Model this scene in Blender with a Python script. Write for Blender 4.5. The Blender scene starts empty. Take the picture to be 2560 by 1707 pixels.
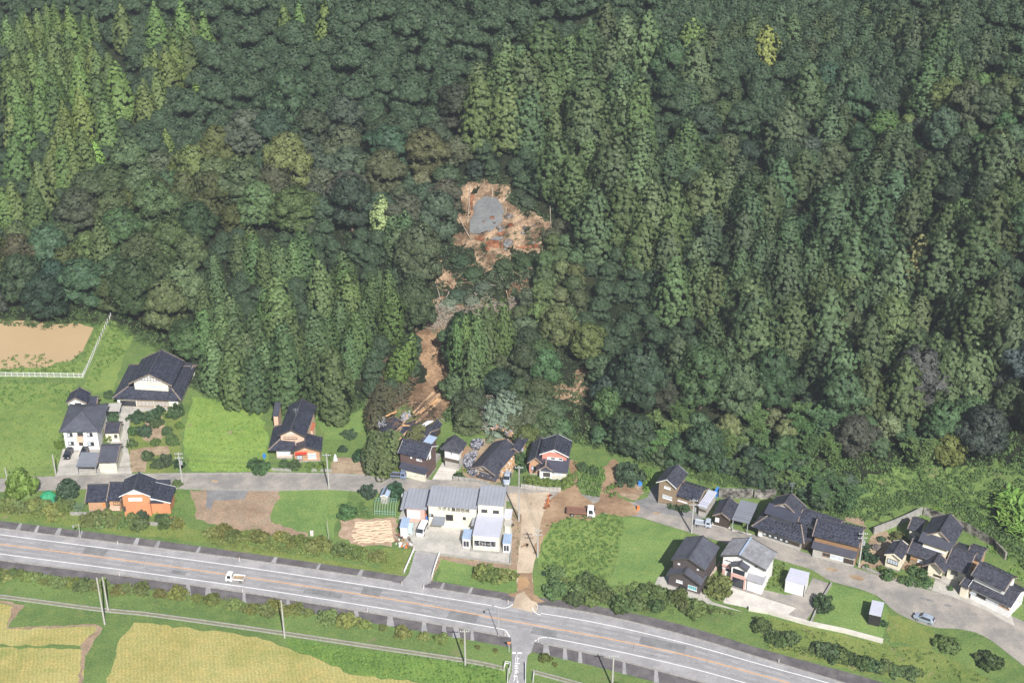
import bpy, math, random
import numpy as np
from mathutils import Vector, Matrix
from mathutils.geometry import tessellate_polygon
R = math.radians
SC = bpy.context.scene
COL = SC.collection
random.seed(7); RNG = np.random.default_rng(7)

# ------------------------------------------------------------------ camera, sky, sun, exposure
CAMH, PITCH, FPX = 206.0, R(31), 3900.0
cd = bpy.data.cameras.new('camera'); cam = bpy.data.objects.new('camera', cd); COL.objects.link(cam)
cam.location = (0, 0, CAMH); cam.rotation_euler = (R(90) - PITCH, 0, 0)
cd.sensor_width = 36; cd.lens = 36 * FPX / 2560; cd.clip_start = 1; cd.clip_end = 9000
SC.camera = cam
SUN_EL, SUN_DIR = R(41), Vector((.255, -.967, 0))        # ground heading towards the sun
w = bpy.data.worlds.new('World'); SC.world = w; w.use_nodes = True
nt = w.node_tree; bg = nt.nodes['Background']
sky = nt.nodes.new('ShaderNodeTexSky'); sky.sky_type = 'NISHITA'; sky.sun_disc = False
sky.sun_elevation = SUN_EL; sky.sun_rotation = math.atan2(SUN_DIR.x, SUN_DIR.y)
sky.air_density = 1.2; sky.dust_density = 1.5
nt.links.new(sky.outputs[0], bg.inputs[0]); bg.inputs[1].default_value = 0.05
sl = bpy.data.lights.new('sun', 'SUN'); so = bpy.data.objects.new('sun', sl); COL.objects.link(so)
sl.energy = 4.9; sl.angle = R(.53); sl.color = (1, .965, .92)
so.rotation_euler = Vector((SUN_DIR.x * math.cos(SUN_EL), SUN_DIR.y * math.cos(SUN_EL), math.sin(SUN_EL))).to_track_quat('Z', 'Y').to_euler()
so.location = (60, -100, 300)
SC.view_settings.view_transform = 'Standard'; SC.view_settings.look = 'None'
SC.view_settings.exposure = 0.62; SC.view_settings.gamma = 1; SC.view_settings.use_curve_mapping = False
SC.cycles.volume_bounces = 0; SC.cycles.max_bounces = 6; SC.cycles.transparent_max_bounces = 6

# ------------------------------------------------------------------ survey: photo point -> place on the ground
CP, SP = math.cos(PITCH), math.sin(PITCH)
def ray(x, y):
    u, v = (x - 1280) / FPX, (853.5 - y) / FPX
    return np.array([u, CP + v * SP, -SP + v * CP])
def at(x, y, z=0.0):
    d = ray(x, y); t = (z - CAMH) / d[2]
    return Vector((d[0] * t, d[1] * t, z))
def scale_at(p):                                             # photo pixels per metre at a place
    return FPX / (p[1] * CP + (CAMH - p[2]) * SP)
FOOT = [(-400, 860), (0, 800), (120, 812), (270, 800), (330, 835), (420, 880), (470, 960), (560, 1000), (700, 1010), (850, 1030), (960, 1000), (1060, 1010),
        (1150, 1060), (1300, 1085), (1420, 1090), (1540, 1130), (1660, 1170), (1760, 1195), (1870, 1215), (1960, 1240), (2080, 1290), (2200, 1290), (2320, 1250),
        (2420, 1300), (2500, 1370), (2600, 1440), (2900, 1560)]
_fp = sorted([(at(x, y)[0], at(x, y)[1]) for x, y in FOOT])
FX = np.array([p[0] for p in _fp]); FY = np.array([p[1] for p in _fp])
SCAR = at(1200, 560, 34)
def height(X, Y):
    X = np.asarray(X, float); Y = np.asarray(Y, float)
    d = Y - np.interp(X, FX, FY)
    for o in (-6, 6): d = np.minimum(d, Y - np.interp(X + o, FX, FY)) if o < 0 else d
    dd = np.clip(d, 0, None)
    dm = np.minimum(dd, 260)
    h = .34 * (np.sqrt(dm * dm + 49) - 7) + .12 * (dd - dm)
    k = np.clip(dd / 60, 0, 1)
    h += k * (3.2 * np.sin(X * .045 + 1.1) + 2.2 * np.sin(X * .019 + Y * .03) + 1.2 * np.sin(X * .11 - Y * .07))
    ga = (X - (SCAR.x - (SCAR.y - Y) * .12)) / 15.0          # the gully of the slide
    gy = np.clip((Y - 318) / 30, 0, 1) * np.clip((SCAR.y + 26 - Y) / 22, 0, 1)
    h -= np.minimum(5.5 * np.exp(-ga * ga) * gy, h * .6)
    return h
def H1(x, y): return float(height(x, y))
def onhill(x, y, up=0.0):                                    # first meeting of the sight line with the ground (+up)
    d = ray(x, y); t = np.arange(240, 1100, 1.5)
    X, Y, Z = d[0] * t, d[1] * t, CAMH + d[2] * t
    g = Z - height(X, Y) - up
    i = np.argmax(g < 0)
    if g[i] >= 0: i = len(t) - 1
    a = g[i - 1] / max(g[i - 1] - g[i], 1e-6); tt = t[i - 1] + a * 1.5
    X, Y = d[0] * tt, d[1] * tt
    return Vector((X, Y, H1(X, Y)))
def crop(x0, y0, s): return lambda x, y: (x0 + x / s, y0 + y / s)
cA = crop(0, 760, 2.704); cB = crop(440, 940, 3.92); cC = crop(940, 940, 3.92); cD = crop(960, 1180, 3.015)
cE = crop(1340, 1120, 3.733); cF = crop(1760, 1160, 4.126); cG = crop(2140, 1220, 4.126); cI = crop(0, 1280, 3.672)
cJ = crop(560, 1280, 3.672); cK = crop(1920, 1280, 3.672); cL = crop(1160, 1560, 9.8); cM = crop(1000, 1220, 7.84)
cN = crop(1320, 1060, 6.533); cO = crop(900, 960, 5.8075); cP = crop(0, 1140, 5.113); cQ = crop(1260, 1150, 5.227)
cS = crop(1000, 380, 3.92); cT = crop(900, 740, 3.408)

# ------------------------------------------------------------------ materials
def newmat(name):
    m = bpy.data.materials.new(name); m.use_nodes = True
    return m, m.node_tree, m.node_tree.nodes, m.node_tree.links, m.node_tree.nodes['Principled BSDF']
def c4(c, f=1.0): return (min(c[0] * f, 1), min(c[1] * f, 1), min(c[2] * f, 1), 1)
def mat(name, col, rough=.8, var=.18, scale=1.2, col2=None, bump=.0, bscale=8, spec=.3, metal=0, fine=None, k2=(.4, .62)):
    """plain surface with two scales of real colour variation and fine relief"""
    m, t, N, L, b = newmat(name)
    b.inputs['Roughness'].default_value = rough; b.inputs['Specular IOR Level'].default_value = spec; b.inputs['Metallic'].default_value = metal
    tc = N.new('ShaderNodeTexCoord'); geo = N.new('ShaderNodeNewGeometry')
    n = N.new('ShaderNodeTexNoise'); n.inputs['Scale'].default_value = scale; n.inputs['Detail'].default_value = 6; n.inputs['Roughness'].default_value = .65
    L.new(geo.outputs['Position'], n.inputs['Vector'])
    r = N.new('ShaderNodeValToRGB'); e = r.color_ramp.elements
    e[0].position, e[1].position = k2
    e[0].color = c4(col, 1 - var); e[1].color = c4(col2 if col2 else col, 1 + (0 if col2 else var))
    L.new(n.outputs[0], r.inputs[0]); out = r.outputs[0]
    f = N.new('ShaderNodeTexNoise'); f.inputs['Scale'].default_value = fine or scale * 7; f.inputs['Detail'].default_value = 4
    L.new(geo.outputs['Position'], f.inputs['Vector'])
    mr = N.new('ShaderNodeMapRange'); mr.inputs[1].default_value = .3; mr.inputs[2].default_value = .7
    mr.inputs[3].default_value = 1 - var; mr.inputs[4].default_value = 1 + var
    L.new(f.outputs[0], mr.inputs[0])
    mx = N.new('ShaderNodeVectorMath'); mx.operation = 'SCALE'; L.new(out, mx.inputs[0]); L.new(mr.outputs[0], mx.inputs['Scale'])
    L.new(mx.outputs[0], b.inputs['Base Color'])
    if bump:
        bn = N.new('ShaderNodeTexNoise'); bn.inputs['Scale'].default_value = bscale; bn.inputs['Detail'].default_value = 5
        L.new(geo.outputs['Position'], bn.inputs['Vector'])
        bp = N.new('ShaderNodeBump'); bp.inputs['Strength'].default_value = 1; bp.inputs['Distance'].default_value = bump
        L.new(bn.outputs[0], bp.inputs['Height']); L.new(bp.outputs[0], b.inputs['Normal'])
    return m
def grassmat(name, a, b_, c=None, scale=.09, patch=None, stripes=0):
    """turf: broad drifts of two greens, small tufts, optional worn earth"""
    m, t, N, L, b = newmat(name)
    b.inputs['Roughness'].default_value = .85; b.inputs['Specular IOR Level'].default_value = .15
    geo = N.new('ShaderNodeNewGeometry')
    def noise(s, d=5, ro=.6, vec=None):
        n = N.new('ShaderNodeTexNoise'); n.inputs['Scale'].default_value = s; n.inputs['Detail'].default_value = d; n.inputs['Roughness'].default_value = ro
        L.new(vec or geo.outputs['Position'], n.inputs['Vector']); return n.outputs[0]
    r = N.new('ShaderNodeValToRGB'); e = r.color_ramp.elements; e[0].position, e[1].position = .38, .64
    e[0].color = c4(a); e[1].color = c4(b_); L.new(noise(scale, 6, .7), r.inputs[0]); col = r.outputs[0]
    fm = N.new('ShaderNodeMapRange'); fm.inputs[1].default_value = .32; fm.inputs[2].default_value = .68; fm.inputs[3].default_value = .62; fm.inputs[4].default_value = 1.36
    L.new(noise(2.6, 5, .75), fm.inputs[0])
    q = N.new('ShaderNodeMapRange'); q.inputs[1].default_value = .46; q.inputs[2].default_value = .66; q.inputs[4].default_value = .6; L.new(noise(.45, 7, .7), q.inputs[0])
    qm = N.new('ShaderNodeMix'); qm.data_type = 'RGBA'; L.new(q.outputs[0], qm.inputs[0]); L.new(col, qm.inputs[6]); qm.inputs[7].default_value = (b_[0] * 1.25, b_[1] * 1.05, b_[2], 1); col = qm.outputs[2]
    sc = N.new('ShaderNodeVectorMath'); sc.operation = 'SCALE'; L.new(col, sc.inputs[0]); L.new(fm.outputs[0], sc.inputs['Scale']); col = sc.outputs[0]
    if c:
        mp = N.new('ShaderNodeMapRange'); mp.inputs[1].default_value = patch[0]; mp.inputs[2].default_value = patch[1]
        L.new(noise(patch[2], 7, .68), mp.inputs[0])
        mx = N.new('ShaderNodeMix'); mx.data_type = 'RGBA'; L.new(mp.outputs[0], mx.inputs[0]); L.new(col, mx.inputs[6]); mx.inputs[7].default_value = c4(c); col = mx.outputs[2]
    if stripes:                                               # planting rows
        wv = N.new('ShaderNodeTexWave'); wv.wave_type = 'BANDS'; wv.bands_direction = 'X'; wv.inputs['Scale'].default_value = .42; wv.inputs['Distortion'].default_value = 2.2; wv.inputs['Detail'].default_value = 3
        mp2 = N.new('ShaderNodeMapping'); mp2.inputs['Rotation'].default_value = (0, 0, -.22); L.new(geo.outputs['Position'], mp2.inputs['Vector']); L.new(mp2.outputs[0], wv.inputs['Vector'])
        sr = N.new('ShaderNodeMapRange'); sr.inputs[3].default_value = 1 - stripes; sr.inputs[4].default_value = 1 + stripes; L.new(wv.outputs['Fac'], sr.inputs[0])
        s3 = N.new('ShaderNodeVectorMath'); s3.operation = 'SCALE'; L.new(col, s3.inputs[0]); L.new(sr.outputs[0], s3.inputs['Scale']); col = s3.outputs[0]
    bp = N.new('ShaderNodeBump'); bp.inputs['Distance'].default_value = .25; bp.inputs['Strength'].default_value = .8
    L.new(noise(2.2, 6, .75), bp.inputs['Height']); L.new(bp.outputs[0], b.inputs['Normal'])
    L.new(col, b.inputs['Base Color'])
    return m
def tilemat(name, col, rough=.34, spec=.5, gu=.3, gv=.27, var=.35, rib=True, stain=None):
    """roof tiles laid out in metres by the UV map: every tile its own tone, a rounded profile"""
    m, t, N, L, b = newmat(name)
    b.inputs['Roughness'].default_value = rough; b.inputs['Specular IOR Level'].default_value = spec
    uv = N.new('ShaderNodeUVMap'); sep = N.new('ShaderNodeSeparateXYZ'); L.new(uv.outputs[0], sep.inputs[0])
    def math_(op, a, v=None):
        n = N.new('ShaderNodeMath'); n.operation = op
        if isinstance(a, (int, float)): n.inputs[0].default_value = a
        else: L.new(a, n.inputs[0])
        if v is not None:
            if isinstance(v, (int, float)): n.inputs[1].default_value = v
            else: L.new(v, n.inputs[1])
        return n.outputs[0]
    u = math_('DIVIDE', sep.outputs[0], gu); v = math_('DIVIDE', sep.outputs[1], gv)
    cb = N.new('ShaderNodeCombineXYZ'); L.new(math_('FLOOR', u), cb.inputs[0]); L.new(math_('FLOOR', v), cb.inputs[1])
    wn = N.new('ShaderNodeTexWhiteNoise'); wn.noise_dimensions = '2D'; L.new(cb.outputs[0], wn.inputs['Vector'])
    geo = N.new('ShaderNodeNewGeometry'); ns = N.new('ShaderNodeTexNoise'); ns.inputs['Scale'].default_value = .5; ns.inputs['Detail'].default_value = 5
    L.new(geo.outputs['Position'], ns.inputs['Vector'])
    f = math_('ADD', math_('MULTIPLY', wn.outputs[0], var * 2), math_('MULTIPLY', ns.outputs[0], .9))
    f = math_('ADD', f, .55 - var)
    sc = N.new('ShaderNodeVectorMath'); sc.operation = 'SCALE'; sc.inputs[0].default_value = col; L.new(f, sc.inputs['Scale'])
    L.new(sc.outputs[0], b.inputs['Base Color'])
    L.new(math_('ADD', math_('MULTIPLY', wn.outputs[0], .3), rough - .12), b.inputs['Roughness'])
    hu = math_('ABSOLUTE', math_('SINE', math_('MULTIPLY', u, math.pi)))
    hv = math_('SUBTRACT', 1, math_('FRACT', v))
    hh = math_('ADD', math_('MULTIPLY', hu, .6 if rib else .1), math_('MULTIPLY', hv, .5))
    bp = N.new('ShaderNodeBump'); bp.inputs['Distance'].default_value = .045; bp.inputs['Strength'].default_value = 1
    L.new(hh, bp.inputs['Height']); L.new(bp.outputs[0], b.inputs['Normal'])
    return m
def leafmat(name, fixed=None, rough=.55):
    """foliage: the plant's own colour, each leaf cluster a little lighter, darker or yellower"""
    m, t, N, L, b = newmat(name)
    b.inputs['Roughness'].default_value = rough; b.inputs['Specular IOR Level'].default_value = .22
    at_ = N.new('ShaderNodeAttribute'); at_.attribute_name = 'tone'
    sep = N.new('ShaderNodeSeparateColor'); L.new(at_.outputs['Color'], sep.inputs[0])
    if fixed is None:
        oi = N.new('ShaderNodeObjectInfo'); base = oi.outputs['Color']
    else:
        rg = N.new('ShaderNodeRGB'); rg.outputs[0].default_value = c4(fixed); base = rg.outputs[0]
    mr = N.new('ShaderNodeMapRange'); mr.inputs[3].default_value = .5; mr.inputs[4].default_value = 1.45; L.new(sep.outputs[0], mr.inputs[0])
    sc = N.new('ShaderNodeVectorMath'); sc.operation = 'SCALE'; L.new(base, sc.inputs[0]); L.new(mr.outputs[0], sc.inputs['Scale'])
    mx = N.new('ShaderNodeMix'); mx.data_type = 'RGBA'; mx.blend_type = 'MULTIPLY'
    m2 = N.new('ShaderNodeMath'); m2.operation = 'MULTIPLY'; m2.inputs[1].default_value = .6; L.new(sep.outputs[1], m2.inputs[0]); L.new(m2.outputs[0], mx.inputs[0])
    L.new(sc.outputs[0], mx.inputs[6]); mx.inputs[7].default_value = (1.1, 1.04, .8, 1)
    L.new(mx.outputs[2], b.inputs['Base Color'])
    tr = N.new('ShaderNodeBsdfTranslucent'); L.new(mx.outputs[2], tr.inputs[0])
    ms = N.new('ShaderNodeMixShader'); ms.inputs[0].default_value = .10
    L.new(b.outputs[0], ms.inputs[1]); L.new(tr.outputs[0], ms.inputs[2]); L.new(ms.outputs[0], N['Material Output'].inputs[0])
    return m
M = {}
M['turf'] = grassmat('turf', (.10, .165, .05), (.155, .235, .07), (.22, .18, .11), .07, (.60, .72, .12))
M['meadow'] = grassmat('meadow', (.13, .205, .055), (.205, .29, .08), (.2, .26, .07), .06, (.58, .75, .09))
M['weeds_field'] = grassmat('weeds_field', (.16, .27, .06), (.235, .35, .085), (.30, .24, .15), .1, (.63, .68, .16))
M['lawn'] = grassmat('lawn', (.125, .215, .062), (.19, .285, .085), (.2, .22, .08), .08, (.64, .75, .15))
M['verge'] = grassmat('verge', (.12, .18, .045), (.2, .25, .07), (.30, .25, .15), .12, (.58, .70, .25))
M['paddy_green'] = grassmat('paddy_green', (.10, .19, .045), (.165, .27, .06), None, .12, None, .06)
M['rice'] = grassmat('rice', (.32, .30, .10), (.41, .375, .145), (.21, .26, .07), .08, (.56, .74, .1), .07)
M['dry_grass'] = grassmat('dry_grass', (.26, .19, .13), (.36, .28, .2), (.15, .17, .07), .2, (.62, .72, .3))
M['forest_floor'] = grassmat('forest_floor', (.028, .035, .014), (.05, .055, .022), (.09, .07, .04), .15, (.6, .75, .3))
def land_material():
    a, b_ = M['turf'], M['forest_floor']; m = a.copy(); m.name = 'land'; N, L = m.node_tree.nodes, m.node_tree.links
    p = N['Principled BSDF']; src = p.inputs['Base Color'].links[0].from_socket
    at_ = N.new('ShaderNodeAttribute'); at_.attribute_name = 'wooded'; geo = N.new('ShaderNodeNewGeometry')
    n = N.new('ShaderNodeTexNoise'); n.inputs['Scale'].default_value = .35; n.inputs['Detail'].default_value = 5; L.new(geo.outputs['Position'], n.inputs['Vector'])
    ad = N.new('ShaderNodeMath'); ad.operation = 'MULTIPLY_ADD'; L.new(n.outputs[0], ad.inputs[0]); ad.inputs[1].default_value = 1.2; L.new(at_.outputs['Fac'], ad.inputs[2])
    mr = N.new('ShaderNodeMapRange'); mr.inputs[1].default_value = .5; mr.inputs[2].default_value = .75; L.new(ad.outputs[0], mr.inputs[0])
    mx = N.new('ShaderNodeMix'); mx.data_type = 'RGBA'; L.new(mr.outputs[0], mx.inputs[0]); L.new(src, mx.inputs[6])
    r = N.new('ShaderNodeValToRGB'); e = r.color_ramp.elements; e[0].position, e[1].position = .4, .65; e[0].color = (.012, .018, .009, 1); e[1].color = (.028, .034, .016, 1); L.new(n.outputs[0], r.inputs[0])  # wooded floor coloured near-black, painting in the shade of the gaps between crowns
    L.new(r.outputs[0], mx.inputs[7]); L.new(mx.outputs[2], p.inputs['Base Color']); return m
M['land'] = land_material()
M['asphalt_worn'] = mat('asphalt_worn', (.275, .27, .278), .85, .08, .2, (.305, .298, .305), .01, 20, .2, fine=2)
M['asphalt_patch'] = mat('asphalt_patch', (.2, .2, .205), .9, .1, .5, (.24, .24, .245), .01, 20, .2)
M['asphalt'] = mat('asphalt', (.31, .303, .31), .9, .12, .25, (.37, .358, .362), .01, 20, .2, fine=3)
M['old_asphalt'] = mat('old_asphalt', (.27, .255, .24), .9, .13, .2, (.37, .335, .295), .01, 20, .2, fine=3)
M['bank'] = mat('bank', (.115, .105, .11), .9, .12, .4, (.16, .148, .15), .03, 12, .2, fine=5)
M['dark_asphalt'] = mat('dark_asphalt', (.2, .2, .21), .9, .1, .4, (.25, .245, .24), .02, 12, .2)
M['concrete'] = mat('concrete', (.40, .385, .35), .9, .1, .3, (.50, .47, .425), .01, 10, .2, fine=2.5)
M['pale_concrete'] = mat('pale_concrete', (.55, .52, .48), .9, .08, .4, (.62, .58, .53), .01, 10, .2, fine=2.5)
M['kerb'] = mat('kerb', (.3, .29, .27), .9, .15, 1.5)
M['stain_concrete'] = mat('stain_concrete', (.05, .045, .04), .9, .3, .5, (.36, .34, .31), .03, 6, .2, k2=(.42, .66))
M['sand_road'] = mat('sand_road', (.44, .35, .26), .95, .1, .18, (.54, .44, .33), .02, 6, .1, fine=2)
M['mud'] = mat('mud', (.27, .175, .105), .9, .14, .12, (.37, .255, .16), .03, 4, .2, fine=1.2)
M['wet_mud'] = mat('wet_mud', (.38, .235, .12), .5, .06, .3, (.44, .28, .15), .0, 4, .4)
M['garden_soil'] = mat('garden_soil', (.31, .225, .15), .95, .14, .3, (.40, .31, .21), .03, 4, .1, fine=2)
M['tilled'] = mat('tilled', (.36, .25, .17), .95, .14, .5, (.45, .33, .24), .03, 4, .1)
M['furrow'] = mat('furrow', (.56, .43, .31), .95, .1, .6)
M['slide_soil'] = mat('slide_soil', (.2, .125, .075), .95, .3, .14, (.36, .235, .14), .15, 1.2, .1, fine=1.6)
M['pale_soil'] = mat('pale_soil', (.2, .13, .08), .95, .34, .22, (.39, .275, .18), .1, 2, .1, fine=1.5)
M['red_soil'] = mat('red_soil', (.17, .06, .03), .9, .3, .6, (.33, .15, .08), .12, 2, .2, fine=2)
M['clay'] = mat('clay', (.15, .155, .158), .75, .08, .15, (.2, .205, .205), .06, 1.5, .3, fine=1.2)
M['rock'] = mat('rock', (.1, .09, .09), .9, .3, .8, (.22, .19, .17), .1, 3)
M['pond'] = mat('pond', (.46, .335, .195), .22, .01, .05, (.475, .345, .2), .0, 1.5, .4, fine=.1)
M['water_mud'] = mat('water_mud', (.2, .2, .12), .3, .1, .3)
M['white_line'] = mat('white_line', (.74, .74, .73), .8, .06, 1.5, fine=9)
M['orange_line'] = mat('orange_line', (.72, .36, .13), .8, .06, 1.5)
M['crack'] = mat('crack', (.12, .12, .13), .95, .2, 2)
M['tile_black'] = tilemat('tile_black', (.036, .039, .058), .38, .5)
M['tile_matt'] = tilemat('tile_matt', (.047, .049, .066), .5, .4)
M['tile_slate'] = tilemat('tile_slate', (.08, .085, .108), .5, .45, .3, .3, .12)
M['tile_grey'] = tilemat('tile_grey', (.23, .23, .25), .7, .3, .5, .35, .14, rib=False)
M['metal_grey'] = mat('metal_grey', (.27, .285, .325), .45, .05, .3, None, 0, 5, .5)
M['metal_pale'] = mat('metal_pale', (.47, .48, .56), .5, .04, .3, None, 0, 5, .4)
M['metal_dark'] = mat('metal_dark', (.2, .215, .25), .45, .05, .3, None, 0, 5, .5)
M['metal_blue'] = mat('metal_blue', (.33, .42, .56), .45, .08, 1, None, 0, 5, .4)
M['rust_roof'] = mat('rust_roof', (.36, .12, .06), .8, .2, 1)
M['ridge'] = mat('ridge', (.06, .06, .075), .5, .2, 2, None, 0, 5, .5)
M['flash'] = mat('flash', (.25, .2, .17), .6, .2, 2)
M['glint'] = mat('glint', (.24, .25, .28), .45, .2, 3)
for n_, c_ in dict(white_wall=(.7, .695, .685), cream_wall=(.62, .6, .5), pale_pink=(.64, .51, .44), peach=(.6, .42, .31), orange_wall=(.56, .245, .12),
                   red_wall=(.55, .23, .18), brown_wall=(.115, .075, .07), tan_wall=(.26, .195, .13), dark_wall=(.085, .07, .07), tan_orange=(.45, .27, .16),
                   wood_dark=(.06, .045, .035), wood=(.27, .16, .09), white_paint=(.68, .68, .68), salmon=(.58, .36, .31), black_wall=(.03, .028, .028), ivory=(.72, .66, .52),
                   plaster_grey=(.4, .38, .35)).items():
    M[n_] = mat(n_, c_, .8, .06, .5, None, .004, 8, .25, fine=2)
M['glass'] = mat('glass', (.03, .035, .045), .12, .1, .6, None, 0, 5, .7)
M['pale_pane'] = mat('pale_pane', (.5, .55, .6), .25, .12, 1.2, None, 0, 5, .6)
M['frame_white'] = mat('frame_white', (.72, .72, .72), .5, .03, 1)
M['frame_dark'] = mat('frame_dark', (.07, .065, .06), .5, .05, 1)
M['shutter'] = mat('shutter', (.1, .085, .07), .6, .1, 1)
M['pole'] = mat('pole', (.40, .39, .37), .8, .1, 2)
M['steel'] = mat('steel', (.42, .44, .46), .4, .05, 2, None, 0, 5, .5, .3)
M['wire'] = mat('wire', (.06, .06, .065), .6, .05, 2)
M['car_white'] = mat('car_white', (.8, .8, .8), .25, .02, 1, None, 0, 5, .6)
M['car_blue'] = mat('car_blue', (.22, .28, .42), .28, .03, 1, None, 0, 5, .7, .25)
M['car_silver'] = mat('car_silver', (.42, .48, .58), .28, .03, 1, None, 0, 5, .7, .3)
M['car_pale'] = mat('car_pale', (.5, .55, .64), .28, .03, 1, None, 0, 5, .7, .2)
M['car_black'] = mat('car_black', (.01, .013, .02), .2, .05, 1, None, 0, 5, .7)
M['tyre'] = mat('tyre', (.02, .02, .02), .8, .1, 3)
M['rust_bed'] = mat('rust_bed', (.2, .105, .075), .8, .15, 2)
M['blue_sheet'] = mat('blue_sheet', (.05, .22, .6), .6, .15, 2)
M['green_sheet'] = mat('green_sheet', (.03, .25, .12), .6, .15, 2)
M['teal'] = mat('teal', (.1, .4, .42), .5, .15, 2)
M['pale_teal'] = mat('pale_teal', (.42, .62, .64), .5, .1, 2)
M['orange_paint'] = mat('orange_paint', (.75, .2, .05), .6, .1, 2)
M['red_paint'] = mat('red_paint', (.5, .05, .03), .6, .1, 2)
M['net'] = mat('net', (.25, .42, .33), .8, .15, 3)
M['bark'] = mat('bark', (.11, .08, .055), .9, .25, 3, None, .02, 8, .1)
M['fresh_log'] = mat('fresh_log', (.26, .165, .10), .85, .22, 1.5, (.43, .30, .19), .02, 6, .1)
M['orange_wood'] = mat('orange_wood', (.48, .28, .13), .8, .15, 2)
M['dead_twig'] = mat('dead_twig', (.23, .15, .1), .9, .25, 2)
M['grey_branch'] = mat('grey_branch', (.36, .31, .25), .9, .2, 2)
M['stone'] = mat('stone', (.3, .28, .26), .9, .25, 2)
M['broken_tile'] = mat('broken_tile', (.31, .31, .35), .6, .15, 2)
M['leaf'] = leafmat('leaf')
M['leaf_floor'] = leafmat('leaf_floor')

def haze_box():
    me = bpy.data.meshes.new('haze'); x0, x1, y0, y1, z0, z1 = -3050, 3050, -2600, 4100, -2, 320
    me.from_pydata([(x, y, z) for x in (x0, x1) for y in (y0, y1) for z in (z0, z1)], [], [(0, 1, 3, 2), (4, 6, 7, 5), (0, 4, 5, 1), (2, 3, 7, 6), (0, 2, 6, 4), (1, 5, 7, 3)])
    o = bpy.data.objects.new('haze', me); COL.objects.link(o); o['kind'] = 'stuff'
    m = bpy.data.materials.new('haze'); m.use_nodes = True; n = m.node_tree.nodes; n.remove(n['Principled BSDF'])
    v = n.new('ShaderNodeVolumePrincipled'); v.inputs['Density'].default_value = HAZE; v.inputs['Color'].default_value = (.82, .9, 1, 1); v.inputs['Anisotropy'].default_value = .0
    m.node_tree.links.new(v.outputs[0], n['Material Output'].inputs['Volume']); me.materials.append(m)
HAZE = .00014
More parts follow.
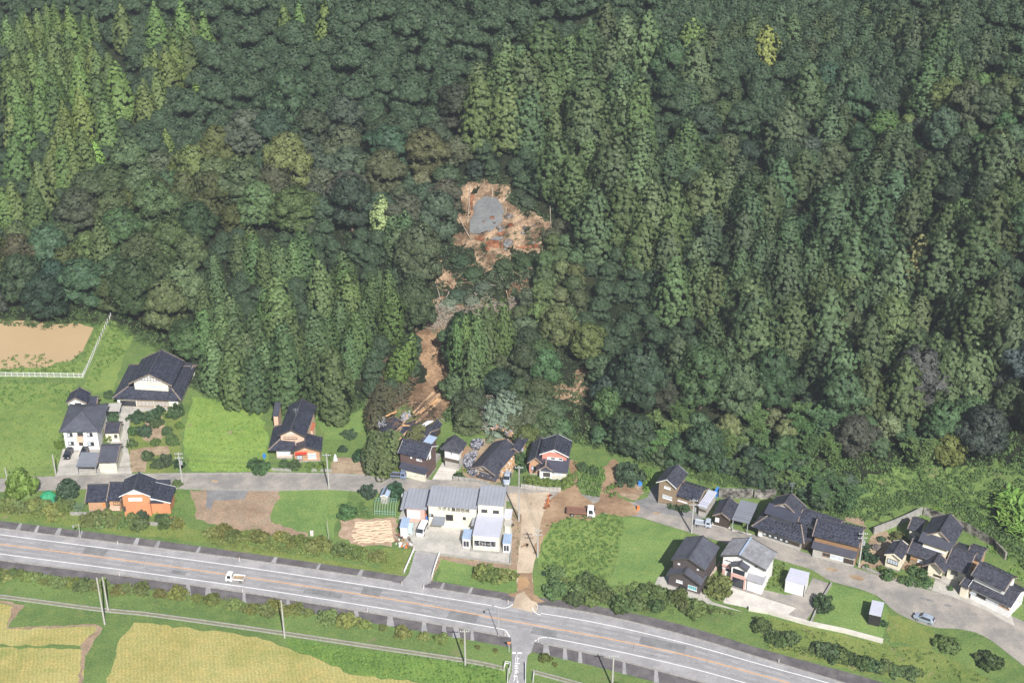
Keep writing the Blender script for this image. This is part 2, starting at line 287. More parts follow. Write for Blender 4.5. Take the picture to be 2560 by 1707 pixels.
# ------------------------------------------------------------------ mesh helpers
class MB:
    def __init__(s): s.v = []; s.f = []; s.uv = []; s.mi = []
    def face(s, pts, mi=0, uv=None):
        i = len(s.v); s.v += [tuple(p) for p in pts]; s.f.append(tuple(range(i, i + len(pts)))); s.mi.append(mi)
        s.uv.append(uv or [(0, 0)] * len(pts))
    def box(s, o, ex, ey, ez, mi=0):
        o, ex, ey, ez = map(Vector, (o, ex, ey, ez))
        p = [o, o + ex, o + ex + ey, o + ey, o + ez, o + ex + ez, o + ex + ey + ez, o + ey + ez]
        i = len(s.v); s.v += [tuple(q) for q in p]
        for f in ((0, 3, 2, 1), (4, 5, 6, 7), (0, 1, 5, 4), (1, 2, 6, 5), (2, 3, 7, 6), (3, 0, 4, 7)):
            s.f.append(tuple(i + k for k in f)); s.mi.append(mi); s.uv.append([(0, 0)] * 4)
    def cbox(s, c, sx, sy, sz, rz=0, mi=0):
        ex = Vector((math.cos(rz), math.sin(rz), 0)); ey = Vector((-ex.y, ex.x, 0))
        s.box(Vector(c) - ex * sx / 2 - ey * sy / 2, ex * sx, ey * sy, Vector((0, 0, sz)), mi)
    def prism(s, poly, d, mi=0):
        poly = [Vector(p) for p in poly]; d = Vector(d); n = len(poly)
        i = len(s.v); s.v += [tuple(p) for p in poly] + [tuple(p + d) for p in poly]
        s.f.append(tuple(i + k for k in range(n))[::-1]); s.f.append(tuple(i + n + k for k in range(n)))
        s.mi += [mi, mi]; s.uv += [[(0, 0)] * n] * 2
        for k in range(n):
            a, b = k, (k + 1) % n
            s.f.append((i + a, i + b, i + n + b, i + n + a)); s.mi.append(mi); s.uv.append([(0, 0)] * 4)
    def tube(s, pts, r, n=6, mi=0, cap=True):
        pts = [Vector(p) for p in pts]; rs = r if isinstance(r, (list, tuple)) else [r] * len(pts); i0 = len(s.v)
        for k, p in enumerate(pts):
            d = (pts[min(k + 1, len(pts) - 1)] - pts[max(k - 1, 0)]).normalized()
            a = d.orthogonal().normalized(); b = d.cross(a)
            for j in range(n):
                t = 2 * math.pi * j / n; s.v.append(tuple(p + (a * math.cos(t) + b * math.sin(t)) * rs[k]))
        for k in range(len(pts) - 1):
            for j in range(n):
                q = (i0 + k * n + j, i0 + k * n + (j + 1) % n, i0 + (k + 1) * n + (j + 1) % n, i0 + (k + 1) * n + j)
                s.f.append(q); s.mi.append(mi); s.uv.append([(0, 0)] * 4)
        if cap:
            for k in (0, len(pts) - 1):
                s.f.append(tuple(i0 + k * n + j for j in range(n))); s.mi.append(mi); s.uv.append([(0, 0)] * n)
    def ball(s, c, rx, ry, rz, n=8, m=5, mi=0, jit=0.0, rnd=random):
        c = Vector(c); i0 = len(s.v); s.v.append(tuple(c + Vector((0, 0, rz))))
        for a in range(1, m):
            ph = math.pi * a / m
            for b in range(n):
                th = 2 * math.pi * b / n; k = 1 + rnd.uniform(-jit, jit)
                s.v.append((c.x + rx * math.sin(ph) * math.cos(th) * k, c.y + ry * math.sin(ph) * math.sin(th) * k, c.z + rz * math.cos(ph) * k))
        s.v.append(tuple(c - Vector((0, 0, rz)))); last = len(s.v) - 1
        def ad(q): s.f.append(q); s.mi.append(mi); s.uv.append([(0, 0)] * len(q))
        for b in range(n):
            ad((i0, i0 + 1 + b, i0 + 1 + (b + 1) % n)); ad((last, last - n + (b + 1) % n, last - n + b))
            for a in range(m - 2):
                q = i0 + 1 + a * n; ad((q + b, q + n + b, q + n + (b + 1) % n, q + (b + 1) % n))
    def mesh(s, name, mats, smooth=False):
        me = bpy.data.meshes.new(name); me.from_pydata(s.v, [], s.f)
        for m in (mats if isinstance(mats, (list, tuple)) else [mats]): me.materials.append(m)
        me.polygons.foreach_set('material_index', s.mi)
        ul = me.uv_layers.new(name='UVMap'); flat = []
        for q in s.uv:
            for a in q: flat += [a[0], a[1]]
        ul.data.foreach_set('uv', flat)
        if smooth: me.polygons.foreach_set('use_smooth', [True] * len(s.f))
        me.update(); return me
    def build(s, name, mats, parent=None, smooth=False):
        if not s.f: return None
        o = bpy.data.objects.new(name, s.mesh(name, mats, smooth)); COL.objects.link(o)
        if parent is not None:
            o.parent = parent; o.matrix_parent_inverse = parent_inv(parent)
        return o
def parent_inv(p):
    return Matrix.LocRotScale(p.location, p.rotation_euler, p.scale).inverted() if p.parent is None else Matrix()
def tag(o, label=None, cat=None, group=None, kind=None):
    if label: o['label'] = label
    if cat: o['category'] = cat
    if group: o['group'] = group
    if kind: o['kind'] = kind
    return o
def empty(name, loc, label=None, cat=None, group=None, rz=0):
    o = bpy.data.objects.new(name, None); COL.objects.link(o); o.location = loc; o.rotation_euler = (0, 0, rz); o.empty_display_size = .3
    return tag(o, label, cat, group)
def place_tree(o, loc, rz, sc=1.0):
    o.location = loc; o.rotation_euler[2] = rz; o.scale = (sc,) * 3 if isinstance(sc, (int, float)) else sc
def copy_tree(o, parent=None):
    c = o.copy(); COL.objects.link(c); c.parent = parent
    for ch in list(o.children): copy_tree(ch, c)
    return c

haze_box()

# ------------------------------------------------------------------ the land
def axis(lo, hi, fine_lo, fine_hi, step, far):
    a = np.arange(fine_lo, fine_hi + .1, step)
    l = fine_lo - np.geomspace(step, fine_lo - lo, far)[::-1]; r = fine_hi + np.geomspace(step, hi - fine_hi, far)
    return np.concatenate([l, a, r])
gx = axis(-3000, 3000, -230, 230, 2.0, 22); gy = axis(-2500, 4000, 215, 620, 2.0, 22)
XX, YY = np.meshgrid(gx, gy); ZZ = height(XX, YY) * (np.clip(1 - (np.abs(XX) - 260) / 900, .15, 1))
ny, nx = XX.shape
idx = np.arange(nx * ny).reshape(ny, nx)
quads = np.stack([idx[:-1, :-1], idx[:-1, 1:], idx[1:, 1:], idx[1:, :-1]], -1).reshape(-1, 4)
def np_mesh(name, V, F, mats, smooth=True, fmat=None):
    V = np.asarray(V, np.float32); F = np.asarray(F, np.int32); k = F.shape[1]
    me = bpy.data.meshes.new(name); me.vertices.add(len(V)); me.vertices.foreach_set('co', V.ravel())
    me.loops.add(F.size); me.loops.foreach_set('vertex_index', F.ravel()); me.polygons.add(len(F))
    me.polygons.foreach_set('loop_start', np.arange(0, F.size, k, dtype=np.int32))
    me.polygons.foreach_set('loop_total', np.full(len(F), k, np.int32))
    for m in mats: me.materials.append(m)
    if fmat is not None: me.polygons.foreach_set('material_index', np.asarray(fmat, np.int32))
    me.polygons.foreach_set('use_smooth', np.full(len(F), smooth))
    me.update(calc_edges=True); return me
cx, cy = XX.ravel()[quads].mean(1), YY.ravel()[quads].mean(1)
dfoot = cy - np.interp(cx, FX, FY)
fm = None
ground = bpy.data.objects.new('ground', np_mesh('ground', np.stack([XX, YY, ZZ], -1).reshape(-1, 3), quads, [M['land']], True, fm))
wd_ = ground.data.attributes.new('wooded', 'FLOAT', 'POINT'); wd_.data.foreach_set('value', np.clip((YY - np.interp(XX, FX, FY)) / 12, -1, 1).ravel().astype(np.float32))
COL.objects.link(ground); tag(ground, kind='structure')

def rough_line(pts, jit, step, rnd):
    out = []
    n = len(pts)
    for i in range(n):
        a, b = Vector(pts[i][:2]), Vector(pts[(i + 1) % n][:2]); L = (b - a).length
        k = max(1, int(L / step)); nrm = Vector((-(b - a).y, (b - a).x)).normalized() if L > 0 else Vector((0, 0))
        for j in range(k):
            p = a.lerp(b, j / k)
            if jit and j: p += nrm * rnd.uniform(-jit, jit)
            out.append((p.x, p.y))
    return out
LEVEL = [0.0]
def sheet(name, pix, m, z, jit=0.0, step=1.2, label=None, kind='structure', thick=0):
    """a flat sheet on the valley floor, outline given where the photo shows it"""
    pts = [at(*p)[:2] for p in pix]; pts = rough_line(pts, jit, step, random.Random(len(name) * 31 + int(pts[0][0]))) if jit else pts
    P = [Vector((p[0], p[1], z)) for p in pts]
    tri = tessellate_polygon([P])
    mb = MB(); mb.v = [tuple(p) for p in P]
    for t in tri:
        a, b, c = (P[i] for i in t)
        mb.f.append(t if (b - a).cross(c - a).z > 0 else t[::-1]); mb.mi.append(0); mb.uv.append([(0, 0)] * 3)
    if thick:
        n = len(P); mb.v += [(p.x, p.y, z - thick) for p in P]
        for i in range(n): mb.f.append((i, (i + 1) % n, n + (i + 1) % n, n + i)); mb.mi.append(0); mb.uv.append([(0, 0)] * 4)
    o = mb.build(name, M[m]); return tag(o, label, kind=kind)
def inpoly(px, py, poly):
    px = np.asarray(px); py = np.asarray(py); ins = np.zeros(px.shape, bool); n = len(poly); j = n - 1
    for i in range(n):
        xi, yi = poly[i][:2]; xj, yj = poly[j][:2]
        c = ((yi > py) != (yj > py)) & (px < (xj - xi) * (py - yi) / (yj - yi + 1e-12) + xi)
        ins ^= c; j = i
    return ins
def drape(name, pix, m, dz=.12, step=.4, jit=.9, rough=.05, kind='structure', hill=True):
    """a sheet that follows the hillside"""
    pts = [onhill(*p)[:2] for p in pix]; pts = rough_line(pts, jit, 1.5, random.Random(len(name) + int(pts[0][1])))
    A = np.array(pts); x = np.arange(A[:, 0].min(), A[:, 0].max(), step); y = np.arange(A[:, 1].min(), A[:, 1].max(), step)
    X, Y = np.meshgrid(x, y); n = RNG.normal(0, rough, X.shape) + .35 * np.sin(X * .9 + 2 * np.sin(Y * .35)) * np.sin(Y * .5 + X * .2) * (rough > .04) * .6
    Z = height(X, Y) + dz + n
    inside = inpoly(X, Y, pts); i_ = np.arange(X.size).reshape(X.shape)
    ok = inside[:-1, :-1] & inside[1:, :-1] & inside[:-1, 1:] & inside[1:, 1:]
    q = np.stack([i_[:-1, :-1], i_[:-1, 1:], i_[1:, 1:], i_[1:, :-1]], -1)[ok]
    used, inv = np.unique(q, return_inverse=True)
    V = np.stack([X, Y, Z], -1).reshape(-1, 3)[used]
    o = bpy.data.objects.new(name, np_mesh(name, V, inv.reshape(q.shape), [M[m]], True)); COL.objects.link(o)
    return tag(o, kind=kind)
def pl(f, *pts): return [f(*p) for p in pts]
# fields and lots of the valley floor
sheet('meadow', [(-260, 965), (195, 958), (168, 1000), (150, 1085), (139, 1192), (-260, 1196)], 'meadow', .010, .5, 2)
sheet('pond_bank', pl(cA, (-400, 430), (0, 430), (520, 400), (700, 120), (740, 150), (560, 505), (-400, 480)), 'meadow', .010, .4, 2)
sheet('bank_slope', pl(cA, (770, 110), (900, 200), (830, 380), (760, 600), (640, 600), (560, 560), (600, 480)), 'meadow', .012, .5, 2)
sheet('fallow_field', [(480, 992), (560, 1000), (640, 1012), (668, 1080), (668, 1160), (690, 1178), (600, 1180), (480, 1178), (462, 1120), (470, 1040)], 'weeds_field', .010, .7, 2)
sheet('side_lawn', pl(cB, (1330, 380), (1700, 380), (1900, 330), (1850, 500), (1640, 620), (1460, 620)), 'lawn', .010, .7, 2)
sheet('dry_lot', pl(cB, (130, 1118), (1040, 1105), (960, 1300), (930, 1420), (1290, 1520), (1300, 1600), (900, 1580), (200, 1400)), 'dry_grass', .010, .6, 1.5)
sheet('paved_lot', pl(cB, (300, 1118), (715, 1113), (670, 1208), (370, 1215), (345, 1300), (295, 1290)), 'dark_asphalt', .018, .12, 1.5)
sheet('lawn', pl(cB, (1040, 1108), (1640, 1102), (1690, 1130), (1680, 1290), (1560, 1440), (1545, 1600), (1330, 1560), (940, 1415), (985, 1230)), 'lawn', .012, .5, 1.5)
sheet('garden_plot', pl(cD, (-330, 360), (70, 340), (100, 350), (105, 480), (60, 560), (-200, 545), (-345, 480)), 'tilled', .012, .6, 1.2)
sheet('fruit_garden', pl(cA, (880, 690), (1240, 700), (1220, 1000), (1190, 1150), (870, 1140), (860, 880)), 'verge', .010, .4, 1.5)
sheet('garden_soil', pl(cA, (875, 985), (1000, 965), (1140, 960), (1150, 1010), (990, 1040), (980, 1135), (880, 1135)), 'garden_soil', .016, .4, 1)
sheet('garden_soil', pl(cA, (980, 780), (1100, 760), (1130, 880), (1040, 960), (960, 900)), 'garden_soil', .016, .4, 1)
sheet('yard', pl(cK, (1100, 930), (1500, 1050), (1560, 1200), (1480, 1240), (1110, 1180)), 'verge', .016, .4, 1)
sheet('garden_bed', pl(cB, (1560, 800), (1880, 800), (1880, 965), (1500, 950), (1520, 860)), 'garden_soil', .012, .4, 1.5)
sheet('weed_field', pl(cE, (110, 700), (300, 640), (560, 600), (720, 605), (800, 650), (820, 760), (760, 1000), (700, 1200), (640, 1290), (350, 1240), (60, 1130), (20, 1000)), 'meadow', .010, .6, 2)
sheet('mown_field', pl(cE, (800, 645), (960, 645), (1120, 700), (1410, 785), (1380, 830), (1250, 1040), (1110, 1270), (640, 1290), (700, 1200), (760, 1000), (820, 760)), 'lawn', .014, .4, 2)
sheet('corner_lawn', pl(cK, (575, 672), (700, 680), (950, 745), (1085, 860), (1110, 930), (1040, 1180), (880, 1130), (440, 1010), (520, 770)), 'lawn', .012, .3, 1.5)
sheet('island_lawn', pl(cD, (430, 650), (620, 660), (900, 710), (1000, 730), (1000, 900), (900, 910), (640, 870), (395, 820)), 'lawn', .012, .5, 1.5)
sheet('west_lawn', pl(cD, (-20, 570), (220, 590), (150, 770), (-20, 745)), 'verge', .012, .5, 1.5)
sheet('shop_verge', pl(cD, (415, 628), (955, 700), (1005, 735), (640, 700), (430, 652), (360, 830), (350, 822)), 'dry_grass', .016, .2, 1)
sheet('rice_field', pl(cI, (-40, 825), (130, 862), (60, 1062), (880, 1038), (895, 1080), (740, 1228), (-40, 1212)), 'rice', .014, .5, 1.5)
sheet('rice_field', pl(cI, (-40, 1238), (780, 1262), (735, 1700), (-40, 1700)), 'rice', .014, .4, 1.5)
sheet('rice_field', pl(cI, (1200, 1060), (1230, 1012), (1330, 1015), (2350, 1140)) + pl(cJ, (430, 1180), (600, 1250), (700, 1300), (860, 1345), (1060, 1420), (1160, 1490), (1300, 1505), (1900, 1572), (2300, 1750)) + pl(cI, (920, 1750), (1080, 1200)), 'rice', .014, .5, 1.5)
sheet('green_paddy', pl(cJ, (560, 1160), (2350, 1410), (2590, 1440), (2580, 1720), (1900, 1560), (1160, 1480), (860, 1335), (600, 1240)), 'paddy_green', .010, .3, 2)
sheet('field_bund', pl(cI, (-40, 800), (230, 850), (100, 1000), (70, 1062), (50, 1058), (120, 860), (-40, 822)), 'dry_grass', .018, .3, 1)
sheet('field_bund', pl(cI, (60, 1060), (880, 1028), (945, 1060), (780, 1320), (740, 1700), (700, 1700), (750, 1262), (735, 1225), (885, 1080), (870, 1046), (80, 1072)), 'dry_grass', .020, .25, 1)
sheet('verge', pl(cA, (-60, 1355), (480, 1400), (1130, 1470), (1380, 1530), (1800, 1560), (1800, 1620), (1380, 1610), (520, 1510), (-60, 1440)), 'verge', .008, .4, 2)
sheet('verge', pl(cI, (2000, 180), (2350, 320)) + pl(cJ, (1650, 560), (1660, 590), (0, 345)) , 'verge', .009, .2, 2)
sheet('verge', pl(cK, (0, 960), (1050, 1215), (1500, 1260), (2100, 1560), (1300, 1560), (0, 1268)), 'verge', .009, .3, 2)
sheet('dry_strip', pl(cF, (980, 360), (1250, 430), (1620, 560), (1690, 650), (1250, 510), (1070, 440)), 'dry_grass', .02, .4, 1)
# pond
sheet('pond', pl(cA, (-500, -60), (0, 30), (300, 60), (633, 160), (600, 230), (560, 320), (470, 388), (380, 395), (330, 425), (0, 440), (-500, 440)), 'pond', .03, .35, 1.6)
# roads: strips between two edge lines
def curve_pts(pts, n=8):
    out = []
    P = [Vector(p) for p in pts]
    for i in range(len(P) - 1):
        p0, p1, p2, p3 = P[max(i - 1, 0)], P[i], P[i + 1], P[min(i + 2, len(P) - 1)]
        for k in range(n):
            t = k / n; out.append(.5 * ((2 * p1) + (p2 - p0) * t + (2 * p0 - 5 * p1 + 4 * p2 - p3) * t * t + (3 * p1 - p0 - 3 * p2 + p3) * t ** 3))
    out.append(P[-1]); return out
UWL = [(-420, 1279), (0, 1335.8), (320, 1377.5), (640, 1421.6), (960, 1469.6), (1245, 1515.7), (1480, 1554), (1700, 1604), (1920, 1665.3), (2072, 1707), (2500, 1830)]
YEL = [(-420, 1303), (0, 1359.5), (280, 1395.5), (563.7, 1435.2), (960, 1494.4), (1220, 1541), (1480, 1588), (1700, 1633.5), (1920, 1691.8), (2320, 1802)]
LWL = [(-420, 1326), (0, 1384), (320, 1426), (640, 1471), (960, 1521), (1252, 1571.4), (1480, 1614), (1700, 1663), (1880, 1711), (2300, 1830)]
NIN = [(-420, 1264), (0, 1320.8), (320, 1361), (640, 1402.5), (960, 1451), (1270, 1501), (1480, 1533), (1700, 1585), (1920, 1650), (2110, 1707), (2500, 1828)]
NOUT = [(-420, 1245), (0, 1301.2), (320, 1341), (640, 1384.8), (960, 1432), (1270, 1482), (1480, 1512), (1700, 1560), (1920, 1625.8), (2215, 1707), (2600, 1828)]
SIN_ = [(-420, 1342), (0, 1400), (320, 1440), (640, 1485), (960, 1537), (1245, 1587), (1480, 1634), (1700, 1690), (1880, 1740), (2300, 1860)]
SOUT = [(-420, 1362), (0, 1420), (320, 1466), (640, 1510), (960, 1562), (1245, 1612), (1480, 1663), (1700, 1722), (1880, 1775), (2300, 1900)]
G = lambda line: [at(*p) for p in line]
def cline(line, n=8): return curve_pts(G(line), n)
def resample(P, n):
    P = [Vector((p[0], p[1])) for p in P]; L = [0]
    for i in range(1, len(P)): L.append(L[-1] + (P[i] - P[i - 1]).length)
    out = []; j = 0
    for k in range(n):
        t = L[-1] * k / (n - 1)
        while j < len(L) - 2 and L[j + 1] < t: j += 1
        out.append(P[j].lerp(P[j + 1], (t - L[j]) / max(L[j + 1] - L[j], 1e-6)))
    return out
def strip(name, A, B, m, z, n=80, label=None, z2=None):
    a, b = resample(A, n), resample(B, n); mb = MB()
    z2 = z if z2 is None else z2
    for i in range(n - 1):
        mb.face([(b[i].x, b[i].y, z2), (b[i + 1].x, b[i + 1].y, z2), (a[i + 1].x, a[i + 1].y, z), (a[i].x, a[i].y, z)])
    return tag(mb.build(name, M[m]), label, kind='structure')
def band(name, line, width, m, z, n=8, seg=None, thick=0, parent=None, kind='structure'):
    P = curve_pts(line, n) if n else [Vector(p) for p in line]; mb = MB()
    for i in range(len(P) - 1):
        a, b = P[i], P[i + 1]; d = Vector((b.x - a.x, b.y - a.y, 0)).normalized(); nrm = Vector((-d.y, d.x, 0)) * width / 2
        if thick: mb.box(Vector((a.x, a.y, z)) - nrm - d * .02, d * ((b - a).length + .04), nrm * 2, Vector((0, 0, thick)))
        else: mb.face([Vector((a.x, a.y, z)) - nrm, Vector((b.x, b.y, z)) - nrm, Vector((b.x, b.y, z)) + nrm, Vector((a.x, a.y, z)) + nrm])
    o = mb.build(name, M[m], parent); return tag(o, kind=kind) if kind else o
strip('main_road', cline(NIN), cline(SIN_), 'asphalt', .030)
strip('road_bank', cline(NOUT), cline(NIN), 'bank', .026, z2=.026)
strip('road_bank', cline(SIN_), cline(SOUT), 'bank', .026, z2=.026)
# pale construction joints crossing the banks, and worn centre of the shoulders
for line_a, line_b, xs in ((NOUT, NIN, (52, 96, 150, 205, 345, 398, 500, 690, 800, 905, 1110, 1180)), (SIN_, SOUT, (470, 520, 610, 720, 890, 975, 1060, 1110, 1140, 1180, 1365, 1412, 1450, 1560, 1640))):
    fa = lambda x, l: np.interp(x, [p[0] for p in l], [p[1] for p in l])
    mb = MB()
    for x in xs:
        a = at(x, fa(x, line_a)); b = at(x + (-9 if line_a is NOUT else 1), fa(x, line_b)); ww = Vector((random.uniform(.35, .8), 0, 0))
        mb.face([(b - ww) + Vector((0, 0, .034)), (b + ww) + Vector((0, 0, .034)), (a + ww * .6) + Vector((0, 0, .034)), (a - ww * .6) + Vector((0, 0, .034))])
    tag(mb.build('bank_joint', M['asphalt']), kind='structure')
nin = cline(NIN); 
def part_line(line, x0, x1): return [p for p in cline(line, 16) if x0 <= p.x <= x1]
kx = lambda x, y: at(x, y).x
for name, line, x0, x1 in (('kerb', NIN, -200, kx(1000, 1440)), ('kerb', NIN, kx(1064, 1450), kx(1268, 1500)), ('kerb', NIN, kx(1345, 1512), 200),
                           ('kerb', SIN_, -200, kx(1262, 1590)), ('kerb', SIN_, kx(1350, 1606), 200)):
    band(name, part_line(line, x0, x1), .28, 'kerb', .02, 0, thick=.14)
# village street, lanes, yards
VU = [(-420, 1185), (0, 1196), (70, 1191), (140, 1190), (250, 1188), (440, 1185), (560, 1184), (680, 1183), (800, 1185), (922, 1189), (981, 1195), (1131, 1201), (1279, 1214), (1371, 1222), (1430, 1232), (1584, 1255), (1675, 1278), (1742, 1294), (1782, 1308), (1881, 1335), (2002, 1377), (2138, 1419), (2201, 1440), (2329, 1477), (2431, 1500), (2504, 1530), (2580, 1562), (2900, 1720)]
VL = [(-420, 1222), (0, 1229), (250, 1221), (440, 1220), (560, 1223), (680, 1225), (822, 1222), (922, 1229), (981, 1236), (1131, 1244), (1262, 1252), (1371, 1262), (1430, 1276), (1584, 1290), (1640, 1305), (1720, 1329), (1790, 1350), (1944, 1398), (2029, 1424), (2075, 1451), (2150, 1472), (2198, 1492), (2242, 1531), (2328, 1566), (2400, 1572), (2465, 1592), (2560, 1664), (2800, 1850)]
strip('village_street', cline(VU, 5), cline(VL, 5), 'old_asphalt', .028, n=160)
band('street_edge', [at(x, y - 1) for x, y in VU[4:10]], .35, 'kerb', .02, 4, thick=.10)
band('street_edge', [at(x, y + 1) for x, y in VL[3:8]], .3, 'kerb', .02, 4, thick=.09)
sheet('side_road', pl(cD, (925, 160), (1250, 150), (1215, 330), (1195, 420), (1150, 600), (1118, 760), (1122, 930), (1160, 1000), (1150, 1060), (960, 1020), (985, 960), (1003, 900), (1003, 700), (1030, 500), (1038, 320), (960, 260)), 'sand_road', .036, .12, 1.5)
sheet('lane', pl(cL, (1150, 290), (1740, 400), (1640, 690), (1560, 760), (1530, 1000), (1500, 1441), (1490, 1900), (1060, 1900), (1075, 1441), (1170, 1150), (1170, 560)), 'asphalt', .034)
sheet('driveway', pl(cD, (235, 598), (415, 622), (380, 730), (350, 835), (310, 850), (300, 885), (120, 845), (190, 760)), 'asphalt', .034, .05, 1.5)
sheet('forecourt', pl(cD, (150, 250), (215, 300), (680, 350), (965, 420), (968, 600), (950, 692), (640, 645), (225, 592), (195, 480), (130, 470), (110, 350)), 'concrete', .030)
sheet('yard', [(157, 1122), (215, 1118), (259, 1120), (298, 1090), (298, 1016), (333, 1016), (400, 1016), (455, 1018), (452, 1026), (335, 1030), (325, 1052), (318, 1115), (330, 1184), (140, 1190)], 'concrete', .031, .1, 2)
sheet('farm_path', pl(cA, (1200, 690), (1215, 700), (1262, 560), (1280, 450), (1265, 440)), 'concrete', .03)
sheet('forecourt', pl(cC, (650, 850), (815, 872), (745, 1022), (550, 1012)), 'pale_concrete', .034)
sheet('forecourt', pl(cC, (270, 900), (490, 965), (480, 1000), (330, 985), (250, 960)), 'concrete', .033)
sheet('yard', pl(cE, (1080, 370), (1160, 330), (1150, 480), (1500, 610), (1590, 650), (1480, 660), (1100, 600), (910, 500), (1040, 460)), 'dark_asphalt', .034, .06, 2)
sheet('yard', pl(cF, (290, 1180), (440, 1200), (600, 1290), (830, 1345), (1040, 1335), (1120, 1170), (1300, 1232), (1225, 1380), (1045, 1620), (850, 1560), (950, 1478), (285, 1270)), 'old_asphalt', .034)
sheet('parking', pl(cF, (285, 1270), (950, 1482), (860, 1560), (190, 1430)), 'pale_concrete', .040)
sheet('yard', pl(cE, (1140, 1200), (1240, 1190), (1300, 1290), (1560, 1345), (1640, 1430), (1941, 1530), (1560, 1440), (1110, 1270)), 'concrete', .030)
sheet('yard', pl(cG, (830, 900), (1040, 900), (1060, 1010), (1180, 1050), (1600, 1300), (1640, 1420), (1490, 1350), (1380, 1280), (1200, 1200), (1000, 1120), (780, 1055)), 'concrete', .040)
sheet('yard', pl(cF, (110, 600), (280, 640), (290, 690), (500, 720), (480, 735), (240, 660), (60, 625)), 'pale_concrete', .040)
sheet('garden_soil', pl(cG, (150, 500), (320, 440), (420, 560), (300, 700), (310, 830), (100, 830), (30, 820), (100, 640)), 'garden_soil', .03, .3, 1)
sheet('garden_soil', pl(cG, (500, 740), (620, 790), (560, 860), (470, 830)), 'garden_soil', .03)
sheet('garden_soil', pl(cN, (1480, 920), (1880, 1000), (1900, 1120), (1760, 1250), (1520, 1180), (1470, 1060)), 'garden_soil', .030, .3, 1)
sheet('gravel_strip', pl(cD, (925, 235), (965, 280), (1037, 300), (1037, 520), (1006, 700), (1003, 740), (955, 700), (968, 440), (955, 300)), 'dry_grass', .033, .1, 1)
# mud washed over the street
sheet('mud', pl(cE, (95, 500), (180, 440), (250, 395), (340, 350), (330, 220), (300, 170), (370, 110), (385, 200), (380, 330), (430, 440), (530, 520), (600, 480), (612, 380), (650, 270), (620, 180), (730, 100), (770, 130), (750, 270), (800, 330), (1000, 400), (960, 420), (760, 420), (760, 460), (850, 490), (950, 560), (955, 620), (800, 640), (620, 600), (550, 640), (500, 675), (330, 640), (150, 700), (60, 860), (20, 1000), (-30, 980), (30, 760), (70, 620), (70, 590), (110, 560)), 'mud', .044, .35, 1.0)
sheet('mud', pl(cD, (1010, 760), (1118, 755), (1128, 920), (1220, 975), (1160, 985), (1110, 965), (1085, 940), (1060, 900), (1000, 920), (985, 945), (930, 920), (1000, 905)), 'mud', .042, .2, .8)
sheet('mud_puddle', pl(cD, (1012, 785), (1075, 795), (1100, 830), (1085, 865), (1040, 885), (1008, 890)), 'wet_mud', .048, .1, .8)
sheet('mud', pl(cD, (1190, 400), (1212, 390), (1190, 520), (1160, 620), (1145, 600)), 'mud', .043, .15, .8)
for q in (((1030, 560), (1075, 530), (1090, 545), (1080, 560), (1050, 560), (1030, 575)), ((1072, 540), (1092, 535), (1085, 565), (1075, 565)), ((1103, 232), (1115, 230), (1112, 250), (1100, 246))):
    sheet('mud', pl(cD, *q), 'mud', .046, .05, .4)
sheet('mud_edge', pl(cE, (60, 560), (120, 430), (140, 430), (160, 440), (110, 510), (130, 560), (90, 575)), 'red_soil', .05, .5, .5)
sheet('mud', pl(cC, (1880, 820), (1930, 820), (1960, 980), (1990, 1100), (1930, 1130), (1880, 1120), (1960, 1060), (1900, 930)), 'mud', .046, .2, 1)
sheet('garden_soil', pl(cO, (1470, 1080), (1600, 850), (1900, 780), (2200, 760), (2330, 990), (2230, 1260), (2180, 1380), (1980, 1440), (1560, 1390), (1480, 1240)), 'garden_soil', .032, .3, 1)
# furrows of the tilled plot
mb = MB(); o_ = at(*cD(-260, 380)); e_ = at(*cD(50, 365)); n_ = at(*cD(-240, 545))
for k in range(13):
    t = k / 13; a = o_.lerp(n_, t) + Vector((random.uniform(0, 1.5), 0, 0)); b = (e_ + (n_ - o_) * t)
    P = [a.lerp(b, s) + Vector((0, random.uniform(-.25, .25), .04)) for s in np.linspace(0, 1, 14)]; mb.tube(P, .16, 5)
tag(mb.build('furrows', M['furrow']), kind='stuff')
# painted lines
def paint(line, m, wd, x0=-1e9, x1=1e9): band('road_marking', [p for p in cline(line, 16) if x0 <= p.x <= x1], wd, m, .038, 0)
paint(YEL, 'orange_line', .2)
paint(UWL, 'white_line', .2, x1=kx(1235, 1514)); paint(UWL, 'white_line', .2, x0=kx(1352, 1536))
paint(LWL, 'white_line', .2, x1=kx(1240, 1569)); paint(LWL, 'white_line', .2, x0=kx(1368, 1593))
for f, q in ((cD, ((830, 1008), (880, 1021), (920, 1022), (950, 1010), (972, 994))), (cD, ((1118, 1018), (1130, 1045), (1152, 1065), (1180, 1076))),
             (cL, ((780, 90), (900, 112), (990, 135), (1050, 190), (1090, 255), (1115, 312))), (cL, ((1728, 418), (1800, 370), (1880, 330), (1960, 318), (2040, 326)))):
    band('road_marking', [at(*f(*p)) for p in q], .22, 'white_line', .040, 5)
band('road_marking', [at(*cL(1180, 698)), at(*cL(1270, 700))], .45, 'white_line', .040, 0)
band('road_marking', [at(*cL(1308, 702)), at(*cL(1420, 706))], .45, 'white_line', .040, 0)
def lettering(name, body, p, size, m, rot, sx=1.0, sy=1.0, parent=None, extr=.0, kind=None, off=.0):
    cu = bpy.data.curves.new(name, 'FONT'); cu.body = body; cu.size = size; cu.align_x = 'CENTER'; cu.align_y = 'CENTER'; cu.extrude = extr; cu.offset = off
    o = bpy.data.objects.new(name, cu); COL.objects.link(o); o.data.materials.append(M[m])
    o.location = p; o.rotation_euler = rot; o.scale = (sx, sy, 1)
    if parent is not None: o.parent = parent; o.matrix_parent_inverse = parent_inv(parent)
    return tag(o, kind=kind) if kind else o
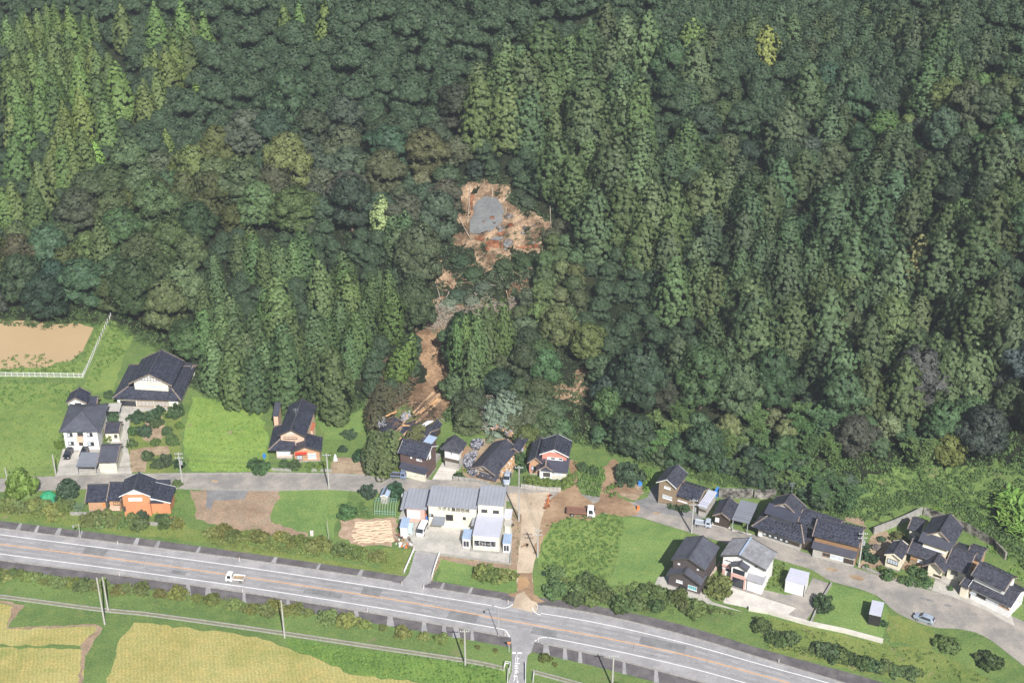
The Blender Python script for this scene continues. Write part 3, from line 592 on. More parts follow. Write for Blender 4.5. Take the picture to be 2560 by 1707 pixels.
def to_mesh(o):
    bpy.context.view_layer.update(); me = bpy.data.meshes.new_from_object(o.evaluated_get(bpy.context.evaluated_depsgraph_get()))
    n = bpy.data.objects.new(o.name + '_', me); COL.objects.link(n); n.location, n.rotation_euler, n.scale = o.location, o.rotation_euler, o.scale
    if o.parent: n.parent = o.parent; n.matrix_parent_inverse = o.matrix_parent_inverse.copy()
    for k in o.keys(): n[k] = o[k]
    nm = o.name; bpy.data.objects.remove(o); n.name = nm.split('.')[0]; return n
for ch, p in (('止', (1300, 880)), ('ま', (1285, 1110)), ('れ', (1270, 1345))):
    q = at(*cL(*p)); to_mesh(lettering('road_lettering', ch, (q.x, q.y, .044), 1.35, 'white_line', (0, 0, R(2)), .75, 2.3, kind='structure', off=.02))
YC = cline(YEL, 8)
for off in (.95, 2.35, -.95, -2.35):
    P = []
    for i, q in enumerate(YC):
        d = (YC[min(i + 1, len(YC) - 1)] - YC[max(i - 1, 0)]).normalized(); P.append(q + Vector((-d.y, d.x, 0)) * off)
    band('wheel_track', P, .62, 'asphalt_worn', .034, 0)
for x, o, w_, l_ in ((210, -12, 2.2, 5), (760, 11, 1.6, 8), (905, -11, 2.4, 4), (1120, 12, 2.6, 6), (1600, -14, 2.2, 9), (1330, 13, 2.0, 5), (430, 12, 1.2, 3)):
    y0 = np.interp(x, [q[0] for q in YEL], [q[1] for q in YEL]); a = at(x, y0 + o); y1 = np.interp(x + 40, [q[0] for q in YEL], [q[1] for q in YEL]); d = (at(x + 40, y1 + o) - a).normalized()
    band('road_patch', [a, a + d * l_], w_, 'asphalt_patch', .0355, 0)
# cracks sealed and open on the main road
mb = MB(); rn = random.Random(3)
ymid = lambda x, o: np.interp(x, [p[0] for p in YEL], [p[1] for p in YEL]) + o
for k in range(150):
    x = rn.uniform(0, 2000); o = rn.choice((-17, -13, -9, 9, 13, 17)) + rn.uniform(-1, 1); p = at(x, ymid(x, o)); p2 = at(x + 30, ymid(x + 30, o)); d = (p2 - p).normalized()
    if rn.random() < .22: d = Vector((d.y * .5 + .5, d.x + .9, 0)).normalized()
    P = [Vector((p.x, p.y, .037))]
    for j in range(rn.randint(4, 9)): P.append(P[-1] + d * rn.uniform(.2, .45) + Vector((rn.uniform(-.1, .1), rn.uniform(-.16, .16), 0)))
    for a, b in zip(P[:-1], P[1:]):
        n = Vector((-(b - a).y, (b - a).x, 0)).normalized() * rn.uniform(.012, .03); mb.face([a - n, b - n, b + n, a + n])
tag(mb.build('road_cracks', M['crack']), kind='stuff')
# water channels along the paddies
for line in ([(-200, 1465), (0, 1491), (84, 1502), (226, 1521), (300, 1529), (381, 1537), (640, 1573), (900, 1612), (1166, 1652), (1258, 1671)], [(1332, 1679), (1400, 1697), (1600, 1752)]):
    P = G(line); 
    for off, nm in ((-.42, 'channel_wall'), (.42, 'channel_wall')):
        band(nm, [p + Vector((0, off, 0)) for p in P], .15, 'kerb', 0, 5, thick=.22)
    band('channel_water', P, .64, 'water_mud', .06, 5)
# manholes and damp patches of the street
for f, x, y, r in ((cB, 382, 1030, .95), (cB, 576, 1014, .3), (cB, 1558, 1000, .35), (cA, 608, 1212, .35), (cE, 1125, 606, .9), (cE, 1148, 598, .35), (cF, 960, 990, .4), (cF, 1320, 1085, 1.3), (cF, 1578, 1170, 1.6), (cG, 705, 1140, .9), (cG, 770, 1160, .7), (cG, 945, 1210, .8), (cG, 1232, 1298, .4)):
    p = at(*f(x, y)); mb = MB(); rr = random.Random(int(x))
    mb.face([(p.x + r * math.cos(t) * rr.uniform(.8, 1.1), p.y + r * .55 * math.sin(t) * rr.uniform(.8, 1.1) - r * .25 * math.cos(t), .046) for t in np.linspace(0, 2 * math.pi, 17)[:-1]])
    tag(mb.build('damp_patch', M['garden_soil' if r > .5 and f is not cG else 'dark_asphalt']), kind='structure')
drape('slope_grass', [(1600, 1160), (1760, 1160), (1900, 1170), (2060, 1220), (2160, 1190), (2300, 1130), (2600, 1150), (2700, 1480), (2600, 1440), (2480, 1370), (2400, 1300), (2320, 1262), (2200, 1290), (2080, 1305), (1960, 1255), (1870, 1228), (1750, 1205), (1660, 1180)], 'turf', .1, 1.0, 1.2, .02)
# slide: bare ground on the hill
drape('slide_scar', pl(cS, (560, 330), (680, 290), (860, 270), (1000, 320), (1130, 330), (1080, 460), (1200, 580), (1420, 640), (1560, 740), (1530, 900), (1420, 1020), (1180, 1000), (960, 1120), (840, 1180), (730, 1140), (720, 980), (520, 930), (490, 700), (540, 560), (590, 470)), 'pale_soil', .15)
drape('slide_scar', pl(cS, (400, 1040), (480, 1130), (560, 1300), (520, 1380), (420, 1330), (310, 1230), (300, 1120)), 'pale_soil', .15)
drape('slide_track', pl(cT, (420, 30), (800, 10), (1000, 40), (1340, 60), (1360, 200), (1200, 330), (800, 330), (600, 330), (480, 200)), 'slide_soil', .16)
drape('slide_track', pl(cT, (490, 300), (800, 280), (800, 900), (700, 900), (620, 650), (500, 560)), 'slide_soil', .2)
drape('slide_track', pl(cT, (500, 60), (700, 20), (800, 100), (780, 260), (600, 330), (640, 600), (720, 680), (790, 850), (760, 960), (690, 1010), (560, 960), (420, 930), (360, 860), (450, 760), (560, 740), (520, 600), (500, 400), (560, 300), (480, 180)), 'slide_soil', .2)
drape('slide_track', pl(cS, (1100, 1280), (1250, 1240), (1300, 1300), (1350, 1500), (1250, 1568), (1100, 1520), (1050, 1380)), 'slide_soil', .18)
drape('slide_scar', pl(cT, (1650, 760), (1740, 750), (1790, 780), (1830, 640), (1900, 590), (1960, 620), (1900, 760), (2045, 870), (2060, 930), (1960, 960), (1800, 920), (1640, 880)), 'pale_soil', .2)
drape('clay_smear', pl(cS, (760, 480), (860, 440), (960, 470), (1010, 530), (1030, 600), (1025, 690), (960, 750), (900, 800), (680, 820), (670, 700), (720, 620), (710, 560)), 'clay', .55, .4, .5, .02)
for q in (((700, 830), (800, 830), (850, 870), (800, 900), (740, 890)), ((820, 900), (900, 850), (1050, 900), (1100, 950), (960, 970), (860, 940)), ((1120, 920), (1250, 930), (1420, 920), (1400, 960), (1250, 980), (1120, 950)), ((930, 820), (990, 760), (1050, 820), (1000, 840)), ((690, 420), (740, 420), (720, 560), (700, 640), (675, 630)), ((1040, 700), (1110, 700), (1130, 750), (1060, 760))):
    drape('iron_stain', pl(cS, *q), 'red_soil', .5, .35, .4, .06)
drape('clay_smear', pl(cS, (860, 860), (1000, 840), (1040, 870), (960, 900), (900, 890)), 'clay', .6, .4, .3, .05)

# ------------------------------------------------------------------ foliage
def rnd_dirs(n, rng):
    v = rng.normal(size=(n, 3)); return v / np.linalg.norm(v, axis=1, keepdims=True)
def leaf_tris(P, Nn, size, rng, aspect=1.0):
    """one small leaf spray (a triangle) at each point, facing roughly its normal"""
    n = len(P); a = np.cross(Nn, rnd_dirs(n, rng)); a /= np.linalg.norm(a, axis=1, keepdims=True) + 1e-9
    b = np.cross(Nn, a); s = (size * rng.uniform(.7, 1.3, n))[:, None] if np.isscalar(size) else (size * rng.uniform(.7, 1.3, n))[:, None]
    V = np.stack([P + a * s * .6 - b * s * .35 * aspect, P - a * s * .6 - b * s * .35 * aspect, P + b * s * .75 * aspect], 1)
    return V
class Foliage:
    def __init__(s, seed): s.rng = np.random.default_rng(seed); s.V = []; s.T = []
    def add(s, V, tone): s.V.append(V.reshape(-1, 3)); s.T.append(np.repeat(tone, 3, 0))
    def clumps(s, C, r, out, m, size, jit=.55, flat=.8, droop=0.0, ow=.75, form=0.0):
        """C centres, r radii, out outward unit vectors; m sprays on the outer half of every clump"""
        n = len(C); rng = s.rng; k = n * m
        u = rnd_dirs(k, rng); o = np.repeat(out, m, 0); u = u + o * ow; u /= np.linalg.norm(u, axis=1, keepdims=True)
        rr = np.repeat(r, m)[:, None]
        P = np.repeat(C, m, 0) + u * rr * rng.uniform(.72, 1.08, (k, 1)) * np.array([1, 1, flat])
        if droop: P[:, 2] -= droop * rng.random(k) * rr[:, 0]
        N_ = u * (1 - .5 * form) + o * form + rnd_dirs(k, rng) * jit; N_ /= np.linalg.norm(N_, axis=1, keepdims=True)
        ct = np.repeat(rng.random((n, 1)), m, 0)                       # every clump has its own tone
        tone = np.clip(.5 + (ct - .5) * .45 + rng.normal(0, .13, (k, 1)), 0, 1)
        hue = np.clip(np.repeat(rng.random((n, 1)) ** 2, m, 0) * .8 + rng.normal(0, .08, (k, 1)), 0, 1)
        s.add(leaf_tris(P, N_, size, rng), np.concatenate([tone, hue, np.zeros((k, 1)), np.ones((k, 1))], 1))
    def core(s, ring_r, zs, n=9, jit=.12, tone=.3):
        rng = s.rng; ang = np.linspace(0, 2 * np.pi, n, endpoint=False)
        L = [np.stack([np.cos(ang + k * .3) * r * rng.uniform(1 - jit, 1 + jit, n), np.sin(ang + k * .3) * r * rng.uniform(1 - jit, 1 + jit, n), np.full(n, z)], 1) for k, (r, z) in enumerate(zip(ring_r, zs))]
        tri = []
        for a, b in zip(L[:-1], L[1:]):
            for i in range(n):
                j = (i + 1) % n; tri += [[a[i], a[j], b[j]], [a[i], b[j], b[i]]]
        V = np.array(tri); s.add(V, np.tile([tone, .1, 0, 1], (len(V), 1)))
    def mesh(s, name, m):
        V = np.concatenate(s.V); T = np.concatenate(s.T).astype(np.float32)
        me = np_mesh(name, V, np.arange(len(V)).reshape(-1, 3), [m], False)
        ca = me.color_attributes.new('tone', 'FLOAT_COLOR', 'POINT'); ca.data.foreach_set('color', T.ravel()); return me
def cedar_mesh(seed, R_, H_, taper, ragged=.12, nmul=1.0, size=.25, cr=(.4, .7)):
    f = Foliage(seed); rng = f.rng; z0 = .05 * H_
    prof = lambda t: R_ * np.clip((1 - t) * taper, 0, 1) ** (.62 if taper > 1.5 else .8) * np.clip(.78 + t * 1.4, 0, 1)
    t = rng.random(9000); keep = rng.random(9000) < (prof(t) + .25) / (R_ + .25); t = t[keep][:int((R_ * H_) * 7.5 * nmul)]
    n = len(t); az = rng.random(n) * 2 * np.pi
    ph = rng.random(3) * 6; r = prof(t) * (1 + ragged * np.sin(az * 3 + ph[0] + t * 7) + rng.normal(0, ragged * .6, n))
    C = np.stack([r * np.cos(az), r * np.sin(az), z0 + t * (H_ - z0)], 1)
    out = np.stack([np.cos(az), np.sin(az), .35 + .5 * t], 1); out /= np.linalg.norm(out, axis=1, keepdims=True)
    f.clumps(C, rng.uniform(cr[0], cr[1], n) * (1 - .3 * t), out, 24, size, .34, .85, .25, 1.1, .9)
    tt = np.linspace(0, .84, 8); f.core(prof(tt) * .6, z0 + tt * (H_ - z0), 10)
    return f.mesh('cedar_crown', M['leaf'])
def broad_mesh(seed, R_, H_, size=.34, lobes=10, open_=0.0, cr=(.38, .7), dens=1.0):
    f = Foliage(seed); rng = f.rng; zc = H_ - R_ * .75
    L = [(np.array([0, 0, zc + R_ * .28]), R_ * .62)]
    for k in range(lobes):
        a = 2 * np.pi * k / lobes + rng.uniform(-.3, .3); q = rng.uniform(.45, .78) * R_
        L.append((np.array([q * np.cos(a), q * np.sin(a), zc + rng.uniform(-.35, .22) * R_]), R_ * rng.uniform(.26, .42)))
    for k in range(lobes // 2 + 2):
        a = 2 * np.pi * k / (lobes // 2 + 2) + .5; q = rng.uniform(.4, .6) * R_
        L.append((np.array([q * np.cos(a), q * np.sin(a), zc - rng.uniform(.55, .85) * R_]), R_ * rng.uniform(.3, .4)))
    for c, r in L:
        n = int(r * r * 12 * dens * (1 - open_)); d = rnd_dirs(n * 2, rng); d = d[d[:, 2] > -.35][:n]
        C = c + d * r * rng.uniform(.86, 1.08, (len(d), 1)) * np.array([1, 1, .82])
        f.clumps(C, rng.uniform(cr[0], cr[1], len(d)), d, 20, size, .42, .75, 0, .75, .7)
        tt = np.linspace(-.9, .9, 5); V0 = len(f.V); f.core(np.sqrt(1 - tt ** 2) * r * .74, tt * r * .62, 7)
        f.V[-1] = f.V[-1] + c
    return f.mesh('broadleaf_crown', M['leaf'])
def bamboo_mesh(seed, H_):
    f = Foliage(seed); rng = f.rng
    for k in range(9):
        a = rng.random() * 6.28; b = rng.random() * 1.6; x0, y0 = b * np.cos(a), b * np.sin(a); ar = rng.random() * 6.28; h = H_ * rng.uniform(.7, 1.05); reach = rng.uniform(1.5, 3.8)
        t = np.linspace(.3, 1, 15); z = h * (t - .28 * t ** 4); q = reach * t ** 3
        C = np.stack([x0 + q * np.cos(ar), y0 + q * np.sin(ar), z], 1)
        n = 30; P = np.repeat(C, n, 0) + rng.normal(0, 1, (len(C) * n, 3)) * np.repeat((.72 * (1 - t) + .2)[:, None], n, 0) * np.array([1, 1, .45])
        N_ = rnd_dirs(len(P), rng) * .6 + np.array([0, 0, .9]); N_ /= np.linalg.norm(N_, axis=1, keepdims=True)
        tone = np.clip(rng.normal(.5, .14, (len(P), 1)), 0, 1)
        f.add(leaf_tris(P, N_, .30, rng, 1.9), np.concatenate([tone, rng.random((len(P), 1)) * .6, tone * 0, tone * 0 + 1], 1))
    return f.mesh('bamboo_foliage', M['leaf'])
def bush_mesh(seed, R_, H_, size=.22, tight=False):
    f = Foliage(seed); rng = f.rng
    n = int(46 if tight else 34); d = rnd_dirs(n * 3, rng); d = d[d[:, 2] > -.15][:n]; az = np.arctan2(d[:, 1], d[:, 0])
    k = (1 if tight else 1 + .22 * np.sin(az * 3 + seed) + rng.normal(0, .12, len(d)))
    C = d * np.array([R_, R_, H_ * .8]) * (k[:, None] if not tight else 1) * (.92 if tight else .8) + np.array([0, 0, H_ * .2])
    f.clumps(C, rng.uniform(.16, .26, len(d)) * (R_ / 1.0) * (1.0 if tight else 1.35), d, 26, size, .35 if tight else .8, .9)
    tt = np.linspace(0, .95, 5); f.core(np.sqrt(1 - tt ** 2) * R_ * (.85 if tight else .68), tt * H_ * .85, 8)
    return f.mesh('bush_foliage', M['leaf'])
def trunk_mesh(r, h, lean=0, branches=4, seed=0):
    rn = random.Random(seed); mb = MB(); mb.tube([(0, 0, -1.5), (0, 0, h * .4), (lean, 0, h)], [r * 1.3, r, r * .35], 7)
    for k in range(branches):
        a = rn.uniform(0, 6.28); z = h * rn.uniform(.45, .8); L = h * .22
        mb.tube([(0, 0, z), (math.cos(a) * L * .5, math.sin(a) * L * .5, z + L * .4), (math.cos(a) * L, math.sin(a) * L, z + L * .6)], [r * .45, r * .3, r * .1], 5)
    return mb.mesh('tree_trunk', M['bark'], True)
CEDAR = [cedar_mesh(10 + k, 3.3 + .25 * (k % 3), 18, (2.1, 2.7, 1.75, 2.4, 2.0)[k % 5], (.1, .15, .12, .18, .14)[k % 5]) for k in range(6)]
CONE = [cedar_mesh(40 + k, 3.1, 13, (1.25, 1.4, 1.15, 1.3)[k], .09) for k in range(4)]
RAGGED = [cedar_mesh(60 + k, 3.7, 16, (2.2, 1.7, 2.7, 2.0, 1.6)[k], .19, .9, .27, (.42, .8)) for k in range(5)]
BROAD = [broad_mesh(80 + k, 5.0, 10.5, lobes=9 + k % 3) for k in range(6)]
SMALLB = [broad_mesh(100 + k, 2.9, 5.8, lobes=6, size=.4, cr=(.35, .6), dens=1.5) for k in range(4)]
BAMBOO = [bamboo_mesh(120 + k, 9) for k in range(4)]
BUSH = [bush_mesh(140 + k, 1.0, 1.15) for k in range(5)]
TRUNK_C = trunk_mesh(.28, 9.5, 0, 0); TRUNK_B = [trunk_mesh(.26, 7.5, .3, 5, k) for k in range(3)]; TRUNK_S = trunk_mesh(.13, 3.8, .1, 3, 5)
BOOST = 1.0
BH = {m.name: max(v.co.z for v in m.vertices) for m in CEDAR + CONE + RAGGED}
def plant(name, label, cat, group, crown, trunk, p, sc, rz, col, tilt=(0, 0), crown_name='crown', zs=1.0, jit=.07, rn=random):
    t = empty(name, p, label, cat, group); t.rotation_euler = (tilt[0], tilt[1], rz); t.scale = (sc, sc, sc * zs)
    c = bpy.data.objects.new(crown_name, crown); COL.objects.link(c); c.parent = t
    v = 1 + rn.uniform(-jit, jit) * 2; c.color = (col[0] * v * rn.uniform(1 - jit, 1 + jit), col[1] * v, col[2] * v * rn.uniform(1 - jit, 1 + jit), 1)
    c.color = [min(q * k_, 1) for q, k_ in zip(c.color[:3], (.86, .93, .95))] + [1]
    if trunk: k = bpy.data.objects.new('trunk', trunk); COL.objects.link(k); k.parent = t
    return t
# ---- conifers, each where its tip stands in the photo: crop, list of (x, y, width in crop pixels)
fA, fB_, fC_, fD_, fE_, f4 = crop(0, 0, 2.613), crop(850, 0, 2.613), crop(1660, 0, 2.613), crop(0, 450, 2.613), crop(1660, 550, 2.613), crop(460, 500, 3.137)
LIST_A = [(30,95,80),(135,40,60),(165,85,70),(235,55,60),(295,20,60),(345,10,70),(310,120,80),(440,35,90),(545,70,70),(605,75,60),(110,135,65),(150,185,70),(110,215,80),(240,165,70),(335,165,90),(430,185,80),(370,70,60),(70,250,90),(85,300,90),(20,370,80),(125,400,90),(195,320,80),(260,325,90),(325,310,70),(370,365,90),(330,415,100),(460,315,70),(515,240,80),(585,255,90),(620,325,90),(690,315,100),(495,360,110),(745,395,150),(45,455,100),(85,515,120),(250,470,110),(325,515,120),(235,570,100),(620,485,120),(510,570,120),(400,650,110),(670,630,120),(55,700,90),(115,635,110),(75,860,120),(370,790,90),(340,890,90),(395,895,110),(440,830,90),(520,810,110),(465,925,110),(310,960,90),(240,1050,120),(200,1175,110),(10,1220,90),(60,1160,100),(950,335,80),(1000,310,80),(1075,290,120),(1140,130,90),(1130,250,90),(1115,180,70),(1210,200,100),(1255,95,80),(1320,75,90),(1220,130,80),(925,510,110),(1015,460,90),(1075,840,80),(780,10,100),(1000,5,110),(1180,0,130),(1850,20,80),(1950,0,80),(2115,5,100)]
LIST_B = [(905,390,130),(910,490,170),(1080,240,150),(1060,320,160),(1180,280,120),(1215,330,180),(1085,465,150),(1100,540,180),(1240,550,180),(1385,440,130),(1320,130,200),(1500,210,150),(1630,110,130),(1600,170,160),(1770,240,150),(1620,430,200),(1620,560,190),(1620,660,170),(1850,380,160),(1835,520,150),(1850,620,160),(1950,600,180),(1410,710,110),(1410,870,160),(1525,1000,160),(1635,900,120),(1730,800,130),(1800,880,200),(1950,950,170),(1665,1200,180),(1860,1160,190),(2050,1160,160),(2160,910,110),(2275,770,140),(1870,1370,120),(1980,1380,150),(2170,1370,150),(1870,80,150),(2010,60,150),(2305,110,130),(1740,0,120),(2170,1490,130),(340,1390,90),(420,1370,120),(365,1455,110),(1950,1500,120),(2190,1170,160),(2330,1180,120),(1975,800,180),(1960,480,160)]
LIST_C = [(290,60,70),(240,230,170),(330,160,110),(460,120,100),(590,90,110),(760,30,100),(850,80,110),(990,120,90),(1100,150,100),(1060,60,100),(1340,130,110),(1320,20,90),(1470,95,110),(1560,40,120),(1650,100,130),(1780,10,140),(1830,120,140),(1910,20,110),(1240,290,80),(1335,310,90),(970,240,90),(960,380,170),(1740,370,150),(1910,340,110),(2110,170,120),(2020,400,60),(820,650,180),(1100,680,130),(1185,670,100),(150,760,130),(470,540,70),(40,910,100),(190,590,90),(285,1070,170),(510,1010,100),(420,1060,120),(550,1160,120),(580,1240,140),(700,1150,140),(770,1020,150),(920,960,130),(1050,1030,120),(1130,1150,200),(1210,1100,100),(1480,820,130),(1540,900,200),(1320,970,120),(1400,1000,150),(1540,1060,190),(1370,1200,170),(1730,1030,150),(2210,820,180),(2170,1230,200),(1870,1320,150),(60,1160,150),(60,1370,140),(300,1380,130),(830,1385,130),(530,1370,140),(1110,1360,160),(1250,1465,120),(1440,1350,170),(1840,1450,130),(1640,1220,160),(2080,1380,200),(2000,1370,140),(20,1480,120),(700,1390,110)]
LIST_D = [(1390,475,90),(1545,340,90),(1630,300,90),(1645,350,100),(1715,430,90),(1790,380,90),(1820,410,100),(1910,390,100),(1970,310,120),(1805,610,150),(2080,515,130),(2140,600,100),(2235,460,110),(2235,545,110),(2270,600,130),(2045,830,130),(2125,850,110),(2215,760,100),(2080,925,100),(1310,680,90),(1320,830,110),(1420,765,100),(1440,880,130),(1510,800,140),(1490,725,120),(1600,980,120),(1650,850,120),(1720,690,90),(1520,930,130),(1880,870,130),(1840,920,130),(1850,1010,160),(2000,900,100),(2160,1090,170),(2060,1110,130),(1380,1020,130),(1500,1060,150),(1640,1090,140),(1720,1050,130),(640,250,120)]
LIST_4 = [(1410,780,130),(1345,860,150),(1290,1010,110),(1465,560,110),(1530,520,80),(1600,540,100)]
LIST_T = [(830,170,120),(900,140,110),(1000,90,140),(1085,20,150),(1220,5,140),(950,330,130)]
LIST_E = [(40,60,140),(75,230,160),(220,110,150),(250,220,150),(510,180,100),(640,100,120),(700,140,120),(820,140,160),(580,320,180),(430,370,120),(600,460,190),(470,550,110),(620,560,190),(860,470,190),(1100,430,190),(1060,270,130),(1250,30,220),(1230,320,120),(1390,350,130),(1300,420,130),(1230,530,150),(1370,610,180),(1540,160,180),(1850,30,180),(1530,420,200),(1690,480,110),(1650,700,160),(1600,880,180),(1920,410,130),(2080,430,170),(2230,300,140),(2300,560,200),(1190,780,170),(1040,760,140),(430,760,100),(510,880,120),(1360,930,150),(1790,730,120),(1900,780,180),(2050,790,180),(100,740,160),(340,300,140),(330,620,120),(980,120,150)]
placed = []                                                    # (x, y, radius) of every stem
GC = {}
rt = random.Random(11)
COV = []
def conifer(px, py, wpx, kinds, hfac, hlim, col, label, group, tilt=(0, 0), jit=.07, wmul=1.14):
    d = ray(px, py); p = onhill(px, py, 12); s = scale_at(p); wd = wpx / s * wmul
    for _ in range(2):
        hh = max(hlim[0], min(hlim[1], wd / wmul * hfac)) * rt.uniform(.94, 1.06); p = onhill(px, py, hh)
    me = rt.choice(kinds); baseR = 3.3; bh = BH[me.name]
    sc = wd / 2 / baseR; t = plant('cedar_tree', label, 'tree', group, me, TRUNK_C, p, sc, rt.uniform(0, 6.28), col, tilt, zs=hh / bh / sc, jit=max(jit, .15), rn=rt)
    placed.append((p.x, p.y, wd * .34)); return t
CA_, CB_, CC_ = (.118, .165, .05), (.085, .130, .048), (.070, .112, .050)
for L_, f, s_, kinds, hf, hl, col, lab, grp in (
    (LIST_A, fA, 2.613, CONE, 3.4, (10, 17), CA_, 'pointed light green cedar on the upper left hillside', 'pointed cedars of the upper left hillside'),
    (LIST_B, fB_, 2.613, CEDAR + RAGGED, 2.9, (13, 21), (.098, .138, .056), 'tall rounded green cedar above and right of the slide', 'cedars above and right of the slide'),
    (LIST_C, fC_, 2.613, RAGGED + CEDAR[:2], 2.7, (10, 19), (.078, .112, .052), 'dark green cedar in the upper right forest', 'cedars of the upper right forest'),
    (LIST_D, fD_, 2.613, CEDAR, 3.4, (14, 21), (.098, .145, .054), 'tall close-set cedar in the grove left of the slide', 'cedars of the grove left of the slide'),
    (LIST_4, f4, 3.137, CEDAR, 3.4, (14, 21), (.098, .145, .054), 'tall close-set cedar in the grove left of the slide', 'cedars of the grove left of the slide'),
    (LIST_T, cT, 3.408, CEDAR, 4.6, (19, 24), (.105, .155, .056), 'very tall cedar left standing in the slide', 'cedars left standing in the slide'),
    (LIST_E, fE_, 2.613, RAGGED + CEDAR[2:4], 2.9, (12, 20), (.096, .13, .057), 'ragged grey-green cedar on the right hillside', 'cedars of the right hillside')):
    for (x, y, wp) in L_: conifer(*f(x, y), wp / s_, kinds, hf, hl, col, lab, grp, wmul=1.5 if L_ is LIST_A else 1.14)
# leaning and odd ones
t = conifer(*f4(1590, 650), 45, CEDAR, 3.6, (17, 21), (.115, .165, .045), 'leaning cedar at the left edge of the slide, upper one', None, (0, R(14)))
t = conifer(*f4(1610, 975), 48, CEDAR, 3.6, (17, 21), (.115, .165, .045), 'leaning cedar beside the mud track, just above the fallen trees', None, (R(6), R(20)))
for f, x, y, wp, col, lab in ((fC_, 190, 110, 58, (.14, .18, .055), 'yellow-green cedar at the top right of the middle slope'), (fC_, 680, 160, 42, (.17, .205, .065), 'brightest yellow-green conifer on the upper right slope'),
                             (fA, 1275, 545, 28, (.2, .29, .06), 'slim bright green tree among dark crowns, upper left'), (fB_, 270, 1270, 40, (.25, .29, .11), 'pale yellow-green tree just left of the slide head'),
                             (fE_, 1690, 90, 50, (.21, .20, .075), 'straw-coloured pointed cedar on the right hillside'), (fA, 610, 920, 28, (.2, .29, .07), 'small bright green tree below the upper left cedars')):
    conifer(*f(x, y), wp, RAGGED, 2.9, (10, 19), col, lab, None)
# ---- broadleaf trees fill the rest
OPEN_PX = [pl(cS, (560, 300), (860, 250), (1000, 300), (1180, 380), (1250, 560), (1450, 600), (1580, 740), (1560, 900), (1440, 1050), (1400, 1300), (1300, 1500), (1000, 1568), (400, 1568), (250, 1400), (280, 1060), (480, 950), (490, 560)),
           pl(cT, (460, 60), (780, 20), (1380, 60), (1300, 340), (780, 340), (790, 900), (1000, 860), (1000, 960), (760, 1300), (200, 1300), (100, 1180), (330, 860), (480, 740), (480, 300)),
           pl(cT, (1600, 700), (1830, 570), (1990, 570), (2090, 860), (2120, 1120), (1600, 1120)),
           pl(cT, (780, 900), (2040, 1000), (1900, 1500), (700, 1500)),
           [(1500, 1150), (1640, 1188), (1760, 1210), (1870, 1232), (1960, 1262), (2080, 1295), (2150, 1245), (2260, 1180), (2400, 1200), (2600, 1240), (2600, 1700), (1450, 1300)],
           pl(cA, (740, 140), (900, 190), (1100, 190), (1290, 330), (1290, 700), (400, 700)), [(560, 960), (700, 980), (900, 960), (900, 1060), (400, 1100), (470, 900)]]
OPEN = [[onhill(*p)[:2] for p in q] for q in OPEN_PX]
CONZ_PX = [[(-80, -200), (190, -200), (240, 60), (330, 200), (340, 330), (250, 420), (130, 560), (-80, 620)], [(480, 640), (560, 540), (770, 560), (960, 520), (1020, 700), (1060, 980), (480, 980)],
           [(1190, 120), (1500, 0), (1720, 300), (1760, 720), (1480, 700), (1270, 500), (1180, 330)], [(1440, 560), (2650, 560), (2650, 860), (2300, 900), (1900, 960), (1600, 930), (1400, 740)]]
CONZ2_PX = [[(1700, -200), (2650, -200), (2650, 560), (1700, 560)]]
def tree_colour(px, py, rn):
    u = rn.random()
    if px < 760:
        if 270 < px < 620 and py > 430: pal = [(.105, .125, .044), (.092, .108, .042), (.085, .11, .042), (.066, .10, .043)]
        elif 450 < px < 650 and 370 < py < 520: pal = [(.15, .19, .05), (.11, .13, .05)]
        elif py > 700: pal = [(.045, .075, .042), (.05, .085, .042), (.07, .075, .05)]
        else: pal = [(.060, .092, .048), (.07, .088, .052), (.082, .088, .05), (.06, .1, .046), (.082, .118, .046), (.096, .122, .048)]
    elif px < 1180 and py < 560: pal = [(.085, .088, .058), (.078, .084, .056), (.068, .09, .052), (.062, .1, .055), (.09, .102, .056)]
    elif 1330 < px < 1560 and 520 < py < 900: pal = [(.085, .112, .045), (.092, .122, .047)]
    elif px > 2050 and py > 850: pal = [(.06, .065, .055), (.125, .14, .045), (.075, .11, .045), (.065, .09, .05)]
    else: pal = [(.055, .086, .046), (.06, .098, .046), (.072, .095, .05), (.062, .08, .052), (.088, .122, .048), (.068, .108, .05)]
    return rn.choice(pal)
def project(X, Y, Z):
    d = Y * CP + (CAMH - Z) * SP; v = (Y * SP - (CAMH - Z) * CP)
    return 1280 + FPX * X / d, 853.5 - FPX * v / d
def lum(c): return sum(c)
spots = []
rf = random.Random(23)
grid = {}
def near(x, y, r):
    gx_, gy_ = int(x // 8), int(y // 8)
    for i in range(gx_ - 1, gx_ + 2):
        for j in range(gy_ - 1, gy_ + 2):
            for (a, b, q) in grid.get((i, j), ()):
                if (a - x) ** 2 + (b - y) ** 2 < (r + q) ** 2: return True
    return False
for (x, y, r) in placed: grid.setdefault((int(x // 8), int(y // 8)), []).append((x, y, r))
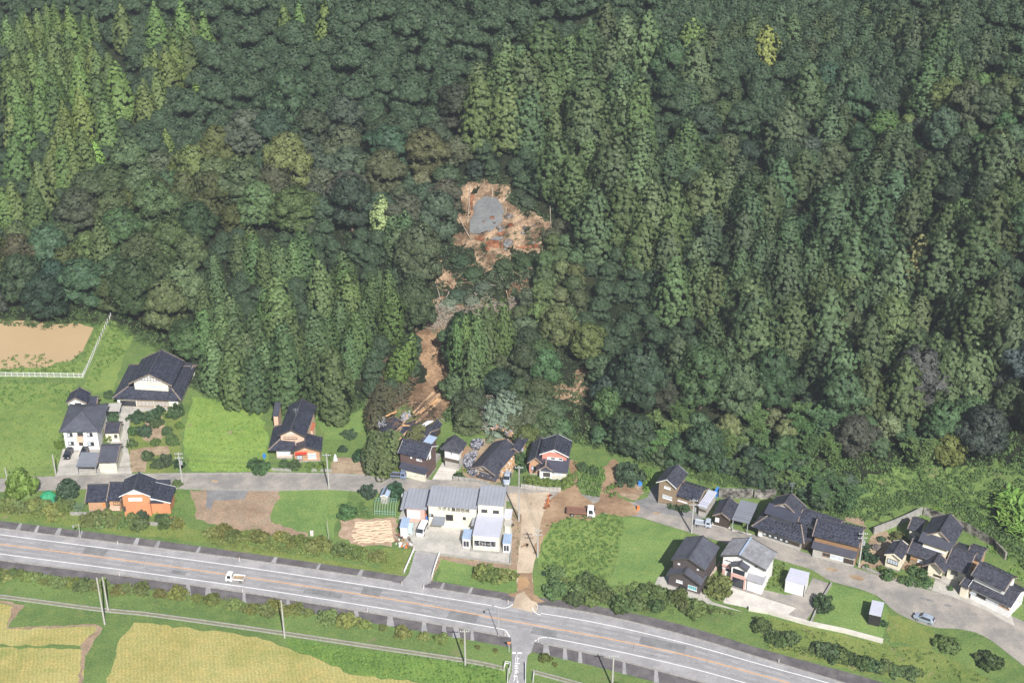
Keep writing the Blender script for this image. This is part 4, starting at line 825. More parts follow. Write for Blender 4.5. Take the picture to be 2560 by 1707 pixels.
for k in range(60000):
    X = rf.uniform(-215, 215); Y = rf.uniform(285, 600)
    if Y < np.interp(X, FX, FY) + 1.5: continue
    Z = H1(X, Y); px, py = project(X, Y, Z + 6)
    if not (-60 < px < 2620 and -150 < py < 1400): continue
    r = rf.choice((2.9, 3.8, 3.8, 4.5)) if k < 42000 else rf.choice((1.7, 2.5))
    zi = next((i for i, q in enumerate(CONZ_PX) if inpoly(px, py, q)), None)
    if zi is not None:
        if zi and rf.random() < .55: continue
        r = 2.05 + zi * .01
    elif any(inpoly(px, py, q) for q in CONZ2_PX): r = rf.choice((1.7, 2.5, 3.1))
    if 1450 < px < 2330 and py > 1010: r = rf.choice((2.2, 2.3, 2.2, 2.3, 3.1))
    if 1080 < px < 1345 and 790 < py < 1020: r = rf.choice((1.7, 2.5))
    if 1250 < px < 1450 and 560 < py < 800: r = rf.choice((1.7, 2.0))
    if 1345 <= px < 1570 and 860 < py < 1040: r = 2.5
    if near(X, Y, r * .86): continue
    if any(inpoly(X, Y, q) for q in OPEN): continue
    grid.setdefault((int(X // 8), int(Y // 8)), []).append((X, Y, r)); spots.append((X, Y, Z, r, px, py))
spots.sort(key=lambda s: (-(s[5] > 20), s[1] - s[3] * 8))
print('broadleaf', len(spots), 'conifers', len(placed))
def blabel(px, py):
    if py < 420: return ('left', 'middle', 'right')[min(2, int(px // 860))], 'upper'
    return ('left', 'middle', 'right')[min(2, int(px // 860))], 'lower'
NB = 290
bam = [s for s in spots if 2.15 < s[3] < 2.35 and 1450 < s[4] < 2330 and s[5] > 1010]; spots = [s for s in spots if s not in bam]
young = [s for s in spots if 2.04 < s[3] < 2.09]; spots = [s for s in spots if not 2.04 < s[3] < 2.09]
for k, (X, Y, Z, r, px, py) in enumerate(spots[:NB]):
    a, b = blabel(px, py); col = tree_colour(px, py, rf)
    tn = 'yellow-green' if col[0] > .1 and col[1] > .12 else 'brownish green' if col[0] > col[1] * .93 else 'dark green'
    where = f'{b} {a} part of the wooded hill'; big = r > 2
    lab = f"{'broad' if big else 'small'} {tn} leafy tree, {b} {a} of the wooded hill"
    me = rf.choice(BROAD) if big else rf.choice(SMALLB); sc = (r / 3.8 * 1.15) if big else r / 1.7 * .85
    plant('broadleaf_tree', lab, 'tree', f'{tn} {"broad" if big else "small"} trees, {where}', me, rf.choice(TRUNK_B) if big else TRUNK_S, (X, Y, Z), sc, rf.uniform(0, 6.28), col, zs=rf.uniform(.8, 1.3), jit=.18, rn=rf)
for k, (X, Y, Z, r, px, py) in enumerate(bam):
    if rf.random() < .6: plant('bamboo_clump', 'clump of arching green bamboo above the houses', 'bamboo', 'bamboo clumps of the lower right slope', rf.choice(BAMBOO), None, (X, Y, Z), rf.uniform(.8, 1.2), rf.uniform(0, 6.28), rf.choice(((.10, .165, .055), (.085, .145, .06), (.12, .175, .06))), crown_name='foliage', jit=.1, rn=rf)
    else: plant('young_tree', 'small bushy green tree among the bamboo', 'tree', 'small trees among the bamboo', rf.choice(SMALLB), TRUNK_S, (X, Y, Z), rf.uniform(.7, 1.1), rf.uniform(0, 6.28), rf.choice(((.07, .115, .055), (.095, .14, .055), (.14, .15, .07), (.065, .1, .06))), jit=.12, rn=rf)
# the farther ones: one mass of real trees on points
rest = spots[NB:] + young
pal = [(.058, .09, .048), (.074, .088, .05), (.056, .096, .046), (.084, .118, .046), (.068, .106, .048)]
pcol = bpy.data.collections.new('forest_kinds'); 
protos = []
for i, c in enumerate(pal):
    mm = leafmat('leaf_far', (c[0] * .86, c[1] * .93, c[2] * .95))
    for me in (BROAD[i], SMALLB[i % 4]):
        m2 = me.copy(); m2.materials.clear(); m2.materials.append(mm); o = bpy.data.objects.new('far_crown', m2); pcol.objects.link(o); protos.append(o)
zone_kinds = []
for zi, (c, ms, hh) in enumerate(((CA_, CONE, 1.0), ((.088, .146, .046), CEDAR, .8), ((.092, .140, .052), CEDAR, .75), ((.088, .13, .052), RAGGED, .8))):
    mm = leafmat('leaf_young', (c[0] * .86, c[1] * .93, c[2] * .95)); ids = []
    for me in ms[:2]:
        m2 = me.copy(); m2.materials.clear(); m2.materials.append(mm); o = bpy.data.objects.new('young_cedar', m2); pcol.objects.link(o); ids.append(len(protos)); protos.append(o)
    zone_kinds.append(ids)
def far_kind(s):
    if 2.04 < s[3] < 2.09: return rf.choice(zone_kinds[int(round((s[3] - 2.05) * 100))])
    return rf.randrange(5) * 2 + (0 if s[3] > 2 else 1)
def far_size(s): return rf.uniform(.42, .62) if 2.04 < s[3] < 2.09 else s[3] / 3.8 * 1.15 if s[3] > 2 else s[3] / 1.7 * .85
pm = bpy.data.meshes.new('forest_mass'); pm.from_pydata([(s[0], s[1], s[2]) for s in rest], [], [])
at1 = pm.attributes.new('kind_index', 'INT', 'POINT'); at2 = pm.attributes.new('size', 'FLOAT', 'POINT'); at3 = pm.attributes.new('turn', 'FLOAT', 'POINT')
at1.data.foreach_set('value', [far_kind(s) for s in rest])
at2.data.foreach_set('value', [far_size(s) for s in rest]); at3.data.foreach_set('value', [rf.uniform(0, 6.28) for s in rest])
fo = bpy.data.objects.new('forest', pm); COL.objects.link(fo); tag(fo, 'trees beyond and between the ones counted singly', kind='stuff')
ng = bpy.data.node_groups.new('forest_nodes', 'GeometryNodeTree')
ng.interface.new_socket('Geometry', in_out='INPUT', socket_type='NodeSocketGeometry'); ng.interface.new_socket('Geometry', in_out='OUTPUT', socket_type='NodeSocketGeometry')
def GN(t, **k):
    n = ng.nodes.new(t)
    for a, b in k.items(): setattr(n, a, b)
    return n
gi, go = GN('NodeGroupInput'), GN('NodeGroupOutput'); ip = GN('GeometryNodeInstanceOnPoints'); ip.inputs['Pick Instance'].default_value = True
jg = GN('GeometryNodeGeometryToInstance')
for o in protos:
    oi = GN('GeometryNodeObjectInfo'); oi.inputs[0].default_value = o; oi.inputs['As Instance'].default_value = True
    ng.links.new(oi.outputs['Geometry'], jg.inputs[0])
def attr(nm, dt): n = GN('GeometryNodeInputNamedAttribute', data_type=dt); n.inputs[0].default_value = nm; return n.outputs[0]
cx_ = GN('ShaderNodeCombineXYZ'); ng.links.new(attr('turn', 'FLOAT'), cx_.inputs[2])
mp_ = GN('GeometryNodeMeshToPoints'); ng.links.new(gi.outputs[0], mp_.inputs[0]); ng.links.new(mp_.outputs[0], ip.inputs['Points'])
ji = GN('GeometryNodeJoinGeometry')
for l in list(jg.inputs[0].links): ng.links.new(l.from_socket, ji.inputs[0])
ng.links.new(ji.outputs[0], ip.inputs['Instance']); ng.nodes.remove(jg)
ng.links.new(attr('kind_index', 'INT'), ip.inputs['Instance Index']); ng.links.new(attr('size', 'FLOAT'), ip.inputs['Scale']); ng.links.new(cx_.outputs[0], ip.inputs['Rotation'])
ng.links.new(ip.outputs[0], go.inputs[0])
fo.modifiers.new('forest', 'NODES').node_group = ng

# ---- low growth: kudzu, weeds, scrub, one mass per stretch
TOE = [onhill(*p)[:2] for p in pl(cT, (500, 330), (790, 300), (790, 850), (765, 960), (690, 1010), (560, 1000), (300, 1000), (330, 880), (450, 760), (560, 740), (520, 600))]
def cover(name, poly_px, dens, r, colour, size=.2, m=14, flat=.8, label=None, jit=.8, flatland=False, seed=1, poly=None, avoid=None, blades=False):
    poly = poly or [(at(*p) if flatland else onhill(*p))[:2] for p in poly_px]
    A = np.array([(p[0], p[1]) for p in poly]); f = Foliage(seed); rng = f.rng
    area = (A[:, 0].max() - A[:, 0].min()) * (A[:, 1].max() - A[:, 1].min()); n = int(area * dens)
    X = rng.uniform(A[:, 0].min(), A[:, 0].max(), n); Y = rng.uniform(A[:, 1].min(), A[:, 1].max(), n); ok = inpoly(X, Y, A)
    if avoid is not None: ok &= ~avoid(X, Y)
    if name in ('foot_scrub', 'edge_scrub', 'undergrowth'): ok &= ~inpoly(X, Y, TOE)
    X, Y = X[ok], Y[ok]; rr = rng.uniform(r[0], r[1], len(X)); Z = height(X, Y)
    C = np.stack([X, Y, Z + rr * .25], 1); out = np.tile([0, 0, 1.0], (len(X), 1))
    f.clumps(C, rr, out, m, size, jit, flat if not blades else 1.6)
    o = bpy.data.objects.new(name, f.mesh(name, M['leaf'])); COL.objects.link(o); o.color = (*colour, 1)
    return tag(o, label, kind='stuff')
SCARS = [[onhill(*p)[:2] for p in q] for q in (pl(cS, (560, 330), (680, 290), (860, 270), (1000, 320), (1130, 330), (1080, 460), (1200, 580), (1420, 640), (1560, 740), (1530, 900), (1420, 1020), (1180, 1000), (960, 1120), (840, 1180), (730, 1140), (720, 980), (520, 930), (490, 700)),
    pl(cS, (400, 1040), (480, 1130), (560, 1300), (520, 1380), (420, 1330), (310, 1230), (300, 1120)))]
cover('undergrowth', pl(cS, (300, 900), (420, 560), (560, 260), (900, 200), (1250, 260), (1500, 500), (1700, 700), (1600, 1000), (1450, 1300), (1350, 1568), (1000, 1568), (200, 1568), (150, 1200)), .25, (.5, 1.2), (.06, .09, .045), .4, 20, seed=3, avoid=lambda X, Y: sum(inpoly(X, Y, q) for q in SCARS) > 0)
cover('foot_scrub', [(450, 860), (500, 900), (700, 930), (900, 930), (1000, 900), (1100, 880), (1300, 880), (1500, 960), (1600, 1100), (1400, 1110), (1300, 1095), (1160, 1070), (1060, 1020), (900, 1020), (850, 1040), (650, 1025), (560, 1015), (470, 960)], .30, (.5, 1.3), (.075, .115, .045), .4, 20, seed=4)
cover('kudzu_slope', [(1560, 1120), (1620, 1080), (1900, 1060), (2100, 1100), (2300, 1080), (2600, 1080), (2700, 1450), (2600, 1430), (2480, 1360), (2400, 1290), (2320, 1255), (2200, 1285), (2080, 1300), (1960, 1250), (1870, 1225), (1750, 1200), (1660, 1180)], 1.2, (.35, .9), (.09, .155, .05), .3, 16, seed=5)
cover('kudzu_slope', pl(crop(1900, 1050, 3.5636), (1450, 760), (1700, 640), (1950, 700), (2100, 900), (2352, 1250), (2352, 1500), (2000, 1120), (1820, 950), (1640, 850)), .6, (.25, .5), (.14, .25, .05), .28, 16, seed=6)
cover('weeds', pl(cE, (110, 720), (300, 650), (560, 610), (720, 615), (800, 660), (820, 760), (750, 1000), (690, 1200), (620, 1260), (350, 1230), (60, 1120), (40, 1000)), 2.2, (.2, .45), (.115, .2, .055), .22, 11, flatland=True, seed=7)
cover('pond_weeds', pl(cA, (-400, 445), (0, 395), (100, 350), (300, 345), (380, 380), (330, 420), (420, 400), (540, 340), (610, 240), (650, 150), (735, 120), (560, 470), (-400, 462)), .8, (.3, .6), (.11, .19, .05), .26, 10, flatland=True, seed=8)
cover('bank_weeds', pl(cA, (770, 110), (900, 200), (840, 330), (700, 460), (640, 560), (590, 560), (620, 440), (720, 200)), .9, (.3, .6), (.11, .2, .045), .26, 10, flatland=True, seed=9)
cover('bank_weeds', pl(cA, (-300, 510), (300, 505), (510, 520), (500, 600), (440, 680), (200, 660), (0, 720), (-300, 720)), .7, (.2, .45), (.10, .20, .045), .24, 10, flatland=True, seed=10)
cover('bank_weeds', pl(cP, (2120, 350), (2330, 380), (2352, 560), (2300, 800), (2050, 830), (1960, 760), (2150, 560)), .8, (.3, .6), (.11, .22, .045), .24, 10, flatland=True, seed=11)
cover('lot_weeds', pl(cB, (0, 1050), (70, 1080), (200, 1200), (210, 1330), (0, 1420)), .7, (.2, .45), (.11, .22, .045), .22, 10, flatland=True, seed=12)
cover('corner_growth', pl(cN, (750, 640), (1240, 700), (1250, 1000), (1180, 1180), (1000, 1200), (860, 1100), (760, 900)), 1.1, (.4, .9), (.11, .19, .05), .3, 16, flatland=True, seed=13)
cover('reeds', pl(cN, (1290, 1000), (1450, 1010), (1430, 1200), (1240, 1210)), 2.2, (.3, .5), (.11, .2, .045), .26, 14, flatland=True, seed=14, blades=True)
cover('corner_growth', pl(cN, (1900, 700), (2050, 720), (2040, 900), (1900, 1180), (1850, 900)), 1.2, (.4, .8), (.11, .2, .04), .28, 14, flatland=True, seed=15)
cover('garden_growth', pl(cD, (-330, 250), (-150, 230), (-90, 350), (-230, 350), (-330, 330)), 1.3, (.3, .7), (.10, .18, .06), .26, 14, flatland=True, seed=16)
cover('yard_crop', pl(cF, (700, 1000), (890, 1060), (840, 1150), (820, 1330), (640, 1270), (440, 1200), (460, 1180), (640, 1220)), 1.6, (.3, .55), (.14, .2, .05), .22, 14, flatland=True, seed=17, blades=True)
cover('yard_crop', pl(cF, (80, 1080), (180, 1120), (290, 1170), (270, 1280), (200, 1420), (20, 1370), (20, 1250)), 1.8, (.5, .9), (.15, .17, .055), .24, 16, flatland=True, seed=18, blades=True)

def near_edge(poly, wd):
    A = np.array([(p[0], p[1]) for p in poly])
    def f(X, Y):
        best = np.full(X.shape, 1e9)
        for i in range(len(A)):
            a, b = A[i], A[(i + 1) % len(A)]; d = b - a; t = np.clip(((X - a[0]) * d[0] + (Y - a[1]) * d[1]) / (d @ d + 1e-9), 0, 1); best = np.minimum(best, np.hypot(X - a[0] - t * d[0], Y - a[1] - t * d[1]))
        return best > wd
    return f
for i, q in enumerate(SCARS): cover('scar_edge_scrub', None, 1.4, (.3, .8), (.06, .09, .045), .26, 20, seed=30 + i, poly=[(q[k][0] + (1.5 if q[k][0] > SCAR.x else -1.5), q[k][1]) for k in range(len(q))], avoid=near_edge(q, 1.1))
edge = FOOT[1:-1]
cover('edge_scrub', [(x, y + 12) for x, y in edge] + [(x, y - 38) for x, y in edge[::-1]], .7, (.5, 1.2), (.075, .125, .045), .3, 18, seed=40)
cover('field_weeds', [(480, 992), (560, 1000), (640, 1012), (668, 1080), (668, 1160), (600, 1180), (480, 1178), (462, 1120), (470, 1040)], .9, (.15, .35), (.19, .29, .06), .2, 8, flatland=True, seed=41)
cover('meadow_weeds', [(-100, 965), (195, 958), (168, 1000), (150, 1085), (139, 1192), (-100, 1196)], .5, (.15, .32), (.14, .25, .06), .2, 7, flatland=True, seed=42)
cover('verge_weeds', pl(cA, (-60, 1355), (480, 1400), (1130, 1470), (1380, 1530), (1800, 1560), (1800, 1600), (1380, 1590), (520, 1490), (-60, 1420)) , .7, (.15, .4), (.16, .22, .06), .22, 8, flatland=True, seed=43)
cover('verge_weeds', pl(cK, (0, 1000), (1050, 1235), (1500, 1280), (2100, 1560), (1300, 1540), (0, 1250)), .5, (.2, .5), (.13, .19, .055), .24, 9, flatland=True, seed=44)
cover('verge_weeds', pl(cJ, (0, 150), (300, 190), (800, 260), (1500, 370), (1650, 480), (1620, 560), (800, 440), (0, 330)), .6, (.2, .45), (.15, .21, .055), .24, 9, flatland=True, seed=45)
cover('verge_weeds', pl(cI, (0, 560), (1000, 700), (2350, 880), (2350, 960), (1000, 830), (0, 700)), .5, (.15, .35), (.13, .21, .055), .22, 8, flatland=True, seed=46)
cover('tall_grass', pl(cJ, (560, 1170), (2350, 1410), (2580, 1440), (2570, 1600), (1900, 1560), (1160, 1470), (860, 1335), (600, 1235)), 1.5, (.2, .35), (.13, .23, .055), .24, 8, flatland=True, seed=47, blades=True)
cover('rubble_weeds', pl(cD, (975, 300), (1030, 320), (1025, 520), (1000, 680), (975, 500)), .8, (.15, .4), (.17, .19, .09), .2, 9, flatland=True, seed=48)

cover('roadside_scrub', [(x, np.interp(x, [q[0] for q in SOUT], [q[1] for q in SOUT]) + 2) for x in range(-60, 760, 40)] + [(x, np.interp(x, [q[0] for q in SOUT], [q[1] for q in SOUT]) + 24) for x in range(740, -80, -40)], .9, (.35, .9), (.15, .185, .06), .24, 14, flatland=True, seed=50)
cover('roadside_scrub', pl(cJ, (-150, 160), (300, 230), (1000, 320), (1500, 380), (1520, 470), (1000, 430), (0, 330), (-150, 320)), 1.3, (.4, 1.0), (.16, .19, .055), .24, 15, flatland=True, seed=51)
cover('roadside_scrub', pl(cP, (0, 600), (600, 600), (900, 660), (880, 780), (500, 780), (100, 740), (0, 720)), 1.3, (.4, 1.0), (.15, .185, .055), .24, 15, flatland=True, seed=52)
cover('roadside_scrub', pl(cP, (1050, 760), (1250, 760), (1500, 780), (1850, 830), (1850, 940), (1400, 920), (1100, 860)), 1.3, (.4, 1.0), (.13, .165, .055), .24, 15, flatland=True, seed=53)
cover('roadside_scrub', pl(cE, (110, 1150), (300, 1200), (600, 1260), (1100, 1260), (1450, 1420), (1700, 1500), (1900, 1560), (1000, 1540), (500, 1440), (130, 1340)), 1.1, (.4, 1.0), (.12, .155, .055), .24, 15, flatland=True, seed=54)
cover('roadside_scrub', pl(cK, (-60, 1020), (160, 1130), (400, 1230), (900, 1380), (1400, 1450), (1500, 1540), (900, 1470), (300, 1300), (-60, 1200)), .8, (.4, .9), (.11, .15, .055), .24, 15, flatland=True, seed=55)

cover('torn_foliage', pl(cS, (180, 1250), (420, 1400), (700, 1180), (1000, 1100), (1350, 1080), (1400, 1240), (1150, 1300), (1000, 1568), (250, 1700), (150, 1500)), .55, (.4, 1.1), (.13, .155, .10), .26, 22, seed=60)
cover('torn_foliage', pl(cT, (40, 900), (260, 780), (420, 900), (330, 960), (200, 960), (60, 1100)), .6, (.4, 1.0), (.10, .115, .055), .26, 20, seed=61)

cover('undergrowth', [(1100, 640), (1350, 560), (1600, 560), (1720, 900), (1520, 1020), (1330, 1010), (1250, 860)], .4, (.5, 1.3), (.055, .085, .042), .3, 20, seed=62)
cover('undergrowth', [(440, 600), (1000, 480), (1100, 560), (1050, 700), (980, 900), (900, 960), (480, 960)], .3, (.5, 1.3), (.055, .085, .042), .3, 18, seed=63)
cover('torn_foliage', pl(cT, (480, 100), (760, 60), (800, 300), (640, 330), (560, 300)), .6, (.4, 1.0), (.12, .14, .09), .26, 22, seed=64)

# front rank of bamboo and bushes along the foot of the right-hand slope
rb = random.Random(77)
for x in range(1530, 2120, 21):
    for back in (9, 34, 60):
        xx = x + rb.uniform(-9, 9); fy = np.interp(xx, [q[0] for q in FOOT], [q[1] for q in FOOT]) - back - (14 if 1660 < xx < 1860 else 0)
        p = onhill(xx, fy)
        if near(p.x, p.y, 1.0) and back > 20: continue
        if rb.random() < .62: plant('bamboo_clump', 'clump of arching green bamboo above the houses', 'bamboo', 'bamboo clumps of the lower right slope', rb.choice(BAMBOO), None, p, rb.uniform(.6, 1.0), rb.uniform(0, 6.28), rb.choice(((.085, .145, .052), (.075, .125, .052), (.10, .155, .055))), crown_name='foliage', jit=.12, rn=rb)
        else: plant('young_tree', 'small bushy green tree among the bamboo', 'tree', 'small trees among the bamboo', rb.choice(SMALLB), TRUNK_S, p, rb.uniform(.6, 1.0), rb.uniform(0, 6.28), rb.choice(((.06, .10, .05), (.08, .12, .05), (.055, .085, .05))), jit=.12, rn=rb)

# ------------------------------------------------------------------ houses
UP = Vector((0, 0, 1))
class Frame: pass
def frame(A, B, depth, ze, yaw=None):
    """a rectangle at height ze whose front edge runs from A to B in the photo, going back by depth"""
    a, b = at(*A, ze), at(*B, ze)
    fr = Frame(); d = b - a; fr.W = d.length
    if yaw is not None:
        ex = Vector((math.cos(yaw), math.sin(yaw), 0)); fr.W = d.dot(ex); mid = (a + b) / 2; a = mid - ex * fr.W / 2
    else: ex = d.normalized()
    fr.ex = ex; fr.ey = Vector((-ex.y, ex.x, 0)); fr.D = depth; fr.o = Vector((a.x, a.y, 0)); fr.ze = ze; fr.zb = 0.0
    fr.P = lambda u, v, z: fr.o + fr.ex * u + fr.ey * v + UP * z
    return fr
def sub(fr, u0, v0, W, D, ze):
    f = Frame(); f.ex, f.ey = fr.ex, fr.ey; f.o = fr.P(u0, v0, 0); f.W, f.D, f.ze = W, D, ze; f.P = lambda u, v, z: f.o + f.ex * u + f.ey * v + UP * z
    return f
class House:
    def __init__(s, name, p, label, cat='house', group=None):
        s.root = empty(name, (p.x, p.y, 0), label, cat, group)
    def part(s, mb, name, mats, parent=None, smooth=False): return mb.build(name, mats, parent or s.root, smooth)
    def panel(s, mb, e0, e1, t1, t0, th=.13):
        """one roof plane: eave e0-e1, top t0-t1, as a slab with tile coordinates in metres"""
        e0, e1, t0, t1 = map(Vector, (e0, e1, t0, t1)); eu = (e1 - e0).normalized(); n = eu.cross((t0 - e0) if (t0 - e0).length > .01 else (t1 - e0)).normalized()
        if n.z < 0: n = -n
        vv = n.cross(eu); 
        if vv.z < 0: vv = -vv
        q = [e0, e1, t1, t0]
        if (t1 - t0).length < .02: q = [e0, e1, t1]
        uv = [((p - e0).dot(eu), (p - e0).dot(vv)) for p in q]
        top = [p + n * th for p in q]
        if (top[1] - top[0]).cross(top[2] - top[0]).z < 0: top, uv2, q2 = top[::-1], uv[::-1], q[::-1]
        else: uv2, q2 = uv, q
        mb.face(top, 0, uv2); mb.face(q2[::-1], 1)
        k = len(q2)
        for i in range(k): mb.face([q2[i], q2[(i + 1) % k], top[(i + 1) % k], top[i]], 1)
        return n
    def guards(s, parent, planes, mt='glint', rows=(.8, 1.6), gap=1.2):
        """snow guards: rows of little upstands on the tiles"""
        mb = MB()
        for e0, e1, t1, t0, n in planes:
            e0, e1, t0, t1 = map(Vector, (e0, e1, t0, t1)); eu = (e1 - e0); L = eu.length; eu.normalize(); up = ((t0 + t1) / 2 - (e0 + e1) / 2); H = up.length; up.normalize()
            rr = 0
            for r in rows:
                if r > H - .3: break
                f = r / H; a, b = e0.lerp(t0, f), e1.lerp(t1, f); w_ = (b - a).length; k = int(w_ / gap); rr += 1
                for i in range(k):
                    p = a.lerp(b, (i + .5 + .25 * (rr % 2)) / (k + .3)) + n * .13
                    mb.box(p - eu * .05 - up * .03, eu * .1, up * .07, n * .07)
        if mb.f: s.part(mb, 'snow_guard', M[mt], parent)['kind'] = 'stuff'
    def ridge(s, parent, lines, wd=.32, hh=.22, mt='ridge', name='ridge'):
        for a, b in lines:
            a, b = Vector(a), Vector(b); d = b - a; sd = Vector((-d.y, d.x, 0)).normalized() * wd / 2; mb = MB(); u_ = d.normalized().cross(sd).normalized()
            if u_.z < 0: u_ = -u_
            mb.box(a - sd + u_ * .08, d, sd * 2, u_ * hh); s.part(mb, name, M[mt], parent)
    def gable(s, fr, rise, ax='d', ov=(.6, .7), roof='tile_black', wall='white_wall', ped=None, rows=(.8, 1.6, 2.4), gap=1.1, walls=True, zb=0, guard='glint', ridge='ridge', rf=.5, verge=None):
        W, D, z, P = fr.W, fr.D, fr.ze, fr.P; mb = MB(); fr.ax = ax; fr.ov = ov
        if ax == 'd':
            r0, r1 = P(W * rf, 0, z + rise), P(W * rf, D, z + rise)
            pls = [(P(0, D, z), P(0, 0, z), r0, r1), (P(W, 0, z), P(W, D, z), r1, r0)]
        else:
            r0, r1 = P(0, D * rf, z + rise), P(W, D * rf, z + rise)
            pls = [(P(0, 0, z), P(W, 0, z), r1, r0), (P(W, D, z), P(0, D, z), r0, r1)]
        gl = []
        for e0, e1, t1, t0 in pls: gl.append((e0, e1, t1, t0, s.panel(mb, e0, e1, t1, t0)))
        ro = s.part(mb, 'roof', [M[roof], M['frame_dark']])
        s.ridge(ro, [(r0 + UP * .05, r1 + UP * .05)], mt=ridge)
        if rows: s.guards(ro, gl, guard, rows, gap)
        s.verges(ro, pls, verge or 'flash')
        if walls:
            k = rise / (W * rf if ax == 'd' else D * rf); ou, ovv = ov if ax == 'd' else ov; mb = MB()
            if ax == 'd':
                k2 = rise / (W * (1 - rf)); prof = [(ou, zb), (W - ou, zb), (W - ou, z + k2 * ou - .06), (W * rf, z + rise - .08), (ou, z + k * ou - .06)]
                mb.prism([P(u, ovv, q) for u, q in prof], fr.ey * (D - 2 * ovv))
            else:
                k2 = rise / (D * (1 - rf)); prof = [(ovv, zb), (D - ovv, zb), (D - ovv, z + k2 * ovv - .06), (D * rf, z + rise - .08), (ovv, z + k * ovv - .06)]
                mb.prism([P(ou, v, q) for v, q in prof], fr.ex * (W - 2 * ou))
            s.part(mb, 'wall', M[wall])
            if ped and ax == 'd':
                mb = MB(); b0 = .12 * W; mb.prism([P(ou + .05, ovv - .05, z + k * ou - .08), P(W - ou - .05, ovv - .05, z + k2 * ou - .08), P(W * rf, ovv - .05, z + rise - .12)], fr.ey * .045); s.part(mb, 'gable_panel', M[ped])
        return ro, gl
    def verges(s, ro, pls, mt):
        for e0, e1, t1, t0 in pls:
            for a, b in ((e0, t0), (e1, t1)):
                a, b = Vector(a), Vector(b); d = b - a; sd = (Vector(e1) - Vector(e0)).normalized() * .09; mb = MB(); thin = .6 if mt == 'frame_white' else 1; sd = sd * thin; mb.box(a - sd - UP * .10 * thin, d, sd * 2, UP * .28 * (.75 if thin < 1 else 1)); s.part(mb, 'verge_board', M[mt], ro)
    def hip(s, fr, rise, rl=.3, ax='w', ov=(.6, .6), roof='tile_black', wall='white_wall', rows=(.8, 1.6), walls=True, zb=0, gap=1.2, ridge='ridge'):
        W, D, z, P = fr.W, fr.D, fr.ze, fr.P; mb = MB(); fr.ov = ov
        if ax == 'w': r0, r1 = P(W * (.5 - rl / 2), D / 2, z + rise), P(W * (.5 + rl / 2), D / 2, z + rise); pls = [(P(0, 0, z), P(W, 0, z), r1, r0), (P(W, 0, z), P(W, D, z), r1, r1), (P(W, D, z), P(0, D, z), r0, r1), (P(0, D, z), P(0, 0, z), r0, r0)]
        else: r0, r1 = P(W / 2, D * (.5 - rl / 2), z + rise), P(W / 2, D * (.5 + rl / 2), z + rise); pls = [(P(0, 0, z), P(W, 0, z), r0, r0), (P(W, 0, z), P(W, D, z), r1, r0), (P(W, D, z), P(0, D, z), r1, r1), (P(0, D, z), P(0, 0, z), r0, r1)]
        gl = [(a, b, c, d, s.panel(mb, a, b, c, d)) for a, b, c, d in pls]; ro = s.part(mb, 'roof', [M[roof], M['frame_dark']])
        lines = [(r0, r1)] if rl > 0 else []
        if ax == 'w': lines += [(P(0, 0, z), r0), (P(0, D, z), r0), (P(W, 0, z), r1), (P(W, D, z), r1)]
        else: lines += [(P(0, 0, z), r0), (P(W, 0, z), r0), (P(0, D, z), r1), (P(W, D, z), r1)]
        s.ridge(ro, [(a + UP * .05, b + UP * .05) for a, b in lines], .26, .16, ridge)
        if rows: s.guards(ro, gl, 'glint', rows, gap)
        if walls: s.box(fr, ov, zb, z + .05, wall)
        return ro
    def box(s, fr, ov, z0, z1, wall, name='wall'):
        mb = MB(); mb.box(fr.P(ov[0], ov[1], z0), fr.ex * (fr.W - 2 * ov[0]), fr.ey * (fr.D - 2 * ov[1]), UP * (z1 - z0)); fr.ov = ov
        return s.part(mb, name, M[wall])
    def skirt(s, fr, ins, rise, roof='tile_black', wall=None, ov=(.7, .7), rows=(.8, 1.6, 2.4), sides='flrb', gap=1.1):
        """a lower roof running round the storey above; ins = (left, front, right, back) widths"""
        W, D, z, P = fr.W, fr.D, fr.ze, fr.P; l, f, r, b = ins; I = [P(l, f, z + rise), P(W - r, f, z + rise), P(W - r, D - b, z + rise), P(l, D - b, z + rise)]
        O = [P(0, 0, z), P(W, 0, z), P(W, D, z), P(0, D, z)]; mb = MB(); gl = []
        for c, k in (('f', 0), ('r', 1), ('b', 2), ('l', 3)):
            if c in sides: a, b2, c2, d = O[k], O[(k + 1) % 4], I[(k + 1) % 4], I[k]; gl.append((a, b2, c2, d, s.panel(mb, a, b2, c2, d)))
        ro = s.part(mb, 'roof', [M[roof], M['frame_dark']]); s.ridge(ro, [(O[k] + UP * .05, I[k] + UP * .05) for k in range(4)], .24, .14, 'flash')
        if rows: s.guards(ro, gl, 'glint', rows, gap)
        if wall: s.box(fr, ov, 0, z + .06, wall)
        return ro
    def shed(s, fr, fall, roof='metal_grey', wall=None, ov=(.2, .2), th=.12, z0=0, ribs=None, ax='d', rname='roof'):
        """a single slope; fall = extra height at the back (ax d) or at the right (ax w)"""
        W, D, z, P = fr.W, fr.D, fr.ze, fr.P; mb = MB(); fr.ov = ov
        zz = (z, z, z + fall, z + fall) if ax == 'd' else (z, z + fall, z + fall, z)
        q = [P(0, 0, zz[0]), P(W, 0, zz[1]), P(W, D, zz[2]), P(0, D, zz[3])]; mb.prism(q, UP * th); ro = s.part(mb, rname, M[roof])
        if ribs:
            mb = MB(); k = int(W / ribs)
            for i in range(k + 1):
                u = min(W - .1, i * ribs); mb.prism([P(u, -.02, zz[0] + th), P(u + .16, -.02, zz[0] + th), P(u + .13, -.02, zz[0] + th + .12), P(u + .03, -.02, zz[0] + th + .12)], P(0, D + .04, zz[3]) - P(0, 0, zz[0]))
            o = s.part(mb, 'roof_rib', M[roof], ro); o['kind'] = 'stuff'
